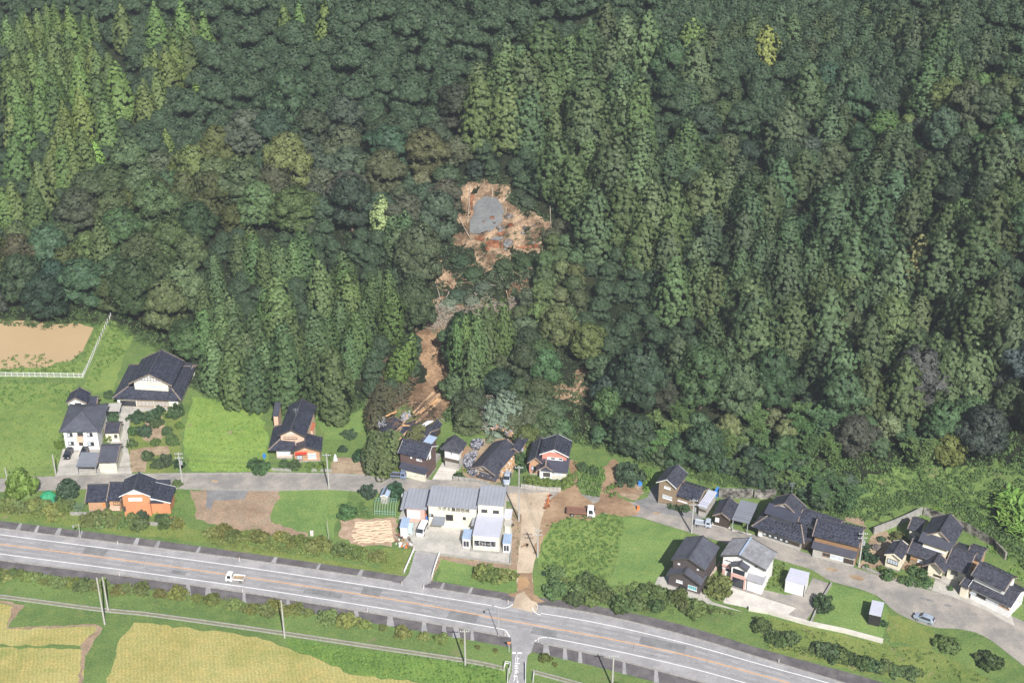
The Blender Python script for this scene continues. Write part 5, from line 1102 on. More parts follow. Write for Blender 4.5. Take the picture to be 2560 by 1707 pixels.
        if wall:
            mb = MB(); a, b = ov; fz = lambda v: z + fall * v / D - .03
            if ax == 'd': mb.prism([P(a, b, z0), P(a, D - b, z0), P(a, D - b, fz(D - b)), P(a, b, fz(b))], fr.ex * (W - 2 * a))
            else: mb.prism([P(a, b, z0), P(W - a, b, z0), P(W - a, b, z + fall * (W - a) / W - .03), P(a, b, z + fall * a / W - .03)], fr.ey * (D - 2 * b))
            s.part(mb, 'wall', M[wall])
        return ro
    def posts(s, fr, top, uvs, m='steel', w_=.12):
        for u, v in uvs:
            mb = MB(); mb.box(fr.P(u, v, 0), fr.ex * w_, fr.ey * w_, UP * (top - .02)); s.part(mb, 'post', M[m])
    def hit(s, fr, face, x, y):
        ou, ovv = fr.ov
        if face == 'f': o, n = fr.P(0, ovv, 0), -fr.ey
        elif face == 'r': o, n = fr.P(fr.W - ou, 0, 0), fr.ex
        else: o, n = fr.P(ou, 0, 0), -fr.ex
        d = Vector(ray(x, y)); c = Vector((0, 0, CAMH)); t = (o - c).dot(n) / d.dot(n); p = c + d * t
        return ((p - o).dot(fr.ex) if face == 'f' else (p - o).dot(fr.ey)), p.z, o, n
    def win(s, fr, p0, p1, face='f', panes=2, frame_='frame_dark', glass='glass', name='window', zclip=None, sill=True, light=None):
        u0, z0, o, n = s.hit(fr, face, *p0); u1, z1, _, _ = s.hit(fr, face, *p1)
        if u1 < u0: u0, u1 = u1, u0
        if z1 < z0: z0, z1 = z1, z0
        if zclip: z0, z1 = max(z0, zclip[0]), min(z1, zclip[1])
        lo, hi = ((fr.ov[0] + .05, fr.W - fr.ov[0] - .05) if face == 'f' else (fr.ov[1] + .05, fr.D - fr.ov[1] - .05)); u0, u1 = max(u0, lo), min(u1, hi); z0 = max(z0, .08)
        if u1 - u0 < .15 or z1 - z0 < .15: return None
        e = fr.ex if face == 'f' else fr.ey; b = o + e * u0 + n * .004; W, H = u1 - u0, z1 - z0; t = .07
        mb = MB()
        for q in ((0, 0, W, t), (0, H - t, W, t), (0, t, t, H - 2 * t), (W - t, t, t, H - 2 * t)): mb.box(b + e * q[0] + UP * (z0 + q[1]), e * q[2], UP * q[3], n * .09)
        for k in range(1, panes): mb.box(b + e * (W * k / panes - t / 3) + UP * (z0 + t), e * t * .66, UP * (H - 2 * t), n * .07)
        if sill: mb.box(b - e * .06 + UP * (z0 - .06), e * (W + .12), UP * .055, n * .14)
        w_ = s.part(mb, name, M[frame_])
        for k in range(panes):
            mb = MB(); a0 = t + (W - 2 * t) * k / panes + .01; mb.box(b + e * a0 + UP * (z0 + t), e * ((W - 2 * t) / panes - .02), UP * (H - 2 * t), n * .03)
            g = light if (light and (k % 2 == 0)) else glass; s.part(mb, 'pane', M[g], w_)
        return w_
    def slab(s, fr, p0, p1, m, face='f', name='door', out=.05):
        u0, z0, o, n = s.hit(fr, face, *p0); u1, z1, _, _ = s.hit(fr, face, *p1)
        if u1 < u0: u0, u1 = u1, u0
        if z1 < z0: z0, z1 = z1, z0
        z0 = max(z0, .02); e = fr.ex if face == 'f' else fr.ey; mb = MB(); mb.box(o + e * u0 + n * .003 + UP * z0, e * (u1 - u0), UP * (z1 - z0), n * out); return s.part(mb, name, M[m])
    def plinth(s, fr, h=.35, out=.04, m='kerb'):
        mb = MB(); a, b = fr.ov; mb.box(fr.P(a - out, b - out, 0), fr.ex * (fr.W - 2 * a + 2 * out), fr.ey * (fr.D - 2 * b + 2 * out), UP * h); s.part(mb, 'plinth', M[m])
    def antenna(s, p, h=2.2):
        mb = MB(); mb.tube([p, p + UP * h], .03, 5)
        for k in range(3): mb.tube([p + UP * (h - .15 - k * .35) + Vector((-.6, 0, 0)), p + UP * (h - .15 - k * .35) + Vector((.6, .1, 0))], .02, 4)
        for k in range(5): mb.tube([p + UP * (h - .15) + Vector((-.5 + k * .25, -.3, 0)), p + UP * (h - .15) + Vector((-.5 + k * .25, .3, 0))], .018, 4)
        s.part(mb, 'antenna', M['steel'])
def fr_(c, A, B, D, ze, yaw=None):
    if isinstance(D, tuple):                                   # the back corner of the roof as seen
        f = frame(c(*A), c(*B), 1, ze, yaw); f.D = max(1.2, (at(*c(*D[:2]), ze + (D[2] if len(D) > 2 else 0)) - f.o).dot(f.ey)); return f
    return frame(c(*A), c(*B), D, ze, yaw)

# 1 large farmhouse, top left
h = House('farmhouse', at(*cA(1000, 690)), 'large black-tiled farmhouse with a white and timber gable, beside the muddy pond')
f1 = fr_(cA, (760, 640), (1222, 655), (1270, 425), 3.1); h.skirt(f1, (3.4, 3.0, 3.0, 2.5), 1.7, wall='cream_wall', ov=(1.0, 1.0), rows=(.8, 1.7, 2.5))
f2 = fr_(cA, (868, 541), (1162, 555), (1200, 385), 6.3); h.gable(f2, 2.9, 'd', (1.2, .6), wall='cream_wall', rows=(1.2, 3.0, 4.6), gap=1.2, zb=3.6, ped='white_wall')
h.win(f2, cA(890, 545), cA(1145, 572), panes=6, frame_='frame_white', glass='pale_pane', sill=False)
mb = MB()
for k in range(9): mb.box(f2.P(f2.W * (.24 + .065 * k), 0.50, 6.9), f2.ex * .1, f2.ey * .03, UP * (.3 + 1.3 * (1 - abs(k - 4) / 4.4)))
for k in range(2): mb.box(f2.P(f2.W * (.24 + .1 * k), 0.47, 7.3 + k * .7), f2.ex * f2.W * (.52 - .2 * k), f2.ey * .03, UP * .1)
h.part(mb, 'gable_timber', M['wood_dark'])
f1.ov = (1.0, 1.0); h.win(f1, cA(925, 652), cA(1040, 692), panes=4, glass='plaster_grey', frame_='wood'); h.win(f1, cA(1042, 655), cA(1142, 692), panes=4, glass='plaster_grey', frame_='wood')
h.win(f1, cA(812, 650), cA(922, 688), panes=3, frame_='wood_dark'); h.slab(f1, cA(1145, 655), cA(1205, 672), 'white_wall', name='wall_panel'); h.slab(f1, cA(792, 645), cA(815, 664), 'white_wall', name='wall_panel'); h.plinth(f1)
f = fr_(cA, (1180, 440), (1285, 462), 3.6, 3.0); h.gable(f, 1.0, 'w', wall='cream_wall', rows=None)
# 2 white house
h = House('house', at(*cA(550, 975)), 'white two-storey house with slate-blue hipped roof, beside the large farmhouse drive')
f = fr_(cA, (400, 868), (670, 863), (697, 678), 5.7); h.hip(f, 2.5, .12, 'd', (.7, .7), 'tile_slate', 'white_wall', rows=None); h.plinth(f)
for a, b in (((452, 871), (493, 894)), ((586, 869), (628, 893)), ((460, 929), (502, 951)), ((591, 932), (638, 955))): h.win(f, cA(*a), cA(*b), light='pale_pane')
h.slab(f, cA(519, 892), cA(567, 926), 'peach', name='balcony_front', out=.5); h.win(f, cA(521, 868), cA(564, 888), panes=2); h.slab(f, cA(532, 930), cA(564, 955), 'wood_dark', out=.08); h.box(sub(f, f.W * .4, -.5, 2.2, 1.2, 0), (0, 0), 0, .3, 'concrete', 'doorstep')
# 3 plaster storehouse behind
h = House('storehouse', at(*cA(530, 690)), 'small white-gabled storehouse with black tiles behind the white house')
f = fr_(cA, (443, 674), (586, 674), (598, 602), 4.0); h.gable(f, 1.5, 'd', (.5, .5), rows=None, wall='white_wall', guard='glint'); h.win(f, cA(505, 668), cA(550, 680), glass='glass')
f = fr_(cA, (590, 676), (655, 676), 3.2, 3.0); h.gable(f, .8, 'w', (.3, .3), rows=None, wall='wood')
# 4 carport and storage by the street
h = House('carport', at(*cA(580, 1150)), 'flat grey-blue carport roof on posts in front of the white house', 'carport')
f = fr_(cA, (512, 1101), (652, 1101), (660, 1003, .25), 2.6); h.shed(f, .25, 'metal_dark'); h.posts(f, 2.6, ((.2, .2), (f.W - .4, .2), (.2, f.D - .4), (f.W - .4, f.D - .4)))
mb = MB(); mb.box(f.P(.3, f.D - .3, 0), f.ex * (f.W - .6), f.ey * .12, UP * 2.6); h.part(mb, 'back_wall', M['cream_wall'])
h = House('shed', at(*cA(725, 1120)), 'cream storage shed with slate-blue ridged roof between carport and farm drive', 'shed')
f = fr_(cA, (657, 1076), (789, 1073), (803, 945), 2.9); h.gable(f, .9, 'w', (.25, .45), 'tile_slate', 'cream_wall', rows=(.8,), rf=.72)
h = House('lean_to', at(*cA(765, 725)), 'pale beige canopy roof in front of the large farmhouse', 'canopy')
f = fr_(cA, (719, 727), (808, 725), (808, 671, .2), 2.5); h.shed(f, .2, 'plaster_grey'); h.posts(f, 2.5, ((.1, .1), (f.W - .25, .1), (.1, f.D - .3), (f.W - .25, f.D - .3)))
h = House('shed', at(*cA(760, 915)), 'small dark-roofed garden shed between white house and farm drive', 'shed')
f = fr_(cA, (703, 876), (805, 874), (805, 796), 2.5); h.gable(f, .8, 'w', (.2, .3), 'tile_matt', 'cream_wall', rows=None, rf=.6); h.slab(f, cA(770, 882), cA(795, 905), 'frame_dark')
# 5 orange house
h = House('house', at(*cA(915, 1400)), 'orange-walled house with black tiled roofs below the village street')
f = fr_(cA, (804, 1304), (1018, 1302), (1040, 1182), 5.6); h.gable(f, 1.75, 'd', (.5, .7), rows=(.8, 1.6, 4.2), wall='orange_wall', ped='white_wall', verge='frame_white')
h.win(f, cP(1640, 530), cP(1820, 565), panes=3, frame_='frame_white', glass='pale_pane'); h.slab(f, cP(1565, 638), cP(1614, 702), 'frame_dark'); h.box(sub(f, f.W * .45, .0, 1, .5, 0), (0, 0), .25, .9, 'frame_white', 'air_conditioner')
f3 = fr_(cA, (1008, 1332), (1101, 1357), 8.4, 3.5, 0); 
h.shed(f3, -.0, 'tile_black'); 
f3 = fr_(cP, (1905, 578), (2085, 622), 8.6, 3.2, 0); f3.o = f.P(f.W - .9, .9, 0); f3.W = 4.8; f3.D = f.D - .6
q = [f3.P(0, 0, 4.6), f3.P(4.8, 0, 3.2), f3.P(4.8, f3.D, 3.2), f3.P(0, f3.D, 4.6)]; mb = MB(); n = h.panel(mb, q[1], q[2], q[3], q[0]); r_ = h.part(mb, 'roof', [M['tile_black'], M['frame_dark']]); h.guards(r_, [(q[1], q[2], q[3], q[0], n)], rows=(.8, 1.5, 3.2)); h.verges(r_, [(q[1], q[2], q[3], q[0])], 'frame_white')
f3.ov = (.1, .6); mb = MB(); mb.prism([f3.P(.1, .6, 0), f3.P(4.4, .6, 0), f3.P(4.4, .6, 3.25), f3.P(.1, .6, 4.45)], f3.ey * (f3.D - 1.2)); h.part(mb, 'wall', M['orange_wall'])
mb = MB(); mb.prism([f3.P(.2, .55, 2.9), f3.P(4.4, .55, 2.9), f3.P(4.4, .55, 3.2), f3.P(.2, .55, 4.4)], f3.ey * .045); h.part(mb, 'gable_panel', M['white_wall'])
f = fr_(cP, (1085, 592), (1365, 585), (1370, 372), 3.0); h.gable(f, 1.5, 'w', (.5, .6), rows=(.7, 1.3), wall='tan_orange', rf=.66); h.plinth(f, .4); h.slab(f, cP(1310, 600), cP(1345, 640), 'orange_paint', name='wall_panel'); h.slab(f, cP(1348, 595), cP(1395, 645), 'frame_dark')
f = fr_(cP, (1360, 573), (1545, 573), (1530, 345), 3.2); h.gable(f, 1.6, 'w', (.4, .7), rows=(.7, 1.3), wall='tan_orange', rf=.66); h.slab(f, cP(1410, 630), cP(1545, 668), 'peach', name='porch_rail', out=.8); h.win(f, cP(1445, 585), cP(1535, 620), glass='orange_wood', panes=3)
# 6 pink-gabled house, middle left
h = House('house', at(*cB(1180, 810)), 'peach-walled house with stepped black roofs and red awning, above the street')
f = fr_(cB, (996, 586), (1268, 600), (1257, 290), 6.0); h.gable(f, 1.75, 'd', (.5, .7), rows=None, wall='peach', ped='pale_pink', verge='frame_dark'); h.win(f, cB(1055, 592), cB(1187, 618), panes=3, frame_='frame_dark', glass='peach'); h.antenna(f.P(f.W / 2, 5.5, 7.8))
fl = fr_(cB, (905, 738), (1190, 722), (1190, 500), 3.1, 0); h.skirt(fl, (3.3, 3.4, 1.2, 1.0), 1.7, wall='pale_pink', ov=(1.5, 1.2), rows=None, sides='fl')
fl.ov = (1.5, 1.2); h.win(fl, cB(995, 730), cB(1122, 772), panes=4, frame_='frame_white', glass='pale_pane'); h.plinth(fl, .4)
f = fr_(cB, (1128, 748), (1428, 738), (1430, 606), 3.3); h.gable(f, 1.35, 'd', (.55, .8), rows=None, wall='tan_orange', ped='peach', verge='frame_dark', rf=.46); h.win(f, cB(1290, 757), cB(1376, 805), panes=3, frame_='frame_white', glass='pale_pane'); h.win(f, cB(1182, 775), cB(1242, 815), panes=2, frame_='frame_dark', glass='pale_pane'); h.plinth(f)
k_ = sub(f, f.W * .12, .1, f.W * .38, 1.2, 2.5); h.shed(k_, .3, 'red_paint', rname='awning')
f = fr_(cB, (945, 395), (1005, 395), 5, 4.6); h.shed(f, .6, 'tile_matt', 'peach')
f = fr_(cB, (1262, 470), (1306, 470), 3.0, 3.3); h.shed(f, .2, 'plaster_grey', 'cream_wall', rname='balcony'); f = fr_(cB, (1290, 530), (1345, 535), 2.4, 3.0); h.shed(f, .5, 'rust_roof', 'peach')
# 7 brown house in the middle
h = House('house', at(*cO(760, 1290)), 'brown two-storey house half covered by the fallen cedar')
f = fr_(cO, (548, 1000), (968, 1103), (1125, 897), 5.9); h.gable(f, 1.7, 'w', (.35, .5), roof='tile_black', rows=(1.2, 2, 2.8, 3.4), wall='brown_wall', verge='frame_white', gap=.7)
h.plinth(f); h.win(f, cO(820, 1078), cO(898, 1120), frame_='frame_white', light='pale_pane'); h.win(f, cO(552, 1010), cO(580, 1030), frame_='frame_white', glass='pale_pane', panes=1); h.win(f, cO(733, 1052), cO(756, 1074), frame_='frame_white', glass='pale_pane', panes=1)
h.win(f, cO(1000, 1005), cO(1025, 1060), 'r', frame_='frame_white', glass='pale_pane', panes=2)
k_ = sub(f, .6, -1.0, f.W - .5, 1.6, 2.6); h.shed(k_, .7, 'tile_black'); k2 = sub(f, .6, -.25, f.W - 1.0, 1, 2.6); h.box(k2, (.1, 0), 0, 2.6, 'cream_wall'); k2.ov = (0, 0); h.win(k2, cO(785, 1205), cO(830, 1280), glass='glass'); h.win(k2, cO(690, 1190), cO(760, 1250), glass='glass', frame_='wood_dark')
# shed with pale blue roof behind it
h = House('shed', at(*cO(1010, 860)), 'pale blue metal-roofed shed behind the brown house', 'shed')
f = fr_(cO, (918, 838), (1040, 875), (1110, 772, .3), 2.9); h.shed(f, .3, 'metal_blue', 'brown_wall')
# 8 white storehouse garage
h = House('storehouse', at(*cO(1330, 1140)), 'white-walled storehouse with hipped black roof and garage shutter', 'storehouse')
f = fr_(cO, (1168, 945), (1452, 1008), (1535, 868), 5.4); h.hip(f, 2.4, .45, 'd', (.7, .7), 'tile_matt', 'white_wall', rows=None, zb=2.9, ridge='ridge'); h.box(f, (.72, .72), 0, 2.9, 'plaster_grey')
h.slab(f, cO(1216, 1058), cO(1440, 1150), 'shutter', name='garage_door', out=.12); h.slab(f, cO(1320, 990), cO(1332, 1020), 'frame_dark', name='vent'); h.slab(f, cO(1465, 1010), cO(1560, 960), 'tan_orange', 'r', 'wall_panel')
# 9 collapsed house
h = House('collapsed_house', at(*cO(1750, 1270)), 'collapsed house, its big grey-black gable roof sunk among broken tiles', 'house')
f = fr_(cO, (1605, 1228), (1965, 1335), (2175, 902), 2.0); h.gable(f, 1.6, 'd', (.7, .9), roof='tile_matt', rows=None, wall='plaster_grey', ped='cream_wall', ridge='tile_matt', verge='flash', rf=.48)
h.win(f, cO(1700, 1240), cO(1925, 1290), panes=4, frame_='wood', glass='glass', sill=False, zclip=(1.2, 3)); h.win(f, cO(2040, 1190), cO(2060, 1160), 'r', frame_='frame_white', glass='pale_pane')
f = fr_(cO, (1700, 1345), (1975, 1415), 2.6, .7); h.shed(f, .9, 'tile_matt', rname='fallen_eave')
f = fr_(cO, (2150, 965), (2310, 1000), 6.2, 2.2); h.gable(f, .9, 'd', (.4, .4), rows=None, wall='tan_orange', verge='flash')
# 10 red-gabled house
h = House('house', at(*cN(400, 850)), 'house with a red upper gable and black roofs, screened by hedges')
f = fr_(cN, (185, 500), (665, 545), (728, 285), 5.8); h.gable(f, 1.6, 'd', (.55, .7), rows=(.9, 1.7, 2.5, 3.3), wall='red_wall', verge='frame_white'); h.win(f, cN(312, 532), cN(570, 592), panes=4, frame_='frame_white', light='pale_pane')
mb = MB(); W = f.W; mb.prism([f.P(W * .12, .62, 6.35), f.P(W * .88, .62, 6.35), f.P(W * .5, .62, 7.25)], f.ey * .045); h.part(mb, 'gable_panel', M['white_wall'])
fl = fr_(cN, (-15, 645), (255, 660), (275, 320), 3.4, f.ex.angle(Vector((1, 0, 0))) * (1 if f.ex.y > 0 else -1)); h.gable(fl, 1.6, 'd', (.5, .7), rows=(.9, 1.7, 2.5), wall='tan_orange', verge='flash'); h.win(fl, cN(52, 680), cN(170, 760), panes=3, light='pale_pane'); h.slab(fl, cN(20, 655), cN(50, 780), 'red_wall', name='wall_panel'); h.plinth(fl)
fl = fr_(cN, (210, 780), (655, 780), 3.4, 3.0, fl.ex.angle(Vector((1, 0, 0))) * (1 if fl.ex.y > 0 else -1)); h.shed(fl, 1.6, 'tile_black'); fb = sub(fl, 1.0, 1.0, fl.W - 1.5, 3, 3); h.box(fb, (0, 0), 0, 3.0, 'cream_wall'); h.win(fb, cN(400, 775), cN(560, 838), panes=4, frame_='frame_white', glass='pale_pane'); h.plinth(fb)
fp = fr_(cN, (130, 770), (440, 790), (440, 690), 2.7); h.gable(fp, 1.5, 'd', (.75, .7), rows=None, wall='white_wall', verge='flash', ridge='flash'); h.slab(fp, cN(248, 785), cN(362, 860), 'frame_dark', out=.06)
# 11 farm machine workshop
h = House('workshop', at(*cD(510, 340)), 'cream farm machinery workshop with three ribbed grey metal roofs', 'workshop')
wy = -R(4)
f = fr_(cM, (528, 345), (1512, 418), (1560, 42, .6), 5.6); h.shed(f, .9, 'metal_grey', 'cream_wall', (.25, .35), ribs=.8); wy = math.atan2(f.ex.y, f.ex.x)
h.win(f, cM(572, 500), cM(655, 552), panes=2, light='pale_pane'); h.slab(f, cM(898, 512), cM(1043, 640), 'black_wall', name='doorway', out=.02); h.slab(f, cM(1050, 478), cM(1192, 650), 'ivory', name='door', out=.12); h.slab(f, cM(895, 460), cM(1045, 512), 'ivory', name='door_head', out=.1)
h.win(f, cM(1232, 560), cM(1292, 612), panes=1); k_ = sub(f, f.W * .125, -2.2, f.W * .24, 2.6, 2.3); h.shed(k_, .4, 'metal_dark', rname='awning')
a, z_, o_, n_ = h.hit(f, 'f', *cM(735, 400)); b, z2, _, _ = h.hit(f, 'f', *cM(1360, 432)); pc = o_ + f.ex * ((a + b) / 2) + n_ * .03 + UP * ((z_ + z2) / 2 - .1)
lt = lettering('lettering', 'クボタ農業機械', pc, .98, 'frame_dark', (R(90), 0, wy), 1.0, 1.0, h.root, .03, off=.012)
lt = to_mesh(lt); bpy.context.view_layer.update(); lt.scale.x = (b - a) / max(lt.dimensions.x, .1)
f = fr_(cM, (75, 400), (522, 425), (580, 47, .5), 3.6, wy); h.shed(f, .7, 'metal_grey', 'salmon', (.5, .35), ribs=.8); h.slab(f, cM(140, 425), cM(400, 600), 'white_paint', name='shutter', out=.08)
f = sub(f, -.9, .2, .9, f.D - .4, 3.0); h.shed(f, .6, 'metal_grey', None, ax='d')
f = fr_(cM, (1515, 322), (2032, 362), (2088, 8, .6), 6.9, wy); h.shed(f, .9, 'metal_grey', 'cream_wall', (.12, .3), ribs=.8); h.win(f, cM(1597, 410), cM(1712, 472)); h.win(f, cM(1822, 430), cM(1940, 492), panes=3)
f = fr_(cM, (1420, 932), (1952, 972), (2030, 545), 3.9, wy); h.shed(f, .15, 'metal_pale', 'cream_wall', (.06, .06), .14); f.ov = (.06, .06); h.slab(f, cM(1530, 948), cM(1800, 1005), 'white_paint', name='signboard', out=.07)
w_ = h.win(f, cM(1450, 1008), cM(1885, 1158), panes=4, frame_='frame_white', glass='glass'); mb = MB(); rr = random.Random(5)
for k in range(70): u, z = rr.uniform(f.W * .09, f.W * .84), rr.uniform(.7, 2.3); mb.box(f.P(u, .025, z), f.ex * rr.uniform(.08, .3), f.ey * -.035, UP * rr.uniform(.05, .2))
o = h.part(mb, 'goods_behind_glass', M['plaster_grey'], w_); o['kind'] = 'stuff'; h.plinth(f, .25, .5)
f = fr_(cM, (1392, 738), (1452, 744), (1515, 500, .2), 2.9, wy); h.shed(f, .3, 'metal_grey', None, rname='canopy')
f = fr_(cM, (2030, 590), (2180, 600), (2205, 425, .3), 2.9, wy); h.shed(f, .4, 'metal_pale', 'cream_wall'); f = fr_(cM, (2030, 740), (2180, 745), (2190, 640), 2.2, wy); h.shed(f, .2, 'plaster_grey', 'cream_wall')
for nm, lab, A, B, D, ze, gl in (('prefab_hut', 'small blue-roofed glazed hut left of the workshop showroom', (1212, 1000), (1385, 1000), (1408, 815, .2), 2.5, 1), ('prefab_hut', 'small blue-roofed hut right of the workshop showroom', (2005, 1090), (2170, 1085), (2195, 905, .2), 2.5, 1),
                                 ('prefab_hut', 'blue-roofed storage hut beside the scrap heap', (-10, 775), (148, 780), (160, 585, .2), 2.8, 0), ('water_tank', 'pale teal storage box next to the blue-roofed hut', (150, 775), (240, 780), (245, 692, .2), 1.8, 2)):
    h = House(nm, at(*cM(*A)), lab, 'hut' if gl < 2 else 'storage box'); f = fr_(cM, A, B, D, ze, wy); h.shed(f, .2, 'metal_blue' if gl < 2 else 'pale_teal', ('white_paint', 'white_paint', 'pale_teal')[(0, 1, 2)[gl]], (.1, .15), ribs=.45 if gl < 2 else None)
    if gl == 1: f.ov = (.1, .15); u = f.ex; c0 = MB(); h.plinth(f, .1); e = f.P(.2, .12, 0); 
    if gl == 1:
        for k in range(2):
            mb = MB(); mb.box(f.P(.3 + k * (f.W - .6) / 2, .12, .5), f.ex * ((f.W - .6) / 2 - .1), f.ey * -.03 + f.ey * .0, UP * 1.4); h.part(mb, 'pane', M['glass'])
# 12 tan house
h = House('house', at(*cE(1220, 490)), 'tan two-storey house with black gable roof at the end of the mud')
f = fr_(cE, (1120, 322), (1312, 382), (1413, 241), 5.9); h.gable(f, 1.6, 'd', (.5, .6), roof='tile_matt', rows=None, wall='tan_wall', verge='frame_white', rf=.5); h.win(f, cE(1198, 350), cE(1256, 388), frame_='frame_white', glass='pale_pane'); h.win(f, cE(1183, 428), cE(1268, 486), panes=4, frame_='frame_white', glass='pale_pane'); h.plinth(f, .5, .06)
ya = math.atan2(f.ex.y, f.ex.x); f = fr_(cE, (1290, 440), (1522, 508), (1605, 374), 3.2, ya); h.gable(f, 1.3, 'w', (.5, .7), rows=(.8, 1.5, 2.3, 3.0), wall='tan_wall', gap=.9); h.win(f, cE(1322, 478), cE(1412, 515), panes=4, frame_='frame_white', glass='pale_pane'); h.plinth(f)
f = fr_(cE, (1508, 540), (1590, 562), (1680, 412, .3), 2.7, ya); h.shed(f, .3, 'metal_pale', 'plaster_grey', ribs=.4, rname='lean_to_roof'); h.slab(f, cE(1520, 560), cE(1585, 600), 'shutter')
# 13 black gabled barn and carport
h = House('shed', at(*cF(180, 610)), 'low black-tiled shed with white wall beside the grey carport', 'shed')
f = fr_(cF, (85, 532), (270, 580), (355, 417), 2.7); h.gable(f, 1.3, 'd', (.4, .6), roof='tile_matt', rows=None, wall='wood_dark', verge='flash'); h.slab(f, cF(118, 545), cF(155, 600), 'white_paint', name='wall_panel'); yb = math.atan2(f.ex.y, f.ex.x)
h = House('carport', at(*cF(370, 680)), 'open carport with plain grey sloping roof over white concrete', 'carport')
f = fr_(cF, (285, 573), (465, 617), (575, 416, .4), 2.9); h.shed(f, .4, 'metal_dark'); h.posts(f, 2.9, ((.2, .2), (f.W - .4, .2), (.2, f.D - .4), (f.W - .4, f.D - .4)), 'steel', .16)
mb = MB(); mb.box(f.P(.2, f.D - .3, 0), f.ex * (f.W - .4), f.ey * .15, UP * 3.0); h.part(mb, 'back_wall', M['wood_dark'])
# 14 big farmhouse with entrance, right
h = House('farmhouse', at(*cF(760, 800)), 'long black-roofed farmhouse with small upper gable, right of the grey carport')
f = fr_(cF, (490, 645), (1032, 826), 9.2, 3.1); yc = math.atan2(f.ex.y, f.ex.x); h.skirt(f, (2.6, 3.4, 2.2, 1.0), 1.9, wall='plaster_grey', ov=(1.2, 1.1), rows=(.6, 1.2, 1.8, 2.4, 3.0), gap=.7); h.plinth(f, .3)
f.ov = (1.2, 1.1); h.win(f, cF(612, 700), cF(868, 812), panes=9, frame_='frame_dark', light='pale_pane', zclip=(.4, 2.4)); h.win(f, cF(875, 790), cF(995, 850), panes=4, frame_='wood_dark', glass='wood_dark', zclip=(.2, 2.5)); h.slab(f, cF(565, 705), cF(600, 740), 'white_paint', name='air_conditioner', out=.4)
f = fr_(cF, (618, 505), (945, 612), (1072, 450), 6.0, yc); fg = sub(f, 0, 2.3, f.W, f.D - 2.3, 6.0); h.gable(fg, 2.3, 'd', (1.1, .5), rows=None, wall='plaster_grey', zb=3.6, verge='flash', rf=.5, roof='tile_matt'); h.box(f, (1.1, .9), 3.6, 6.0, 'plaster_grey'); h.win(f, cF(648, 545), cF(905, 640), panes=7, frame_='frame_white', light='pale_pane', zclip=(4.3, 5.6)); h.antenna(f.P(f.W / 2, 6, 9.2))
k_ = sub(f, 0, 0, f.W, 2.7, 6.0); h.shed(k_, .9, 'tile_black', rname='front_eave')
f = fr_(cF, (975, 585), (1122, 660), (1250, 520), 5.0, yc); f.W = 8.6; h.gable(f, 1.7, 'w', (.5, .7), rows=(.8, 1.5, 2.2, 3), wall='white_wall', verge='flash', gap=.8); h.win(f, cF(965, 612), cF(1110, 672), panes=3, frame_='frame_white', glass='pale_pane', zclip=(3.6, 4.6))
f = fr_(cF, (960, 740), (1110, 800), 4, 2.9, yc); h.shed(f, 1.2, 'tile_black', 'wood_dark')
# 15 long barn-house
h = House('storehouse', at(*cF(1330, 990)), 'long two-tier black-tiled storehouse behind the utility pole, right of the farmhouse', 'storehouse')
f = fr_(cF, (1118, 742), (1600, 860), (1690, 662), 5.4); yd = math.atan2(f.ex.y, f.ex.x); h.gable(f, 2.0, 'w', (.4, .8), roof='tile_black', rows=(.8, 1.6, 2.4, 3.2, 4.0), wall='wood', gap=.8, verge='flash')
f = fr_(cF, (1106, 862), (1562, 978), (1600, 880), 2.9, yd); h.shed(f, 1.4, 'tile_matt', rname='lower_roof'); fb = sub(f, .3, .8, f.W - .6, 3, 2.9); h.box(fb, (0, 0), 0, 2.9, 'plaster_grey'); h.plinth(fb, .25); h.win(fb, cF(1305, 925), cF(1435, 1000), panes=4, frame_='frame_white', glass='pale_pane', zclip=(.2, 2.5)); h.win(fb, cF(1225, 905), cF(1300, 960), panes=2, frame_='wood', glass='glass', zclip=(.2, 2.5)); h.win(fb, cF(1440, 965), cF(1540, 1030), panes=3, frame_='wood_dark', glass='wood_dark', zclip=(.2, 2.5))
# 16 dark modern house
h = House('house', at(*cE(1400, 1310)), 'dark grey modern house with two stepped grey gable roofs, beside the mown field')
f = fr_(cE, (1258, 1044), (1578, 1143), (1722, 931), 5.8); ye = math.atan2(f.ex.y, f.ex.x); h.gable(f, 1.6, 'd', (.35, .5), roof='tile_slate', rows=None, wall='dark_wall', verge='frame_dark', rf=.5, ridge='ridge'); h.slab(f, cE(1325, 1068), cE(1345, 1088), 'white_paint', name='vent_hood', out=.15); h.slab(f, cE(1503, 1122), cE(1520, 1140), 'white_paint', name='vent_hood', out=.15)
f = fr_(cE, (1216, 1184), (1537, 1286), (1600, 1195), 3.0, ye); h.gable(f, 1.8, 'd', (.35, .6), roof='tile_slate', rows=None, wall='dark_wall', verge='frame_dark', rf=.5); h.win(f, cE(1310, 1222), cE(1368, 1262), frame_='frame_white', glass='pale_pane'); h.win(f, cE(1420, 1270), cE(1500, 1332), panes=4, frame_='frame_white', glass='teal'); h.slab(f, cE(1356, 1275), cE(1408, 1325), 'black_wall', name='porch_box', out=.9); h.plinth(f)
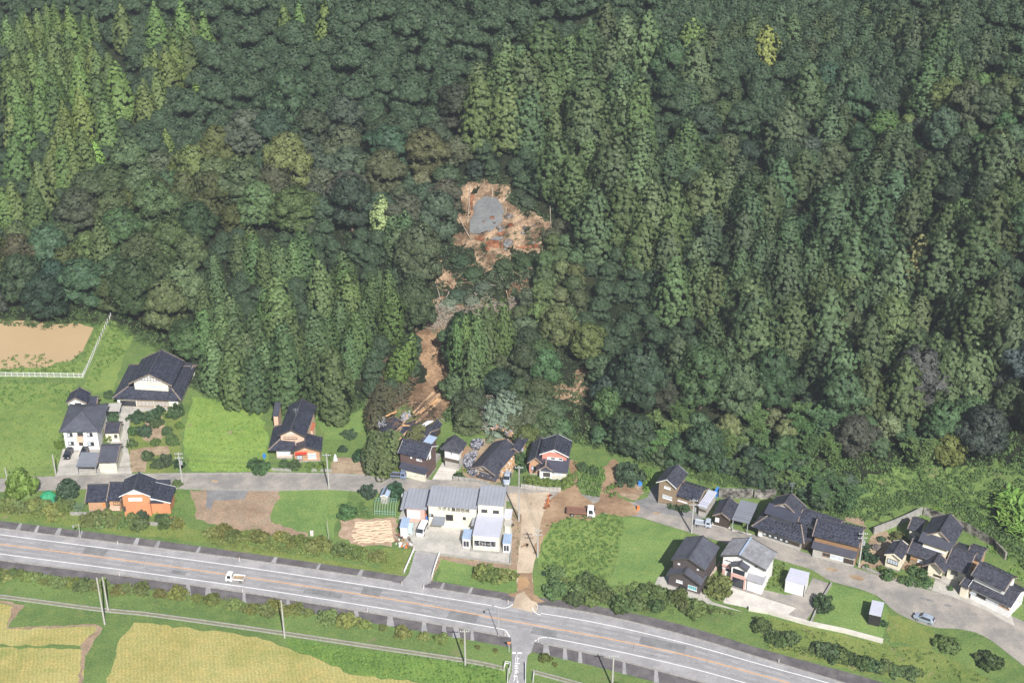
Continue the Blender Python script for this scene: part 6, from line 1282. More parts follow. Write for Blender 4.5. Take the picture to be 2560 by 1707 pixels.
# 17 pink and white house
h = House('house', at(*cF(460, 1210)), 'white and salmon-pink house with pale grey shingle roof, between dark house and white garage')
f = fr_(cF, (168, 948), (640, 1100), (755, 916), 5.8); yf = math.atan2(f.ex.y, f.ex.x); h.gable(f, 1.65, 'd', (.45, .6), roof='tile_grey', rows=None, wall='white_wall', verge='frame_dark', rf=.41, ridge='metal_blue'); h.win(f, cF(220, 975), cF(298, 1020), panes=2, frame_='frame_white'); h.slab(f, cF(195, 1018), cF(300, 1068), 'salmon', name='balcony_front', out=.5); h.slab(f, cF(200, 1070), cF(215, 1130), 'salmon', name='pilaster', out=.5); h.win(f, cF(220, 1060), cF(300, 1125), frame_='frame_white')
h.win(f, cF(530, 1030), cF(552, 1062), panes=1); f.ov = (.45, .6)
k_ = sub(f, f.W * .27, -1.1, f.W * .37, 3.0, 5.0); h.gable(k_, .8, 'd', (.2, .3), roof='tile_slate', rows=None, wall='white_wall', verge='frame_dark')
for u0, u1, z0, z1, m_, n_ in ((.22, k_.W - .22, 2.5, 3.3, 'salmon', 'balcony_front'), (.22, .55, .05, 2.5, 'salmon', 'pilaster'), (k_.W - .55, k_.W - .22, .05, 2.5, 'salmon', 'pilaster'), (.6, k_.W - .6, .1, 2.4, 'glass', 'porch_opening'), (.55, k_.W - .55, 3.4, 4.6, 'glass', 'balcony_opening')):
    mb = MB(); mb.box(k_.P(u0, .3 - (.14 if m_ == 'salmon' else .05), z0), k_.ex * (u1 - u0), k_.ey * (.14 if m_ == 'salmon' else .05) * .97, UP * (z1 - z0)); h.part(mb, n_, M[m_])
h.win(f, cF(650, 1130), cF(690, 1080), 'r', frame_='frame_dark', glass='glass', zclip=(.9, 2.2)); k_ = sub(f, f.W * .63, -1.0, f.W * .36, 2.0, 2.8); h.shed(k_, .8, 'tile_grey', 'white_wall', (.2, .4), rname='bay_roof'); h.win(k_, cF(470, 1145), cF(570, 1215), panes=4, frame_='frame_dark', zclip=(.4, 2.4))
# 18 white garage
h = House('garage', at(*cF(940, 1300)), 'flat-roofed white garage between the street and the concrete yard', 'garage')
f = fr_(cF, (838, 1200), (1040, 1253), (1120, 1131, .25), 2.9); h.shed(f, .25, 'metal_pale', 'white_paint', (.06, .1), .18); f.ov = (.06, .1); h.win(f, cF(1082, 1215), cF(1100, 1180), 'r', panes=1)
mb = MB(); mb.box(f.P(f.W - .14, .04, 0), f.ex * .16, f.ey * .1, UP * 2.9); h.part(mb, 'downpipe', M['frame_dark'])
# 19 dark box shed on the lawn
h = House('shed', at(*cG(195, 1370)), 'black-sided shed with pale metal roof on the corner lawn', 'shed')
f = fr_(cG, (133, 1298), (258, 1326), (312, 1187, .2), 2.6); h.shed(f, .2, 'metal_pale', 'black_wall', (.06, .06), .14)
# 20 large house, far right
h = House('farmhouse', at(*cG(700, 840)), 'rambling black-roofed house behind clipped round bushes, far right', 'house')
f = fr_(cG, (640, 545), (972, 655), (1120, 412), 6.1); yg = math.atan2(f.ex.y, f.ex.x); fg = sub(f, 0, 2.0, f.W, f.D - 2.0, 6.1); h.gable(fg, 2.4, 'd', (.9, .5), roof='tile_matt', rows=None, wall='ivory', zb=3.3, verge='flash', rf=.54); h.box(f, (.9, .8), 3.3, 6.1, 'ivory'); h.win(f, cG(665, 582), cG(915, 672), panes=8, frame_='frame_white', glass='pale_pane', zclip=(4.6, 5.9)); k_ = sub(f, 0, 0, f.W, 2.4, 6.1); h.shed(k_, .8, 'tile_matt', rname='front_eave')
f = fr_(cG, (525, 672), (775, 752), 6.5, 3.2, yg); f.W += 1.5; h.gable(f, 1.7, 'w', (.6, .9), roof='tile_matt', rows=None, wall='tan_wall', verge='flash'); h.win(f, cG(555, 700), cG(632, 745), frame_='wood', glass='orange_wood', panes=3); h.win(f, cG(638, 728), cG(690, 775), frame_='frame_white', glass='pale_pane')
f = fr_(cG, (290, 692), (472, 742), (552, 602), 3.4, yg); h.gable(f, .9, 'd', (.3, .5), roof='tile_matt', rows=None, wall='ivory', verge='ivory', rf=.5); h.win(f, cG(328, 718), cG(430, 800), panes=4, frame_='frame_dark', glass='pale_pane'); h.plinth(f)
f = fr_(cG, (682, 805), (915, 882), (980, 790), 2.9, yg); h.gable(f, 1.8, 'd', (1.0, 1.1), roof='tile_matt', rows=None, wall='ivory', verge='flash'); h.slab(f, cG(800, 880), cG(880, 930), 'wood_dark'); h.plinth(f)
f = fr_(cG, (905, 820), (1150, 885), 9.4, 3.1, yg); h.gable(f, 1.8, 'w', (.6, .9), roof='tile_matt', rows=None, wall='cream_wall', verge='flash'); h.win(f, cG(985, 845), cG(1045, 900), panes=3)
f = fr_(cG, (528, 422), (668, 462), (720, 330), 3.2, yg); h.gable(f, 1.2, 'w', (.4, .5), roof='tile_matt', rows=None, wall='cream_wall', verge='flash'); h.win(f, cG(560, 450), cG(640, 500), frame_='frame_white', glass='pale_pane')
f = fr_(cG, (1130, 712), (1290, 757), (1380, 628), 3.6, yg); h.gable(f, 1.0, 'w', (.3, .4), roof='tile_matt', rows=(.8, 1.5, 2.2), wall='tan_orange', verge='flash')
# 21 long storehouse, far right
h = House('storehouse', at(*cG(1400, 1250)), 'long storehouse with two-tier black roof and white doors, bottom right corner of the village', 'storehouse')
f = fr_(cG, (1185, 900), (1532, 1068), (1660, 918), 5.6); yh = math.atan2(f.ex.y, f.ex.x); h.gable(f, 1.6, 'w', (.4, .8), roof='tile_matt', rows=(1.0, 2.0), wall='white_wall', verge='flash')
f = fr_(cG, (1148, 1030), (1610, 1228), (1740, 1035), 3.2, yh); h.gable(f, 1.7, 'w', (.5, .8), roof='tile_matt', rows=(1.0,), wall='white_wall', verge='frame_white'); h.win(f, cG(1248, 1080), cG(1338, 1150), panes=2, frame_='wood_dark', glass='black_wall', zclip=(.1, 2.6)); h.slab(f, cG(1176, 1060), cG(1245, 1120), 'pale_pane'); h.slab(f, cG(1340, 1130), cG(1475, 1215), 'pale_pane', name='shutter'); h.win(f, cG(1480, 1190), cG(1590, 1260), panes=4, frame_='tan_orange', light='pale_pane')
f = fr_(cG, (1060, 1005), (1160, 1035), 5.0, 2.8, yh); h.gable(f, .8, 'w', (.2, .4), roof='tile_matt', rows=None, wall='ivory', verge='flash')
# 22 buried house under the logs
h = House('wrecked_house', at(*cO(650, 640)), 'wrecked black-tiled house lying under fallen cedars and branches', 'house')
f = fr_(cO, (215, 790), (520, 830), (600, 560), 1.6); h.gable(f, 1.4, 'd', (.5, .5), rows=(.9, 1.8, 2.7), wall='wood_dark', gap=.8)
f = fr_(cO, (520, 780), (900, 900), 8.0, 2.0); h.gable(f, 1.5, 'w', (.5, .5), rows=(.9, 1.8, 2.7), wall='wood_dark', gap=.8); mb = MB(); mb.box(f.P(f.W * .42, 2.0, 3.4), f.ex * 1.1 + f.ey * .7, f.ey * 5.5 + f.ex * 1.2, UP * .25); h.part(mb, 'torn_wall', M['white_wall'])
f = fr_(cO, (880, 790), (1000, 820), (1090, 560), 2.2); h.gable(f, 1.0, 'd', (.3, .4), rows=(.8, 1.6), wall='wood_dark', gap=.8)

# ------------------------------------------------------------------ vehicles
def loft(mb, secs, mi=0):
    """body skin from cross-sections: (x, half width low, half width high, z low, z waist, z top, half width roof)"""
    rings = []
    for x, wl, wm, z0, zm, z1, wr in secs: rings.append([(x, -wl, z0), (x, -wm, (z0 + zm) / 2), (x, -wm, zm), (x, -wr, z1 - .04), (x, -wr + .1, z1), (x, wr - .1, z1), (x, wr, z1 - .04), (x, wm, zm), (x, wm, (z0 + zm) / 2), (x, wl, z0)])
    for a, b in zip(rings[:-1], rings[1:]):
        for i in range(10): mb.face([a[i], b[i], b[(i + 1) % 10], a[(i + 1) % 10]], mi)
    mb.face(rings[0], mi); mb.face(rings[-1][::-1], mi)
def wheels(root, xs, w_, r=.28):
    for x in xs:
        for sd in (-1, 1):
            mb = MB(); mb.tube([(x, sd * (w_ - .1), r), (x, sd * (w_ + .04), r)], r, 12); wo = mb.build('wheel', M['tyre'], root)
            mb = MB(); mb.tube([(x, sd * (w_ + .03), r), (x, sd * (w_ + .055), r)], r * .55, 10); mb.build('rim', M['steel'], wo)
def glassq(root, quads):
    for q in quads: mb = MB(); mb.face(q); mb.build('window', M['glass'], root)
def lamps(root, x, ys, z, n='headlight', m='frame_white'):
    for y in ys: mb = MB(); mb.cbox((x, y, z), .06, .26, .14); mb.build(n, M[m], root)
def car(label, cat, paint, L=4.1, wd=.82, kind='hatch'):
    r = empty('parked_car', (0, 0, 0), label, cat); mb = MB(); h = L / 2
    if kind == 'hatch': secs = [(-h, .6, .7, .35, .75, .78, .62), (-h + .12, .74, wd, .22, .85, .95, .66), (-h + .45, .76, wd, .2, .9, 1.38, .6), (-.5, .76, wd, .2, .9, 1.5, .6), (.35, .76, wd, .2, .9, 1.46, .6), (1.1, .76, wd, .2, .88, .96, .7), (h - .25, .74, wd - .03, .22, .78, .84, .66), (h, .6, .66, .34, .6, .68, .55)]
    else: secs = [(-h, .7, wd, .25, .95, 1.75, .66), (-h + .2, .74, wd, .22, .95, 1.86, .68), (.6, .74, wd, .22, .95, 1.88, .68), (h - .75, .74, wd, .22, .95, 1.8, .66), (h - .2, .72, wd - .02, .24, .9, 1.0, .7), (h, .62, .7, .3, .7, .8, .64)]
    loft(mb, secs); mb.build('body', M[paint], r); wheels(r, (-h + .75, h - .75), wd - .02)
    if kind == 'hatch':
        glassq(r, [[(.42, -.58, 1.47), (.42, .58, 1.47), (1.1, .68, 1.0), (1.1, -.68, 1.0)], [(-h + .1, -.62, .98), (-h + .1, .62, .98), (-h + .4, .56, 1.36), (-h + .4, -.56, 1.36)]])
        for s_ in (-1, 1): glassq(r, [[(-h + .6, s_ * (wd + .01), .93), (.95, s_ * (wd + .01), .93), (.3, s_ * .62, 1.42), (-h + .75, s_ * .62, 1.38)]])
    else:
        glassq(r, [[(h - .72, -.62, 1.8), (h - .72, .62, 1.8), (h - .2, .68, 1.05), (h - .2, -.68, 1.05)], [(-h - .01, -.6, 1.1), (-h - .01, .6, 1.1), (-h + .0, .6, 1.65), (-h + .0, -.6, 1.65)]])
        for s_ in (-1, 1):
            for a, b in ((-h + .3, -.45), (-.35, .35), (.45, h - .5)): glassq(r, [[(a, s_ * (wd + .012), 1.0), (b, s_ * (wd + .012), 1.0), (b, s_ * .72, 1.62), (a, s_ * .72, 1.62)]])
    lamps(r, h - .02, (-.5, .5), .66); lamps(r, -h + .01, (-.55, .55), .8, 'tail_light', 'red_paint'); return r
def truck(label, paint, L=3.4, wd=.74, cabL=1.15, bed='steel', bedz=.75, cabh=1.78, load=None, name='pickup_truck'):
    r = empty(name, (0, 0, 0), label, 'truck'); h = L / 2; mb = MB()
    loft(mb, [(h - cabL, wd - .03, wd, .3, 1.0, cabh - .02, wd - .12), (h - cabL * .45, wd - .03, wd, .3, 1.0, cabh, wd - .12), (h - cabL * .22, wd - .03, wd, .3, 1.0, cabh - .05, wd - .13), (h - .03, wd - .06, wd - .03, .3, .98, 1.03, wd - .08), (h, wd - .12, wd - .08, .36, .85, .9, wd - .12)]); mb.build('cab', M[paint], r)
    glassq(r, [[(h - cabL * .2, -wd + .16, cabh - .1), (h - cabL * .2, wd - .16, cabh - .1), (h - .02, wd - .1, 1.08), (h - .02, -wd + .1, 1.08)], [(h - cabL - .01, wd - .2, 1.15), (h - cabL - .01, -wd + .2, 1.15), (h - cabL - .01, -wd + .2, cabh - .2), (h - cabL - .01, wd - .2, cabh - .2)]])
    for s_ in (-1, 1): glassq(r, [[(h - cabL * .85, s_ * (wd + .008), 1.05), (h - cabL * .25, s_ * (wd + .008), 1.05), (h - cabL * .35, s_ * (wd - .1), cabh - .18), (h - cabL * .85, s_ * (wd - .1), cabh - .18)]])
    b0, b1 = -h, h - cabL - .06; mb = MB(); mb.box((b0, -wd, bedz - .12), (b1 - b0, 0, 0), (0, 2 * wd, 0), (0, 0, .1)); mb.build('bed', M[bed], r)
    hh = .3 if L > 3.6 else .28; pm = bed if L > 5 else paint
    for q in (((b0, -wd, bedz), (b1 - b0, 0, 0), (0, .05, 0)), ((b0, wd - .05, bedz), (b1 - b0, 0, 0), (0, .05, 0)), ((b0, -wd, bedz), (.05, 0, 0), (0, 2 * wd, 0)), ((b1 - .05, -wd, bedz), (.05, 0, 0), (0, 2 * wd, 0))):
        mb = MB(); mb.box(*q, (0, 0, hh)); mb.build('bed_side', M['frame_white'] if pm == 'car_white' else M[pm], r)
    mb = MB(); mb.box((-h + .1, -.35, .35), (L - cabL, 0, 0), (0, .7, 0), (0, 0, .25)); mb.build('chassis', M['frame_dark'], r)
    wheels(r, (-h + L * .2, h - L * .17), wd - .04, .27 if L < 4 else .4); lamps(r, h - .01, (-wd + .22, wd - .22), .7)
    return r
def setv(r, p, deg, sc=1.0, z=.05): r.location = (p.x, p.y, z); r.rotation_euler[2] = R(deg); r.scale = (sc,) * 3
v = truck('white pickup truck driving on the main road, brown boards in its bed', 'car_white', 3.9, .8, 1.4, 'garden_soil', .8, 1.9); setv(v, (at(*cI(2105, 645)) + at(*cI(2215, 648))) / 2 + Vector((0, .6, 0)), 180 - 8)
t_ = MB(); t_.cbox((-.9, 0, .86), 1.4, .9, .18, .1); tag(t_.build('load_of_boards', M['grey_branch'], v))
v = truck('blue-grey pickup truck parked beside the fallen cedar', 'car_blue', 3.6, .76, 1.3, 'frame_dark'); setv(v, at(*cO(560, 1378)) + Vector((0, .5, 0)), -6)
v = truck('pale blue-grey pickup truck loaded with blue sheets, on the street by the utility pole', 'car_pale', 3.6, .76, 1.3, 'steel'); setv(v, at(*cE(1560, 725)), -14)
rr = random.Random(9); 
for k in range(5): mb = MB(); mb.ball((-1.3 + .4 * k, rr.uniform(-.3, .3), .95), .35, .35, .25, 7, 4, 0, .3, rr); mb.build('blue_sheet', M[('blue_sheet', 'frame_white', 'blue_sheet', 'blue_sheet', 'metal_blue')[k]], v)
v = truck('white-cabbed flatbed truck with rusty brown bed standing in the mud', 'car_white', 6.2, 1.0, 1.65, 'rust_bed', 1.0, 2.2, name='flatbed_truck'); setv(v, at(*cE(420, 640)) + Vector((0, .7, 0)), -6)
v = car('white van parked on the workshop forecourt', 'van', 'car_white', 4.1, .82, 'van'); setv(v, at(*cM(440, 860)), 76 + 180)
v = car('silver hatchback parked at the street edge, far right', 'car', 'car_silver', 4.1); setv(v, at(*cG(702, 1365)), 149)
v = car('pale silver-blue hatchback nose-down beside the collapsed house', 'car', 'car_pale', 4.3); setv(v, at(*cO(2135, 1400)), -97)
v = car('black car parked in front of the white house', 'car', 'car_black', 3.9); setv(v, at(*cA(464, 1025)), -92)
v = car('dark car mostly hidden behind the grey carport', 'car', 'car_black', 3.9); setv(v, at(*cA(572, 1020)), -90)
v = car('white vehicle just behind the left workshop roof', 'van', 'car_white', 4.2, .82, 'van'); setv(v, at(*cO(760, 1555)) + Vector((0, -3.2, 0)), 2)

# ------------------------------------------------------------------ poles, wires, signs
def pole(base, top, label, name='utility_pole', arms=1, trans=False, r=.19, lamp=False, cat='utility pole', h=None):
    b = at(*base); s_ = scale_at(b); hh = h or min(14.5, max(3, (base[1] - top[1]) / (s_ * .80)))
    t = empty(name, (0, 0, 0), label, cat); mb = MB(); mb.tube([(0, 0, -.2), (0, 0, hh)], [r, r * .72], 8); mb.build('post', M['pole'], t)
    for k in range(arms):
        z = hh - .5 - k * 1.1; mb = MB(); mb.box((-.9, -.05, z), (1.8, 0, 0), (0, .1, 0), (0, 0, .1)); a = mb.build('crossarm', M['steel'], t)
        for x in (-.8, -.3, .4, .8): mb = MB(); mb.tube([(x, 0, z + .1), (x, 0, z + .32)], .06, 6); mb.build('insulator', M['frame_white'], a)
    if trans: mb = MB(); mb.tube([(.38, 0, hh - 3.2), (.38, 0, hh - 2.2)], .27, 9); mb.build('transformer', M['steel'], t)
    if lamp: mb = MB(); mb.tube([(0, 0, hh - .1), (-.7, -.9, hh + .25)], .05, 5); mb.cbox((-.8, -1.1, hh + .15), .35, .7, .12, .3); mb.build('lamp_head', M['steel'], t)
    t.location = b; return t, b + Vector((0, 0, hh))
PT = {}
for k, f, b, tp, lab, kw in (
    ('w0', cA, (60, 1235), (38, 1108), 'short concrete pole at the left end of the village street, by the bright round tree', dict(arms=0)),
    ('w1', cA, (380, 1162), (364, 1020), 'concrete pole at the corner of the white house yard', dict(arms=0)),
    ('w2', cA, (1232, 1205), (1215, 1008), 'utility pole with equipment between garden and fallow field', dict(arms=2, trans=True)),
    ('g1', cA, (875, 965), (858, 830), 'thin pole standing in the farmhouse drive', dict(arms=0, r=.07)),
    ('w3', cB, (1500, 1103), (1492, 768), 'utility pole in front of the peach house', dict(arms=1)),
    ('g2', cJ, (960, 245), (952, 82), 'thin bare pole in the small lawn left of the tilled plot', dict(arms=0, r=.07)),
    ('p1', cJ, (557, 1150), (527, 795), 'tall roadside pole between green paddy and channel, left of the orchard end', dict(arms=0, lamp=False)),
    ('p2', cJ, (2215, 1405), (2198, 1062), 'utility pole with insulators beside the channel near the junction', dict(arms=1)),
    ('p3', cI, (962, 1028), (965, 590), 'taller of the twin concrete poles in the lower left', dict(arms=0)),
    ('p4', cI, (993, 900), (974, 588), 'shorter of the twin concrete poles in the lower left', dict(arms=0)),
    ('w4', cC, (1400, 1420), (1410, 885), 'tall utility pole between workshop and sandy side road', dict(arms=1, r=.19)),
    ('w5', cD, (1158, 640), (1148, 428), 'utility pole on the right edge of the sandy side road', dict(arms=2)),
    ('w6', cE, (1450, 792), (1447, 478), 'utility pole with transformer in front of the tan house', dict(arms=2, trans=True)),
    ('w7', cF, (1595, 1058), (1612, 700), 'utility pole with transformer at the corner of the long storehouse', dict(arms=2, trans=True)),
    ('p5', cK, (-1430, 1600), (-1440, 1290), 'roadside pole at the bottom edge right of the junction', dict(arms=1))):
    _, PT[k] = pole(f(*b), f(*tp), lab, **kw)
_, q = pole(cD(865, 1237), cD(862, 1010), 'slim grey street lamp at the junction', 'street_lamp', 0, r=.08, lamp=True, cat='street lamp')
_, q = pole(cI(742, 237), cI(728, 108), 'short bent lamp post on the upper road shoulder, lower left', 'street_lamp', 0, r=.09, lamp=True, cat='street lamp')
def wire(a, b, off=(0, 0, 0), sag=.8, r=.02, lab=''):
    a, b = Vector(a) + Vector(off), Vector(b) + Vector(off); mb = MB()
    P = [a.lerp(b, t) - Vector((0, 0, sag * 4 * t * (1 - t))) for t in np.linspace(0, 1, 12)]; mb.tube(P, r, 4)
    return tag(mb.build('overhead_wire', M['wire']), lab, 'wire', 'overhead wires along the village street')
PN = dict(w0='street end', w2='garden corner', w3='peach house', w4='workshop', w5='side road', w6='tan house', w7='long storehouse')
for a, b in (('w0', 'w2'), ('w2', 'w3'), ('w3', 'w4'), ('w4', 'w6'), ('w6', 'w7'), ('w4', 'w5')):
    for (dx, dz), nm in zip(((-.3, -.35), (.4, -.4), (0, -1.9)), ('nearer top', 'farther top', 'lowest')): wire(PT[a], PT[b], (dx * .3, dx, dz), lab=f'{nm} wire from the {PN[a]} pole to the {PN[b]} pole')
wire(PT['w7'], PT['w7'] + Vector((50, -38, 0)), (0, 0, -.4), lab='upper wire leaving the long storehouse pole to the right edge'); wire(PT['w7'], PT['w7'] + Vector((50, -38, 0)), (.3, .3, -.6), lab='lower wire leaving the long storehouse pole to the right edge')
def delineator(p, label, h_=1.0):
    t = empty('delineator_post', (0, 0, 0), label, 'road post', 'white reflector posts along the main road'); mb = MB(); mb.tube([(0, 0, 0), (0, 0, h_)], .06, 7); mb.build('post', M['frame_white'], t)
    mb = MB(); mb.tube([(0, 0, h_ - .25), (0, 0, h_ - .12)], .068, 7); mb.build('reflector', M['orange_paint'], t); t.location = p
for f, x, y in ((cI, 1083, 297), (cI, 1099, 583), (cI, 2200, 447), (cI, 2229, 738), (cD, 135, 850), (cD, 298, 878), (cD, 935, 990), (cD, 912, 1232), (cD, 1154, 1030), (cD, 1162, 1277), (cJ, 1315, 917), (cK, 98, 1382)):
    delineator(at(*f(x, y)), 'small white reflector post on the main road')
p = at(*cL(1104, 670)); t = empty('stop_sign', (0, 0, 0), 'red-edged triangular stop sign at the lane mouth', 'road sign'); mb = MB(); mb.tube([(0, 0, 0), (0, 0, 2.3)], .04, 6); mb.build('post', M['frame_white'], t)
mb = MB(); mb.prism([(-.42, -.05, 2.5), (.42, -.05, 2.5), (0, -.05, 1.78)], (0, .03, 0)); mb.build('sign_plate', M['orange_paint'], t)
to_mesh(lettering('lettering', '止まれ', (0, -.058, 2.33), .2, 'white_line', (R(90), 0, 0), 1, 1, t, .002)); t.location = p
t = empty('guard_rail', at(*cL(1040, 1150)), 'white pipe guard rail round the channel inlet by the lane', 'guard rail')
for A, B in (((980, 1130), (1010, 1000)), ((1010, 1000), (1135, 1010)), ((1135, 1010), (1118, 1190)), ((1085, 1160), (1065, 1441)), ((1505, 1010), (1508, 1441)), ((1715, 1240), (1690, 1441))):
    a, b = at(*cL(*A)), at(*cL(*B)); mb = MB(); mb.tube([a, a + UP * .95, b + UP * .95, b], .07, 6); mb.tube([a + UP * .5, b + UP * .5], .06, 6); mb.build('rail', M['frame_white'], t)
for f, L_, lab in ((cD, ((228, 590), (190, 680), (152, 765)), 'white pipe fence on the left edge of the driveway'), (cD, ((418, 625), (388, 710), (360, 805)), 'white pipe fence on the right edge of the driveway')):
    t = empty('driveway_fence', at(*f(*L_[1])), lab, 'fence'); P = curve_pts([at(*f(*q)) for q in L_], 4)
    for z in (.9, .5): mb = MB(); mb.tube([q + UP * z for q in P], .08, 6); mb.build('rail', M['frame_white'], t)
    for q in P: mb = MB(); mb.tube([q, q + UP * .95], .05, 6); mb.build('fence_post', M['frame_white'], t)
# the white fence round the pond
t = empty('pond_fence', at(*cA(560, 495)), 'long white railing fence along the muddy pond', 'fence')
for L_ in (((-300, 478), (0, 488), (280, 492), (562, 497)), ((562, 497), (610, 395), (665, 270), (735, 115)), ((742, 105), (757, 72))):
    P = curve_pts([at(*cA(*q)) for q in L_], 7 if len(L_) > 2 else 2)
    for a, b in zip(P[:-1], P[1:]):
        if (b - a).length < .3: continue
        mb = MB(); d = (b - a)
        for z in (.08, 1.1): mb.box(a + UP * z, d, Vector((0, .05, 0)), UP * .07)
        n = max(3, int(d.length / .22))
        for i in range(n): mb.box(a + d * (i / n) + UP * .1, d.normalized() * .05, Vector((0, .04, 0)), UP * 1.0)
        mb.build('fence_panel', M['frame_white'], t); mb = MB(); mb.cbox(a, .12, .12, 1.3); mb.build('fence_post', M['frame_white'], t)

# ------------------------------------------------------------------ walls
def wall_line(name, pts, w_, hgt, m, label, cat='wall', z0=0.0, blocks=None):
    P = [Vector(p) for p in pts]
    if blocks:
        t = empty(name, P[0], label, cat); rr = random.Random(len(P) * 7)
        for a, b in zip(P[:-1], P[1:]):
            d = (b - a); n = max(1, round(d.length / blocks)); u = d / n; nn = Vector((-d.y, d.x, 0)).normalized() * w_
            for i in range(n):
                for j in range(max(1, round(hgt / .6))):
                    hz = hgt / max(1, round(hgt / .6)); mb = MB(); q = a + u * i + UP * (z0 + j * hz) + nn * rr.uniform(0, .08); mb.box(q + u * .03, u * .94, nn, UP * hz * .95); mb.build('stone', M[m], t)
        return t
    mb = MB()
    for a, b in zip(P[:-1], P[1:]): d = (b - a); nn = Vector((-d.y, d.x, 0)).normalized() * w_; mb.box(a + UP * z0, d, nn, UP * hgt)
    return tag(mb.build(name, M[m]), label, cat)
wall_line('boundary_wall', [at(*cF(*q)) for q in ((150, 345), (330, 352), (500, 352))], .5, 2.3, 'stain_concrete', 'black-stained concrete retaining wall behind the carport')
wall_line('boundary_wall', [at(*cF(*q)) for q in ((515, 352), (620, 358), (740, 345))], .5, 2.1, 'stain_concrete', 'stained retaining wall beside the farmhouse ridge')
wall_line('boundary_wall', [at(*cG(*q)) for q in ((185, 480), (400, 400), (560, 330), (680, 270))], .4, 1.8, 'kerb', 'long concrete retaining wall behind the far right garden')
wall_line('boundary_wall', [at(*cG(*q)) for q in ((690, 275), (820, 320), (1120, 440), (1400, 600), (1530, 740))], .4, 1.9, 'stain_concrete', 'dark stained retaining wall behind the far right house')
wall_line('boundary_wall', [at(*cK(*q)) for q in ((-180, 905), (0, 935), (370, 1042), (700, 1110), (1050, 1205))], .5, .9, 'pale_concrete', 'long pale concrete wall below the yards and corner lawn')
wall_line('boundary_wall', [at(*cK(*q)) for q in ((575, 660), (510, 770), (440, 890), (380, 1030))], .3, .6, 'kerb', 'low concrete wall between yard and corner lawn')
wall_line('boundary_wall', [at(*cO(*q)) for q in ((1345, 1395), (1600, 1420), (1880, 1480))], .3, 1.0, 'kerb', 'low block wall in front of the collapsed house', blocks=1.2)
wall_line('boundary_wall', [at(*cN(*q)) for q in ((-120, 1040), (0, 1055), (280, 1095), (540, 1100))], .4, .9, 'plaster_grey', 'pale stone wall under the hedge of the red-gabled house', blocks=1.0)
wall_line('boundary_wall', [at(*cP(*q)) for q in ((900, 755), (1115, 760))], .3, .8, 'kerb', 'short block wall left of the orange house', blocks=.9)
wall_line('boundary_wall', [at(*cP(*q)) for q in ((1830, 870), (2060, 900))], .3, .8, 'kerb', 'short block wall below the orange house', blocks=.9)
wall_line('boundary_wall', [at(*cG(*q)) for q in ((60, 830), (250, 905), (500, 985), (780, 1050))], .4, .6, 'stone', 'low rubble wall under the clipped bushes', blocks=.8)
wall_line('boundary_wall', [at(*cB(*q)) for q in ((935, 925), (1130, 935))], .3, .6, 'kerb', 'low pale wall left of the peach house path', blocks=.9)
wall_line('boundary_wall', [at(*cB(*q)) for q in ((1280, 930), (1530, 938))], .3, .6, 'kerb', 'low pale wall right of the peach house path', blocks=.9)
wall_line('forecourt_kerb', [at(*cM(*q)) for q in ((300, 1250), (750, 1310), (1400, 1400), (2160, 1500))], .2, .4, 'kerb', 'concrete edge along the front of the workshop forecourt', 'kerb')
wall_line('forecourt_kerb', [at(*cM(*q)) for q in ((2170, 1500), (2190, 1180))], .2, .5, 'kerb', 'concrete edge at the right side of the forecourt', 'kerb')
wall_line('fence', [at(*cE(*q)) for q in ((1540, 1335), (1620, 1230), (1715, 1090))], .1, 1.1, 'pale_pink', 'pale fence between dark house and pink house', 'fence')
wall_line('ramp', [at(*cO(*q)) for q in ((950, 1350), (1060, 1210), (1170, 1070))], 1.6, 1.1, 'kerb', 'sloping concrete ramp wall right of the brown house', 'ramp')

# ------------------------------------------------------------------ shrubs, hedges, garden trees
rs = random.Random(31)
def bush(f, x, y, rpx, s_, col, label, name='shrub', hk=1.0, kinds=None, group=None, cat='shrub', jit=.06, base=True):
    p = at(*f(x, y)); sc = rpx / s_ / scale_at(p); me = rs.choice(kinds or BUSH)
    p = at(f(x, y)[0], f(x, y)[1] + (sc * 4.5 if base else 0)); p.z = H1(p.x, p.y)
    return plant(name, label, cat, group, me, None, p, sc, rs.uniform(0, 6.28), col, zs=hk, crown_name='foliage', jit=jit, rn=rs)
TIGHT = [bush_mesh(170 + k, 1.0, 1.5, .12, True) for k in range(3)]
OL, OL2, GR, DG = (.155, .18, .055), (.13, .165, .055), (.12, .19, .05), (.05, .085, .04)
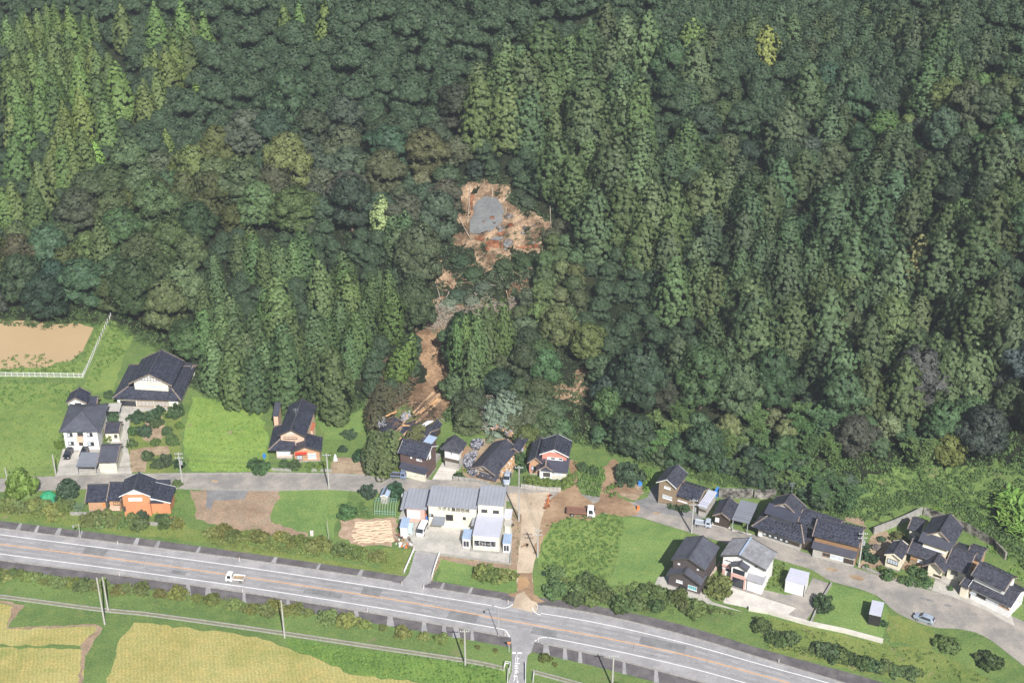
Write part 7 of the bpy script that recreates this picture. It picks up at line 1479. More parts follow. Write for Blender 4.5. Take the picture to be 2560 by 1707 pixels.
# the two rows of roadside shrubs
def row(pts, lab, grp, col, rr_=(1.0, 1.6)):
    for f, x, y, k in pts:
        p = at(*f(x, y)); sc = k * rs.uniform(.65, 1.0); hz = rs.uniform(.7, 1.0); plant('roadside_shrub', lab, 'shrub', grp, rs.choice(BUSH), None, p, sc, rs.uniform(0, 6.28), rs.choice(col), crown_name='foliage', jit=.14, rn=rs, zs=hz)
def along(line, a, b, step, off, k):
    out = []; x = a
    while x < b:
        y = np.interp(x, [q[0] for q in line], [q[1] for q in line]); out.append((lambda u, v: (u, v), x, y + off + rs.uniform(-7, 7), rs.uniform(*k))); x += step * rs.uniform(.55, 1.1)
    return out
row(along(SOUT, -60, 272, 20, 14, (1.2, 1.9)), 'olive-green shrub below the main road, left', 'shrubs below the main road, left', (OL, OL2))
row([(cI, x, y, k) for x, y, k in ((1080, 730, 1.8), (1160, 720, 2.0), (1300, 720, 2.1), (1480, 760, 1.5), (1640, 770, 1.9), (1800, 800, 1.2), (1950, 830, 1.7), (2150, 870, 2.0), (2320, 900, 1.8))] +
    [(cJ, x, y, k) for x, y, k in ((250, 910, 1.7), (390, 920, 1.9), (480, 870, 1.7), (590, 920, 1.7), (670, 900, 1.7), (780, 930, 1.5), (950, 990, 2.1), (1130, 1010, 2.3), (1300, 1040, 1.7), (1460, 1070, 1.3), (1640, 1120, 2.0), (1830, 1150, 1.2), (2000, 1170, 1.8), (2200, 1200, .8))] +
    [(cL, x, y, k) for x, y, k in ((340, 570, .5), (770, 650, .6), (1990, 850, 1.1), (2230, 1000, .6))] + [(cK, x, y, k) for x, y, k in ((-1400, 1590, .9), (-1200, 1640, 1.0))],
    'rounded olive-green shrub between the main road and the channel', 'shrubs between main road and channel', (OL, (.15, .155, .045)))
row([(cJ, x, y + rs.uniform(-30, 40), k) for x, y, k in [(xx, 230 + xx * .085, rs.uniform(1.6, 2.2)) for xx in range(-120, 980, 62)]] + [(cJ, x, y, k) for x, y, k in ((1080, 370, 2.2), (1230, 400, 2.0), (1400, 420, 2.3))],
    'yellow-green shrub of the row above the main road', 'shrubs above the main road, middle', ((.155, .165, .045), OL))
row([(cP, x, y, rs.uniform(1.5, 2.2)) for x, y in ((40, 640), (140, 690), (230, 640), (330, 700), (420, 650), (520, 720), (610, 660), (700, 740), (790, 690), (860, 650), (150, 620), (480, 620))] + [(cP, x, y, rs.uniform(1.5, 2.3)) for x, y in ((1080, 800), (1180, 850), (1300, 790), (1400, 860), (1500, 810), (1600, 880), (1700, 830), (1800, 900), (1260, 880), (2120, 880), (2260, 890))],
    'olive shrub between village and main road', 'shrubs between village and main road, left', (OL, OL2, (.12, .15, .05)))
row([(cE, x, y, rs.uniform(1.6, 2.5)) for x, y in ((190, 1200), (240, 1290), (180, 1340), (390, 1340), (350, 1420), (560, 1300), (520, 1450), (640, 1390), (740, 1440), (800, 1500), (930, 1390), (1000, 1320), (1080, 1430), (1160, 1360), (1240, 1440), (1320, 1420), (1120, 1500), (1380, 1500), (960, 1480), (480, 1250), (1500, 1530))],
    'dark olive shrub below the mown field', 'shrubs below the mown field', (OL2, (.115, .15, .055), (.10, .14, .05)))
row([(cD, x, y, k) for x, y, k in ((740, 780, 2.2), (820, 800, 2.3), (900, 800, 2.0), (960, 790, 1.7), (780, 740, 1.8))], 'olive shrub in the small lawn below the workshop', 'shrubs in the small lawn below the workshop', (OL,))
row([(cK, x, y, rs.uniform(1.8, 2.6)) for x, y in ((-60, 1060), (30, 1130), (90, 1190), (190, 1180), (480, 1270), (580, 1310), (680, 1350), (780, 1360), (880, 1400), (980, 1440), (1080, 1430), (1180, 1480), (1300, 1490), (1600, 1220), (1680, 1260), (1950, 1340), (2050, 1400))],
    'dark green shrub on the bank at the bottom right', 'shrubs on the bottom right bank', ((.085, .125, .05), (.105, .145, .05)))
for x, y, r in ((325, 880, 65), (410, 905, 38), (475, 935, 45), (550, 945, 56), (585, 835, 56), (675, 875, 57), (645, 970, 45), (725, 970, 58), (970, 1025, 28), (105, 805, 30), (262, 820, 38)):
    bush(cG, x, y + r * .3, r * 1.05, 4.126, (.085, .145, .05) if r != 38 else (.14, .18, .045), 'round clipped bush in the row before the far right house', 'clipped_bush', 1.05, TIGHT, 'clipped bushes before the far right house')
bush(cG, 440, 490, 78, 4.126, (.13, .13, .05), 'wide brownish-green shrub in the corner of the far right garden', hk=.7); bush(cG, 260, 520, 40, 4.126, (.07, .11, .06), 'small blue-green shrub in the far right garden')
for x, y, r in ((110, 700, 60), (170, 730, 60), (70, 660, 50), (115, 600, 40)): bush(cG, x, y, r, 4.126, (.045, .085, .04), 'dark leafy shrub right of the long storehouse', group='shrubs right of the long storehouse')
mb = MB(); p = at(*cG(205, 630)); mb.ball((p.x, p.y, .5), .9, .7, .9, 8, 5, 0, .2, rs); tag(mb.build('garden_rock', M['rock']), 'dark upright rock in the far right garden', 'rock')
for f, x, y, r, s_, c, l, k, kd in (
    (cP, 285, 400, 195, 5.113, (.15, .21, .045), 'bright yellow-green round tree at the left end of the street', 1.3, None), (cP, 880, 440, 135, 5.113, (.06, .095, .05), 'dark round tree below the street, left of the orange house', 1.1, TIGHT),
    (cP, 1282, 655, 55, 5.113, (.10, .15, .05), 'small round bush before the orange house porch', 1, TIGHT), (cP, 1815, 750, 80, 5.113, (.055, .08, .045), 'dark bush below the orange house wall', 1, None), (cP, 2060, 800, 85, 5.113, (.05, .085, .04), 'dark bush at the right corner of the orange house', 1, None),
    (cP, 1010, 640, 70, 5.113, (.17, .23, .13), 'pale grey-green shrub left of the orange house', .9, None), (cP, 2265, 340, 60, 5.113, (.1, .14, .045), 'shrub at the foot of the utility pole near the orange house', 1, None),
    (cP, 710, 545, 40, 5.113, (.04, .08, .04), 'small dark bush beside the blue sheet', 1.1, None),
    (cB, 825, 880, 95, 3.92, (.06, .11, .04), 'dark round tree at the street left of the peach house', 1, None), (cB, 1060, 860, 48, 3.92, (.07, .12, .04), 'clipped bush left of the peach house path', 1, TIGHT), (cB, 1160, 870, 62, 3.92, (.075, .11, .045), 'bush at the corner of the peach house path', 1, None),
    (cB, 1330, 885, 55, 3.92, (.14, .2, .05), 'left end of the yellow-green hedge by the peach house', .9, None), (cB, 1420, 885, 55, 3.92, (.14, .2, .05), 'right end of the yellow-green hedge by the peach house', .9, None),
    (cB, 1800, 780, 70, 3.92, (.035, .075, .03), 'very dark round bush beside the fallen cedar', 1, None), (cB, 1630, 710, 45, 3.92, (.045, .08, .04), 'small dark bush on the lawn right of the peach house', 1, None), (cB, 1700, 555, 70, 3.92, (.065, .095, .05), 'wide grey-green bush on the upper lawn', .6, None), (cB, 1530, 780, 50, 3.92, (.15, .2, .05), 'light green bush right of the peach house', .7, None),
    (cB, 1885, 1130, 78, 3.92, (.05, .08, .05), 'dark round bush below the street, left of the workshop', 1, None), (cD, 85, 150, 78, 3.015, (.04, .085, .04), 'big dark round tree at the left corner of the workshop', 1.05, None), (cD, -270, 295, 70, 3.015, (.08, .15, .05), 'leafy bush above the tilled plot', .8, None),
    (cC, 880, 920, 30, 3.92, (.2, .24, .06), 'yellow-green shrub between driveway and collapsed house', 1, None), (cO, 1430, 1320, 70, 5.8075, (.055, .09, .04), 'low dark shrub behind the block wall', .7, None), (cO, 570, 1240, 70, 5.8075, (.15, .19, .04), 'yellow-green bush at the front of the brown house', .8, None), (cO, 400, 1230, 60, 5.8075, (.13, .15, .04), 'olive bush left of the brown house', .8, None),
    (cE, 860, 240, 125, 3.733, (.06, .09, .05), 'broad dark green tree above the mud-washed plot', 1.0, None), (cE, 1700, 1290, 125, 3.733, (.16, .175, .055), 'large straw-green shrub between dark house and pink house', .9, None),
    (cE, 1270, 530, 45, 3.733, (.06, .1, .045), 'clipped bush left in front of the tan house', .9, TIGHT), (cE, 1400, 560, 42, 3.733, (.07, .12, .045), 'clipped bush right in front of the tan house', 1, TIGHT), (cE, 1340, 560, 35, 3.733, (.08, .13, .045), 'small bush between the two clipped ones by the tan house', .9, None),
    (cE, 80, 1165, 28, 3.733, (.05, .09, .045), 'small dark bush at the foot of the weed field', 1, None), (cK, 500, 840, 90, 3.672, (.06, .1, .045), 'dark loose tree at the left edge of the corner lawn', 1.1, None), (cK, 1050, 1020, 40, 3.672, (.055, .1, .04), 'small dark bush behind the black shed', 1, None),
    (cA, 405, 955, 28, 2.704, (.14, .2, .04), 'light green shrub against the white house', 1.8, None), (cA, 735, 890, 48, 2.704, (.14, .18, .05), 'yellow-green shrub in front of the small dark shed', 1.1, None), (cA, 735, 610, 36, 2.704, (.07, .12, .05), 'bush at the top of the farm drive', 1, None), (cA, 760, 755, 45, 2.704, (.06, .11, .05), 'bush beside the beige canopy', .8, None)):
    bush(f, x, y, r, s_, c, l, 'garden_tree' if r / s_ > 22 else 'shrub', k, kd, cat='tree' if r / s_ > 22 else 'shrub')
for x, y, r, c in ((920, 765, 48, DG), (1035, 765, 52, DG), (1080, 720, 36, DG), (1190, 730, 58, (.07, .11, .045)), (905, 860, 38, (.07, .13, .045)), (975, 860, 48, (.055, .09, .05)), (1060, 800, 40, (.075, .11, .045)), (1050, 930, 32, (.1, .15, .045)), (1130, 860, 36, (.08, .12, .05)), (1165, 920, 45, (.08, .13, .045)),
                   (1000, 1030, 42, (.075, .11, .045)), (1060, 1080, 40, (.07, .1, .045)), (1120, 1060, 48, (.075, .1, .05)), (1210, 1080, 34, (.05, .09, .04)), (890, 940, 34, (.09, .14, .05)), (1210, 820, 30, GR)):
    bush(cA, x, y, r, 2.704, c, 'small garden tree in front of the large farmhouse', 'garden_tree', 1.1, SMALLB and BUSH, 'garden trees before the large farmhouse', 'tree')
for x, y, r in ((20, 900, 95), (130, 940, 100), (250, 960, 90), (350, 940, 80), (450, 960, 85), (640, 930, 110), (700, 850, 60), (600, 1020, 50)): bush(cN, x, y, r, 6.533, (.15, .2, .05), 'light green hedge bush before the red-gabled house', 'hedge_bush', .9, None, 'hedge before the red-gabled house')
for x, y, r in ((880, 700, 90), (1060, 780, 90)): bush(cN, x, y, r, 6.533, (.075, .12, .05), 'darker bushy tree in the overgrown plot beside the mud', 'garden_tree', 1.2, None, 'bushes of the overgrown plot', 'tree')
for x, y, r in ((1400, 800, 60), (1420, 900, 50), (1380, 700, 60)): bush(cC, x, y, r, 3.92, (.07, .12, .045), 'green bush between collapsed house and red-gabled house', 'shrub', 1.2, None, 'bushes right of the collapsed house')
# broad-leaved banana-like clump on the right slope
def frond_mesh(seed):
    f = Foliage(seed); rng = f.rng; V = []
    for k in range(46):
        a = rng.random() * 6.28; b = np.array([rng.normal(0, .9), rng.normal(0, .9), 0]); L = rng.uniform(2.2, 3.6); h_ = rng.uniform(1.5, 3.2); w_ = rng.uniform(.22, .34); d = np.array([np.cos(a), np.sin(a), 0]); sd = np.array([-d[1], d[0], 0])
        pts = [b + d * L * t * .8 + np.array([0, 0, .8 + h_ * (1.7 * t - 1.1 * t * t)]) for t in np.linspace(0, 1, 6)]; ws = [.05, w_ * .8, w_, w_ * .9, w_ * .6, .02]
        for i in range(5): p, q = pts[i], pts[i + 1]; V += [[p - sd * ws[i], p + sd * ws[i], q + sd * ws[i + 1]], [p - sd * ws[i], q + sd * ws[i + 1], q - sd * ws[i + 1]]]
    V = np.array(V); tone = np.repeat(rng.uniform(.35, .75, (46, 1)), 10, 0); f.add(V, np.concatenate([tone, tone * .8, tone * 0, tone * 0 + 1], 1)); return f.mesh('frond_foliage', M['leaf'])
FR = [frond_mesh(200), frond_mesh(201)]
fH = crop(1900, 1050, 3.5636)
for k, (x, y) in enumerate(((2150, 760), (2220, 830), (2300, 760), (2260, 930), (2180, 900), (2340, 860), (2330, 1000), (2230, 700))):
    p = onhill(*fH(x, y + 40)); plant('banana_plant', 'broad-leaved bright green plant clump on the far right slope', 'plant', 'broad-leaved plants on the far right slope', FR[k % 2], None, p, rs.uniform(.8, 1.05), rs.uniform(0, 6), (.15, .25, .055), crown_name='foliage', rn=rs)

# ------------------------------------------------------------------ the slide: logs, wreckage, uprooted trees
def log(f, a, b, r, m, label, z=(0.6, 1.6), group=None, name='fallen_log', hill=True):
    A, B = onhill(*f(*a), z[0]) + UP * z[0], onhill(*f(*b), z[1]) + UP * z[1]; mid = (A + B) / 2 + Vector((rs.uniform(-.2, .2), rs.uniform(-.2, .2), .1)); mb = MB(); mb.tube([A, mid, B], [r, r * .8, r * .55], 8)
    return tag(mb.build(name, M[m], None, True), label, 'log', group)
for a, b, r, m, l, z in (((1060, 130), (770, 420), .42, 'fresh_log', 'uppermost of the bare brown trunks lying over the wreck', (.8, 3.4)), ((1150, 150), (800, 450), .40, 'fresh_log', 'second bare trunk from the top over the wreck', (.8, 3.6)), ((1130, 220), (870, 420), .3, 'orange_wood', 'short split orange trunk between the bare trunks', (.8, 3.4)),
                         ((1165, 230), (560, 810), .42, 'fresh_log', 'longest bare trunk reaching down across the wrecked roof', (.8, 3.2)), ((685, 450), (530, 790), .34, 'fresh_log', 'steep brown trunk leaning on the wrecked roof', (4.0, 1.6)), ((600, 600), (460, 780), .32, 'fresh_log', 'shorter brown trunk left of the steep one', (3.8, 1.6)),
                         ((530, 395), (320, 490), .3, 'orange_wood', 'splintered orange trunk pointing left over the wreck', (3.4, 2.6)), ((560, 800), (470, 920), .12, 'grey_branch', 'thin grey top of the longest trunk', (3.2, 3.0)), ((700, 280), (880, 260), .25, 'fresh_log', 'muddy trunk lying flat above the wreck', (.3, .5)), ((1185, 505), (1225, 540), .14, 'grey_branch', 'short pale log on the grass above the blue-roofed shed', (.2, .2)),
                         ((620, 600), (730, 605), .22, 'orange_wood', 'orange broken beam lying across the torn roof', (3.9, 3.9))): log(cO, a, b, r, m, l, z)
for k in range(70):
    f = cS; a = (rs.uniform(380, 1500), rs.uniform(1050, 1560)); b = (a[0] + rs.uniform(-120, 120), a[1] + rs.uniform(-40, 90)); log(f, a, b, rs.uniform(.07, .16), rs.choice(('grey_branch', 'dead_twig', 'fresh_log')), 'thin broken trunk below the scar', (.5, 1.2), 'broken trunks below the slide scar', 'broken_trunk')
for a, b in (((560, 610), (690, 850)), ((345, 1270), (400, 1480)), ((690, 330), (660, 700)), ((1080, 400), (1010, 490)), ((1470, 520), (1480, 740)), ((640, 760), (700, 860)), ((900, 350), (900, 460)), ((1040, 540), (1030, 650))): log(cS, a, b, .12, 'grey_branch', 'bare pale stem on open slide soil', (.4, .6), 'bare stems on the open soil', 'bare_stem')
for k in range(16):
    x, y = rs.uniform(760, 1500), rs.uniform(640, 980); p = onhill(*cS(x, y)); mb = MB(); s_ = rs.uniform(.4, 1.3); mb.ball((p.x, p.y, p.z + .3), s_, s_ * .8, s_ * .7, 7, 5, 0, .25, rs); tag(mb.build('boulder', M[rs.choice(('rock', 'red_soil', 'clay'))]), 'dark or rusty boulder on the slide scar', 'boulder', 'boulders on the slide scar')
# twiggy brushwood over the wreck and the slide foot
def brush(name, f, poly, n, m, z, L, label):
    P = [onhill(*f(*q))[:2] for q in poly]; A = np.array(P); mb = MB(); c = 0
    while c < n:
        x, y = rs.uniform(A[:, 0].min(), A[:, 0].max()), rs.uniform(A[:, 1].min(), A[:, 1].max())
        if not inpoly(x, y, P): continue
        c += 1; q = Vector((x, y, H1(x, y) + rs.uniform(*z))); d = Vector((rs.gauss(0, 1), rs.gauss(0, 1), rs.gauss(0, .35))).normalized() * rs.uniform(*L)
        mb.tube([q - d / 2, q + Vector((rs.uniform(-.1, .1), 0, .1)), q + d / 2], [.05, .035, .015], 3, cap=False)
    return tag(mb.build(name, M[m]), label, kind='stuff')
brush('brushwood', cO, ((540, 330), (900, 300), (1000, 500), (900, 760), (640, 800), (420, 780), (430, 520)), 330, 'dead_twig', (1.2, 3.8), (.8, 2.6), None)
brush('brushwood', cO, ((900, 450), (1180, 330), (1200, 480), (1050, 600), (880, 620)), 260, 'dead_twig', (.2, 1.6), (.8, 2.4), None)
brush('brushwood', cT, ((520, 60), (1380, 60), (1300, 330), (800, 300), (600, 330), (560, 200)), 1500, 'grey_branch', (.3, 2.5), (.9, 3.2), None)
brush('brushwood', cT, ((180, 560), (500, 740), (360, 900), (250, 960), (60, 1150), (60, 960), (160, 800)), 420, 'dead_twig', (.3, 3.0), (.8, 2.6), None)
brush('brushwood', cT, ((1040, 920), (1480, 1050), (1420, 1200), (1050, 1200), (950, 1100)), 420, 'grey_branch', (.5, 3.8), (.9, 2.8), None)
# toppled trees: crowns lying on their side
def toppled(f, base, tip, wd, col, label, me=None, z=1.8, up=2.2, dark=0):
    a, b = onhill(*f(*base), z) + UP * z, onhill(*f(*tip), up) + UP * up; d = b - a; L = d.length; t = empty('fallen_tree', a, label, 'fallen tree'); t.rotation_euler = d.to_track_quat('Z', 'Y').to_euler()
    m = me or rs.choice(CEDAR); sc = wd / 6.6; t.scale = (sc, sc, L / 17.5); c = bpy.data.objects.new('crown', m); COL.objects.link(c); c.parent = t; c.color = (*col, 1); k = bpy.data.objects.new('trunk', TRUNK_C); COL.objects.link(k); k.parent = t; return t
FC = (.085, .095, .045)
toppled(cO, (520, 740), (280, 1390), 5.2, (.10, .135, .05), 'toppled cedar lying down the slope onto the street, main one', None, 3.0, .8)
toppled(cO, (300, 760), (110, 1300), 4.6, (.09, .12, .05), 'toppled cedar left of the main one, its tip above the street', None, 2.2, 1.2)
toppled(cO, (900, 640), (640, 900), 3.0, (.12, .13, .05), 'small toppled cedar crown beside the pale blue roof', None, 3.0, 4.2)
toppled(cO, (420, 60), (150, 700), 5.0, (.075, .075, .042), 'brownish toppled cedar along the left side of the wreck', None, 1.6, 2.2)
toppled(cO, (640, 60), (400, 330), 3.8, (.07, .07, .04), 'dry toppled cedar just below the standing forest edge', None, 1.4, 2.0)
toppled(cO, (1080, 480), (800, 300), 3.4, (.10, .08, .055), 'withered brown treetop right of the bare trunks', None, .8, 1.2)
for x, y, wd, c, l in ((1620, 300, 8.5, (.075, .09, .045), 'uprooted dark green tree above the white storehouse'), (1560, 620, 7.5, (.085, .105, .045), 'dark leafy tree pushed against the white storehouse'), (1500, 450, 6.5, (.07, .09, .045), 'leafy tree top between the two uprooted trees')):
    p = onhill(*cO(x, y + 60)); t = plant('uprooted_tree', l, 'tree', None, BROAD[1], None, p - UP * 2, wd / 10, rs.uniform(0, 6), c, (R(10), R(-12)), zs=.95, rn=rs)
SILVER = broad_mesh(230, 4.6, 8.0, size=.26, lobes=9, open_=.25, cr=(.3, .55), dens=1.1)
for x, y, sc, c, l in ((2000, 560, 1.3, (.21, .26, .19), 'silvery pale green uprooted tree behind the collapsed house'), (2100, 430, 1.0, (.20, .25, .18), 'upper crown of the silvery uprooted tree')):
    p = onhill(*cO(x, y + 60)); plant('uprooted_tree', l, 'tree', None, SILVER, None, p - UP * 1.5, sc, 1.0, c, (R(20), R(8)), zs=.9, rn=rs, jit=.02)
for x, y, sc, c in ((2240, 640, .75, (.1, .12, .06)), (2320, 440, .8, (.11, .13, .065)), (2480, 560, .85, (.1, .11, .06)), (2600, 380, .9, (.085, .11, .055)), (2400, 760, .6, (.12, .15, .05)), (2650, 620, .8, (.09, .125, .05)), (2800, 480, .8, (.075, .115, .055)), (2900, 640, .6, (.08, .13, .055)), (2850, 760, .6, (.09, .14, .05)), (2980, 800, .6, (.08, .13, .05)), (1900, 740, .45, (.2, .22, .13))):
    p = onhill(*cO(x, y + 80)); plant('hillside_tree', 'grey-green tree behind collapsed and red-gabled houses', 'tree', 'trees behind the collapsed and red-gabled houses', rs.choice(BROAD + SMALLB if sc < .7 else BROAD), None, p - UP * 1.0, sc, rs.uniform(0, 6), c, (R(rs.uniform(-8, 8)), R(rs.uniform(-8, 8))), zs=.8, rn=rs, jit=.08)
for x, y, sc, c in ((600, 1060, .5, (.06, .1, .05)), (720, 1180, .5, (.06, .1, .05)), (1000, 1120, .55, (.075, .1, .05)), (1200, 1080, .55, (.07, .11, .05)), (1330, 1060, .45, (.08, .12, .05)), (820, 1330, .5, (.11, .13, .09)), (560, 1400, .5, (.06, .09, .055)), (480, 1500, .55, (.17, .19, .14)), (1240, 480, .5, (.06, .08, .05)), (1180, 380, .4, (.06, .08, .05)), (1480, 820, .6, (.095, .1, .06)), (1580, 700, .5, (.08, .09, .055)), (700, 1450, .5, (.14, .16, .12))):
    p = onhill(*cS(x, y + 30)); plant('hillside_tree', 'low broken tree beside the slide scar', 'tree', 'broken trees round the slide scar', rs.choice(BROAD), None, p - UP * 1.5, sc, rs.uniform(0, 6), c, (R(rs.uniform(-14, 14)), R(rs.uniform(-14, 14))), zs=.7, rn=rs, jit=.08)
# rubble of the collapsed house
def tiles_heap(f, poly, n, m, z, label, kind='stuff', size=.3):
    P = [at(*f(*q))[:2] for q in poly]; A = np.array(P); mb = MB(); c = 0
    while c < n:
        x, y = rs.uniform(A[:, 0].min(), A[:, 0].max()), rs.uniform(A[:, 1].min(), A[:, 1].max())
        if not inpoly(x, y, P): continue
        c += 1; q = Vector((x, y, rs.uniform(*z))); a = rs.uniform(-.5, .5); ex = Vector((math.cos(a), math.sin(a), rs.uniform(-.3, .3))); ey = Vector((-ex.y, ex.x, rs.uniform(-.2, .4))); mb.box(q, ex * size, ey * size, Vector((0, 0, .03)))
    return tag(mb.build('rubble', M[m]), None, kind=kind)
Z1 = ((1500, 1100), (1640, 1010), (1700, 1020), (1640, 1200), (1610, 1240), (1700, 1330), (1640, 1370), (1560, 1320), (1490, 1180))
tiles_heap(cO, Z1, 420, 'broken_tile', (.3, 1.2), None); tiles_heap(cO, Z1, 420, 'tile_matt', (.2, 1.1), None)
Z2 = ((1620, 870), (1760, 850), (1790, 920), (1700, 990), (1600, 960)); tiles_heap(cO, Z2, 150, 'broken_tile', (.5, 1.4), None); tiles_heap(cO, Z2, 120, 'tile_matt', (.4, 1.3), None)
Z3 = ((2020, 1350), (2160, 1010), (2230, 990), (2210, 1250), (2090, 1330), (1990, 1420)); tiles_heap(cO, Z3, 160, 'orange_wood', (.1, .9), None, size=.5); tiles_heap(cO, Z3, 160, 'plaster_grey', (.1, .8), None, size=.4); tiles_heap(cO, Z3, 60, 'white_paint', (.2, .9), None, size=.35)
Z4 = ((1880, 800), (2000, 740), (2220, 780), (2230, 860), (2180, 900), (2010, 800)); tiles_heap(cO, Z4, 140, 'tan_orange', (2.2, 3.2), None, size=.4); tiles_heap(cO, Z4, 120, 'broken_tile', (2.2, 3.2), None)
tiles_heap(cO, ((600, 640), (720, 600), (740, 700), (600, 740)), 90, 'broken_tile', (3.6, 4.2), None); tiles_heap(cO, ((250, 680), (360, 620), (380, 760), (260, 790)), 80, 'broken_tile', (2.8, 3.3), None, size=.2)
tiles_heap(cO, ((1700, 1330), (1980, 1410), (1960, 1450), (1700, 1370)), 90, 'tan_orange', (.3, 1.0), None, size=.35)
# scrap and small goods
for poly, n, ms in (((( -60, 880), (180, 860), (270, 1200), (20, 1170), (-90, 1100)), 110, ('rust_bed', 'white_paint', 'orange_paint', 'frame_dark', 'garden_soil', 'steel')), (((400, 560), (640, 590), (880, 620), (880, 700), (620, 700), (400, 650)), 60, ('orange_paint', 'blue_sheet', 'teal', 'white_paint', 'frame_dark', 'steel')), (((1100, 640), (1370, 660), (1380, 700), (1100, 690)), 24, ('white_paint', 'steel', 'teal')), (((2040, 650), (2200, 660), (2200, 780), (2040, 780)), 24, ('plaster_grey', 'frame_dark', 'steel'))):
    P = [at(*cM(*q))[:2] for q in poly]; A = np.array(P); c = 0; parts = {m: MB() for m in ms}
    while c < n:
        x, y = rs.uniform(A[:, 0].min(), A[:, 0].max()), rs.uniform(A[:, 1].min(), A[:, 1].max())
        if not inpoly(x, y, P): continue
        c += 1; mb = parts[rs.choice(ms)]; k = rs.uniform(.12, .5)
        if rs.random() < .35: mb.tube([(x, y, .05), (x + rs.uniform(-.1, .1), y, .05 + k)], k * .45, 7)
        else: mb.cbox((x, y, .05), k * rs.uniform(.6, 2), k, k * rs.uniform(.4, 1.2), rs.uniform(0, 3))
    for m, mb in parts.items():
        if mb.f: tag(mb.build('scrap_heap', M[m]), kind='stuff')
def prop(name, f, x, y, dims, m, label, cat, rz=0, z=.03):
    p = at(*f(x, y)); mb = MB(); w_, d_, h_ = dims; mb.cbox((p.x, p.y, z), w_, d_, h_, rz); mb.cbox((p.x, p.y, z + h_), w_ * 1.06, d_ * 1.06, .06, rz); return tag(mb.build(name, M[m]), label, cat)
prop('machine_crate', cM, 455, 590, (1.5, 1.0, 1.1), 'orange_paint', 'orange machine standing by the workshop shutter', 'machine'); prop('drum', cM, 545, 625, (.7, .7, .9), 'blue_sheet', 'blue drum by the workshop window', 'drum'); prop('drum', cM, 600, 640, (.7, .7, .9), 'green_sheet', 'green drum right of the blue drum', 'drum')
prop('rust_box', cI, 1578, 100, (1.5, 1.8, .9), 'rust_roof', 'small rust-topped concrete box below the orange house', 'box', .2); prop('concrete_box', cJ, 808, 210, (.7, .7, .9), 'pale_concrete', 'small white box at the edge of the lawn', 'box'); prop('post_box', cB, 868, 800, (.6, .6, .9), 'blue_sheet', 'blue bin left of the peach house', 'bin')
prop('barrel', cE, 970, 345, (.8, .8, .8), 'blue_sheet', 'blue barrel under the dark tree', 'barrel'); prop('water_tank', cO, 2320, 985, (1.2, 1.6, 1.6), 'metal_blue', 'light blue tank right of the collapsed house', 'tank', .2)
prop('cover_sheet', cE, 1672, 465, (.5, 3.2, 1.8), 'blue_sheet', 'bright blue sheet hung on the end of the tan house lean-to', 'sheet', -.45)
for x, y in ((115, 455), (118, 490), (110, 520)): prop('barrier', cE, x, y, (.5, .1, .45), 'orange_paint', 'orange road barrier at the left edge of the mud', 'barrier', 1.2)['group'] = 'orange barriers at the mud edge'
prop('barrier', cE, 953, 575, (.5, .5, .9), 'orange_paint', 'orange barrier at the right end of the mud', 'barrier')
p = at(*cP(625, 560)); mb = MB(); mb.ball((p.x, p.y, .8), 1.9, 1.4, 1.5, 9, 5, 0, .1, rs); tag(mb.build('covered_heap', M['green_sheet']), 'heap under a green net with blue sheet below', 'heap'); prop('blue_tarp', cP, 615, 590, (2.6, .8, .3), 'blue_sheet', 'blue tarp at the foot of the green heap', 'tarp')
p = at(*cB(1562, 822)); mb = MB(); mb.tube([(p.x, p.y, 0), (p.x, p.y, 1.5)], [.55, .25], 7); tag(mb.build('white_cover', M['white_paint']), 'white sheeted post on the garden right of the peach house', 'cover')
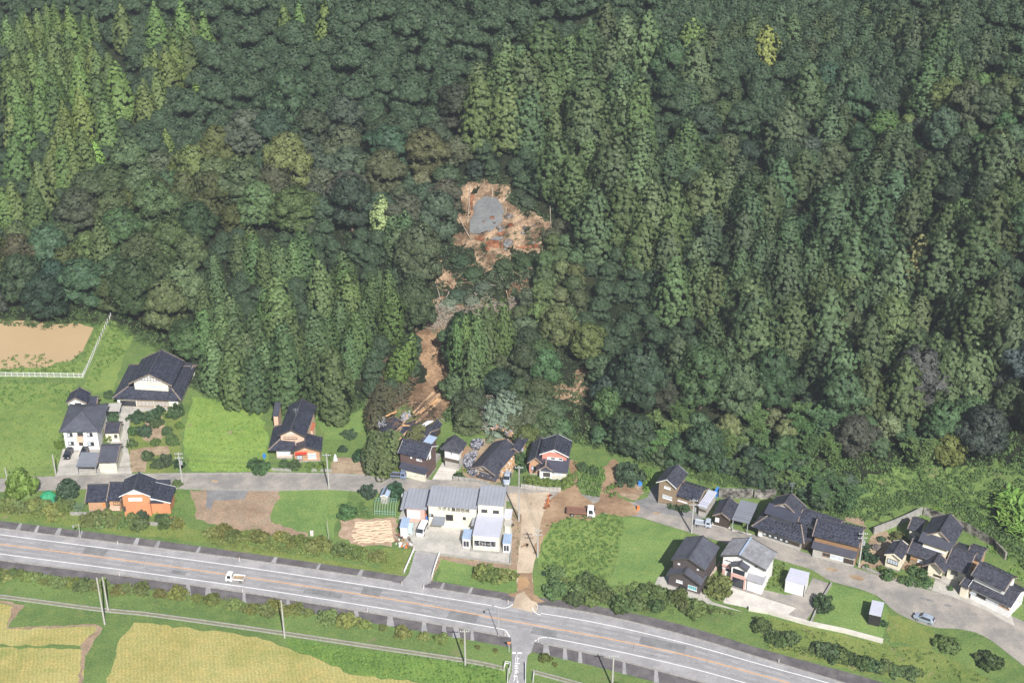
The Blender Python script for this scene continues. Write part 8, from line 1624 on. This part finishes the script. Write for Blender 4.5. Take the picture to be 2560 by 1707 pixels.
# vegetable frame and small hut left of the workshop
p0, p1, p2 = at(*cD(-330, 345)), at(*cD(-120, 345)), at(*cD(-100, 240)); 
p0, p1, p2 = at(*cB(1945, 1365)), at(*cB(2150, 1375)), at(*cB(2160, 1245)); ex = (p1 - p0); ey = Vector((0, (p2 - p1).y, 0)); t = empty('vegetable_frame', p0, 'green-netted pipe frame over a vegetable bed left of the workshop', 'frame')
for k in range(9):
    a = p0 + ex * k / 8; mb = MB(); mb.tube([a, a + UP * 1.2, a + ey * .5 + UP * 1.7, a + ey + UP * 1.2, a + ey], .05, 5); mb.build('hoop', M['net'], t)
for v_ in (0, 1): mb = MB(); mb.tube([p0 + ey * v_ + UP * 1.2, p1 + ey * v_ + UP * 1.2], .05, 5); mb.tube([p0 + ey * v_ + UP * .6, p1 + ey * v_ + UP * .6], .05, 5); mb.build('rail', M['net'], t)
h = House('garden_hut', at(*cB(2040, 1215)), 'little pale blue-roofed hut beside the big dark tree', 'hut'); f = fr_(cB, (1998, 1180), (2075, 1190), 3.4, 1.9); h.gable(f, .5, 'd', (.15, .2), roof='metal_blue', rows=None, wall='plaster_grey', verge='frame_white')

# ------------------------------------------------------------------ where a label is shared, its place in the photo tells the things apart
bpy.context.view_layer.update()
from collections import defaultdict
by = defaultdict(list)
ONE = 'zero one two three four five six seven eight nine ten eleven twelve thirteen fourteen fifteen sixteen seventeen eighteen nineteen'.split(); TEN = 'x x twenty thirty forty fifty sixty seventy eighty ninety'.split()
def words(v, r=1):
    v = int(round(v)) if r else int(v); v = max(0, min(99, v)); return ONE[v] if v < 20 else TEN[v // 10] + ('-' + ONE[v % 10] if v % 10 else '')
for o in SC.objects:
    if o.parent is None and 'category' in o and 'label' in o and o.get('category') != 'wire': by[o['label']].append(o)
for lab, L_ in by.items():
    if len(L_) < 2: continue
    cells = defaultdict(list)
    for o in L_:
        cr = next((c for c in o.children if c.type == 'MESH' and c.name.split('.')[0] in ('crown', 'foliage')), o if o.type == 'MESH' else next((c for c in o.children if c.type == 'MESH'), None))
        q = cr.matrix_world @ (sum((Vector(v) for v in cr.bound_box), Vector()) / 8); x, y = project(q.x, q.y, q.z)
        cells[(round(x / 25.6), round(y / 17.07))].append((y, o))
    for (x, y), it in cells.items():
        it.sort(key=lambda e: e[0])
        for k, (_, o) in enumerate(it): o['label'] = f'{lab}, {words(x)} percent across, {words(y)} down' + ('' if len(it) == 1 else (', upper', ', lower')[k] if len(it) == 2 else f', {("top", "second", "third", "fourth", "fifth", "sixth", "seventh")[min(k, 6)]}')
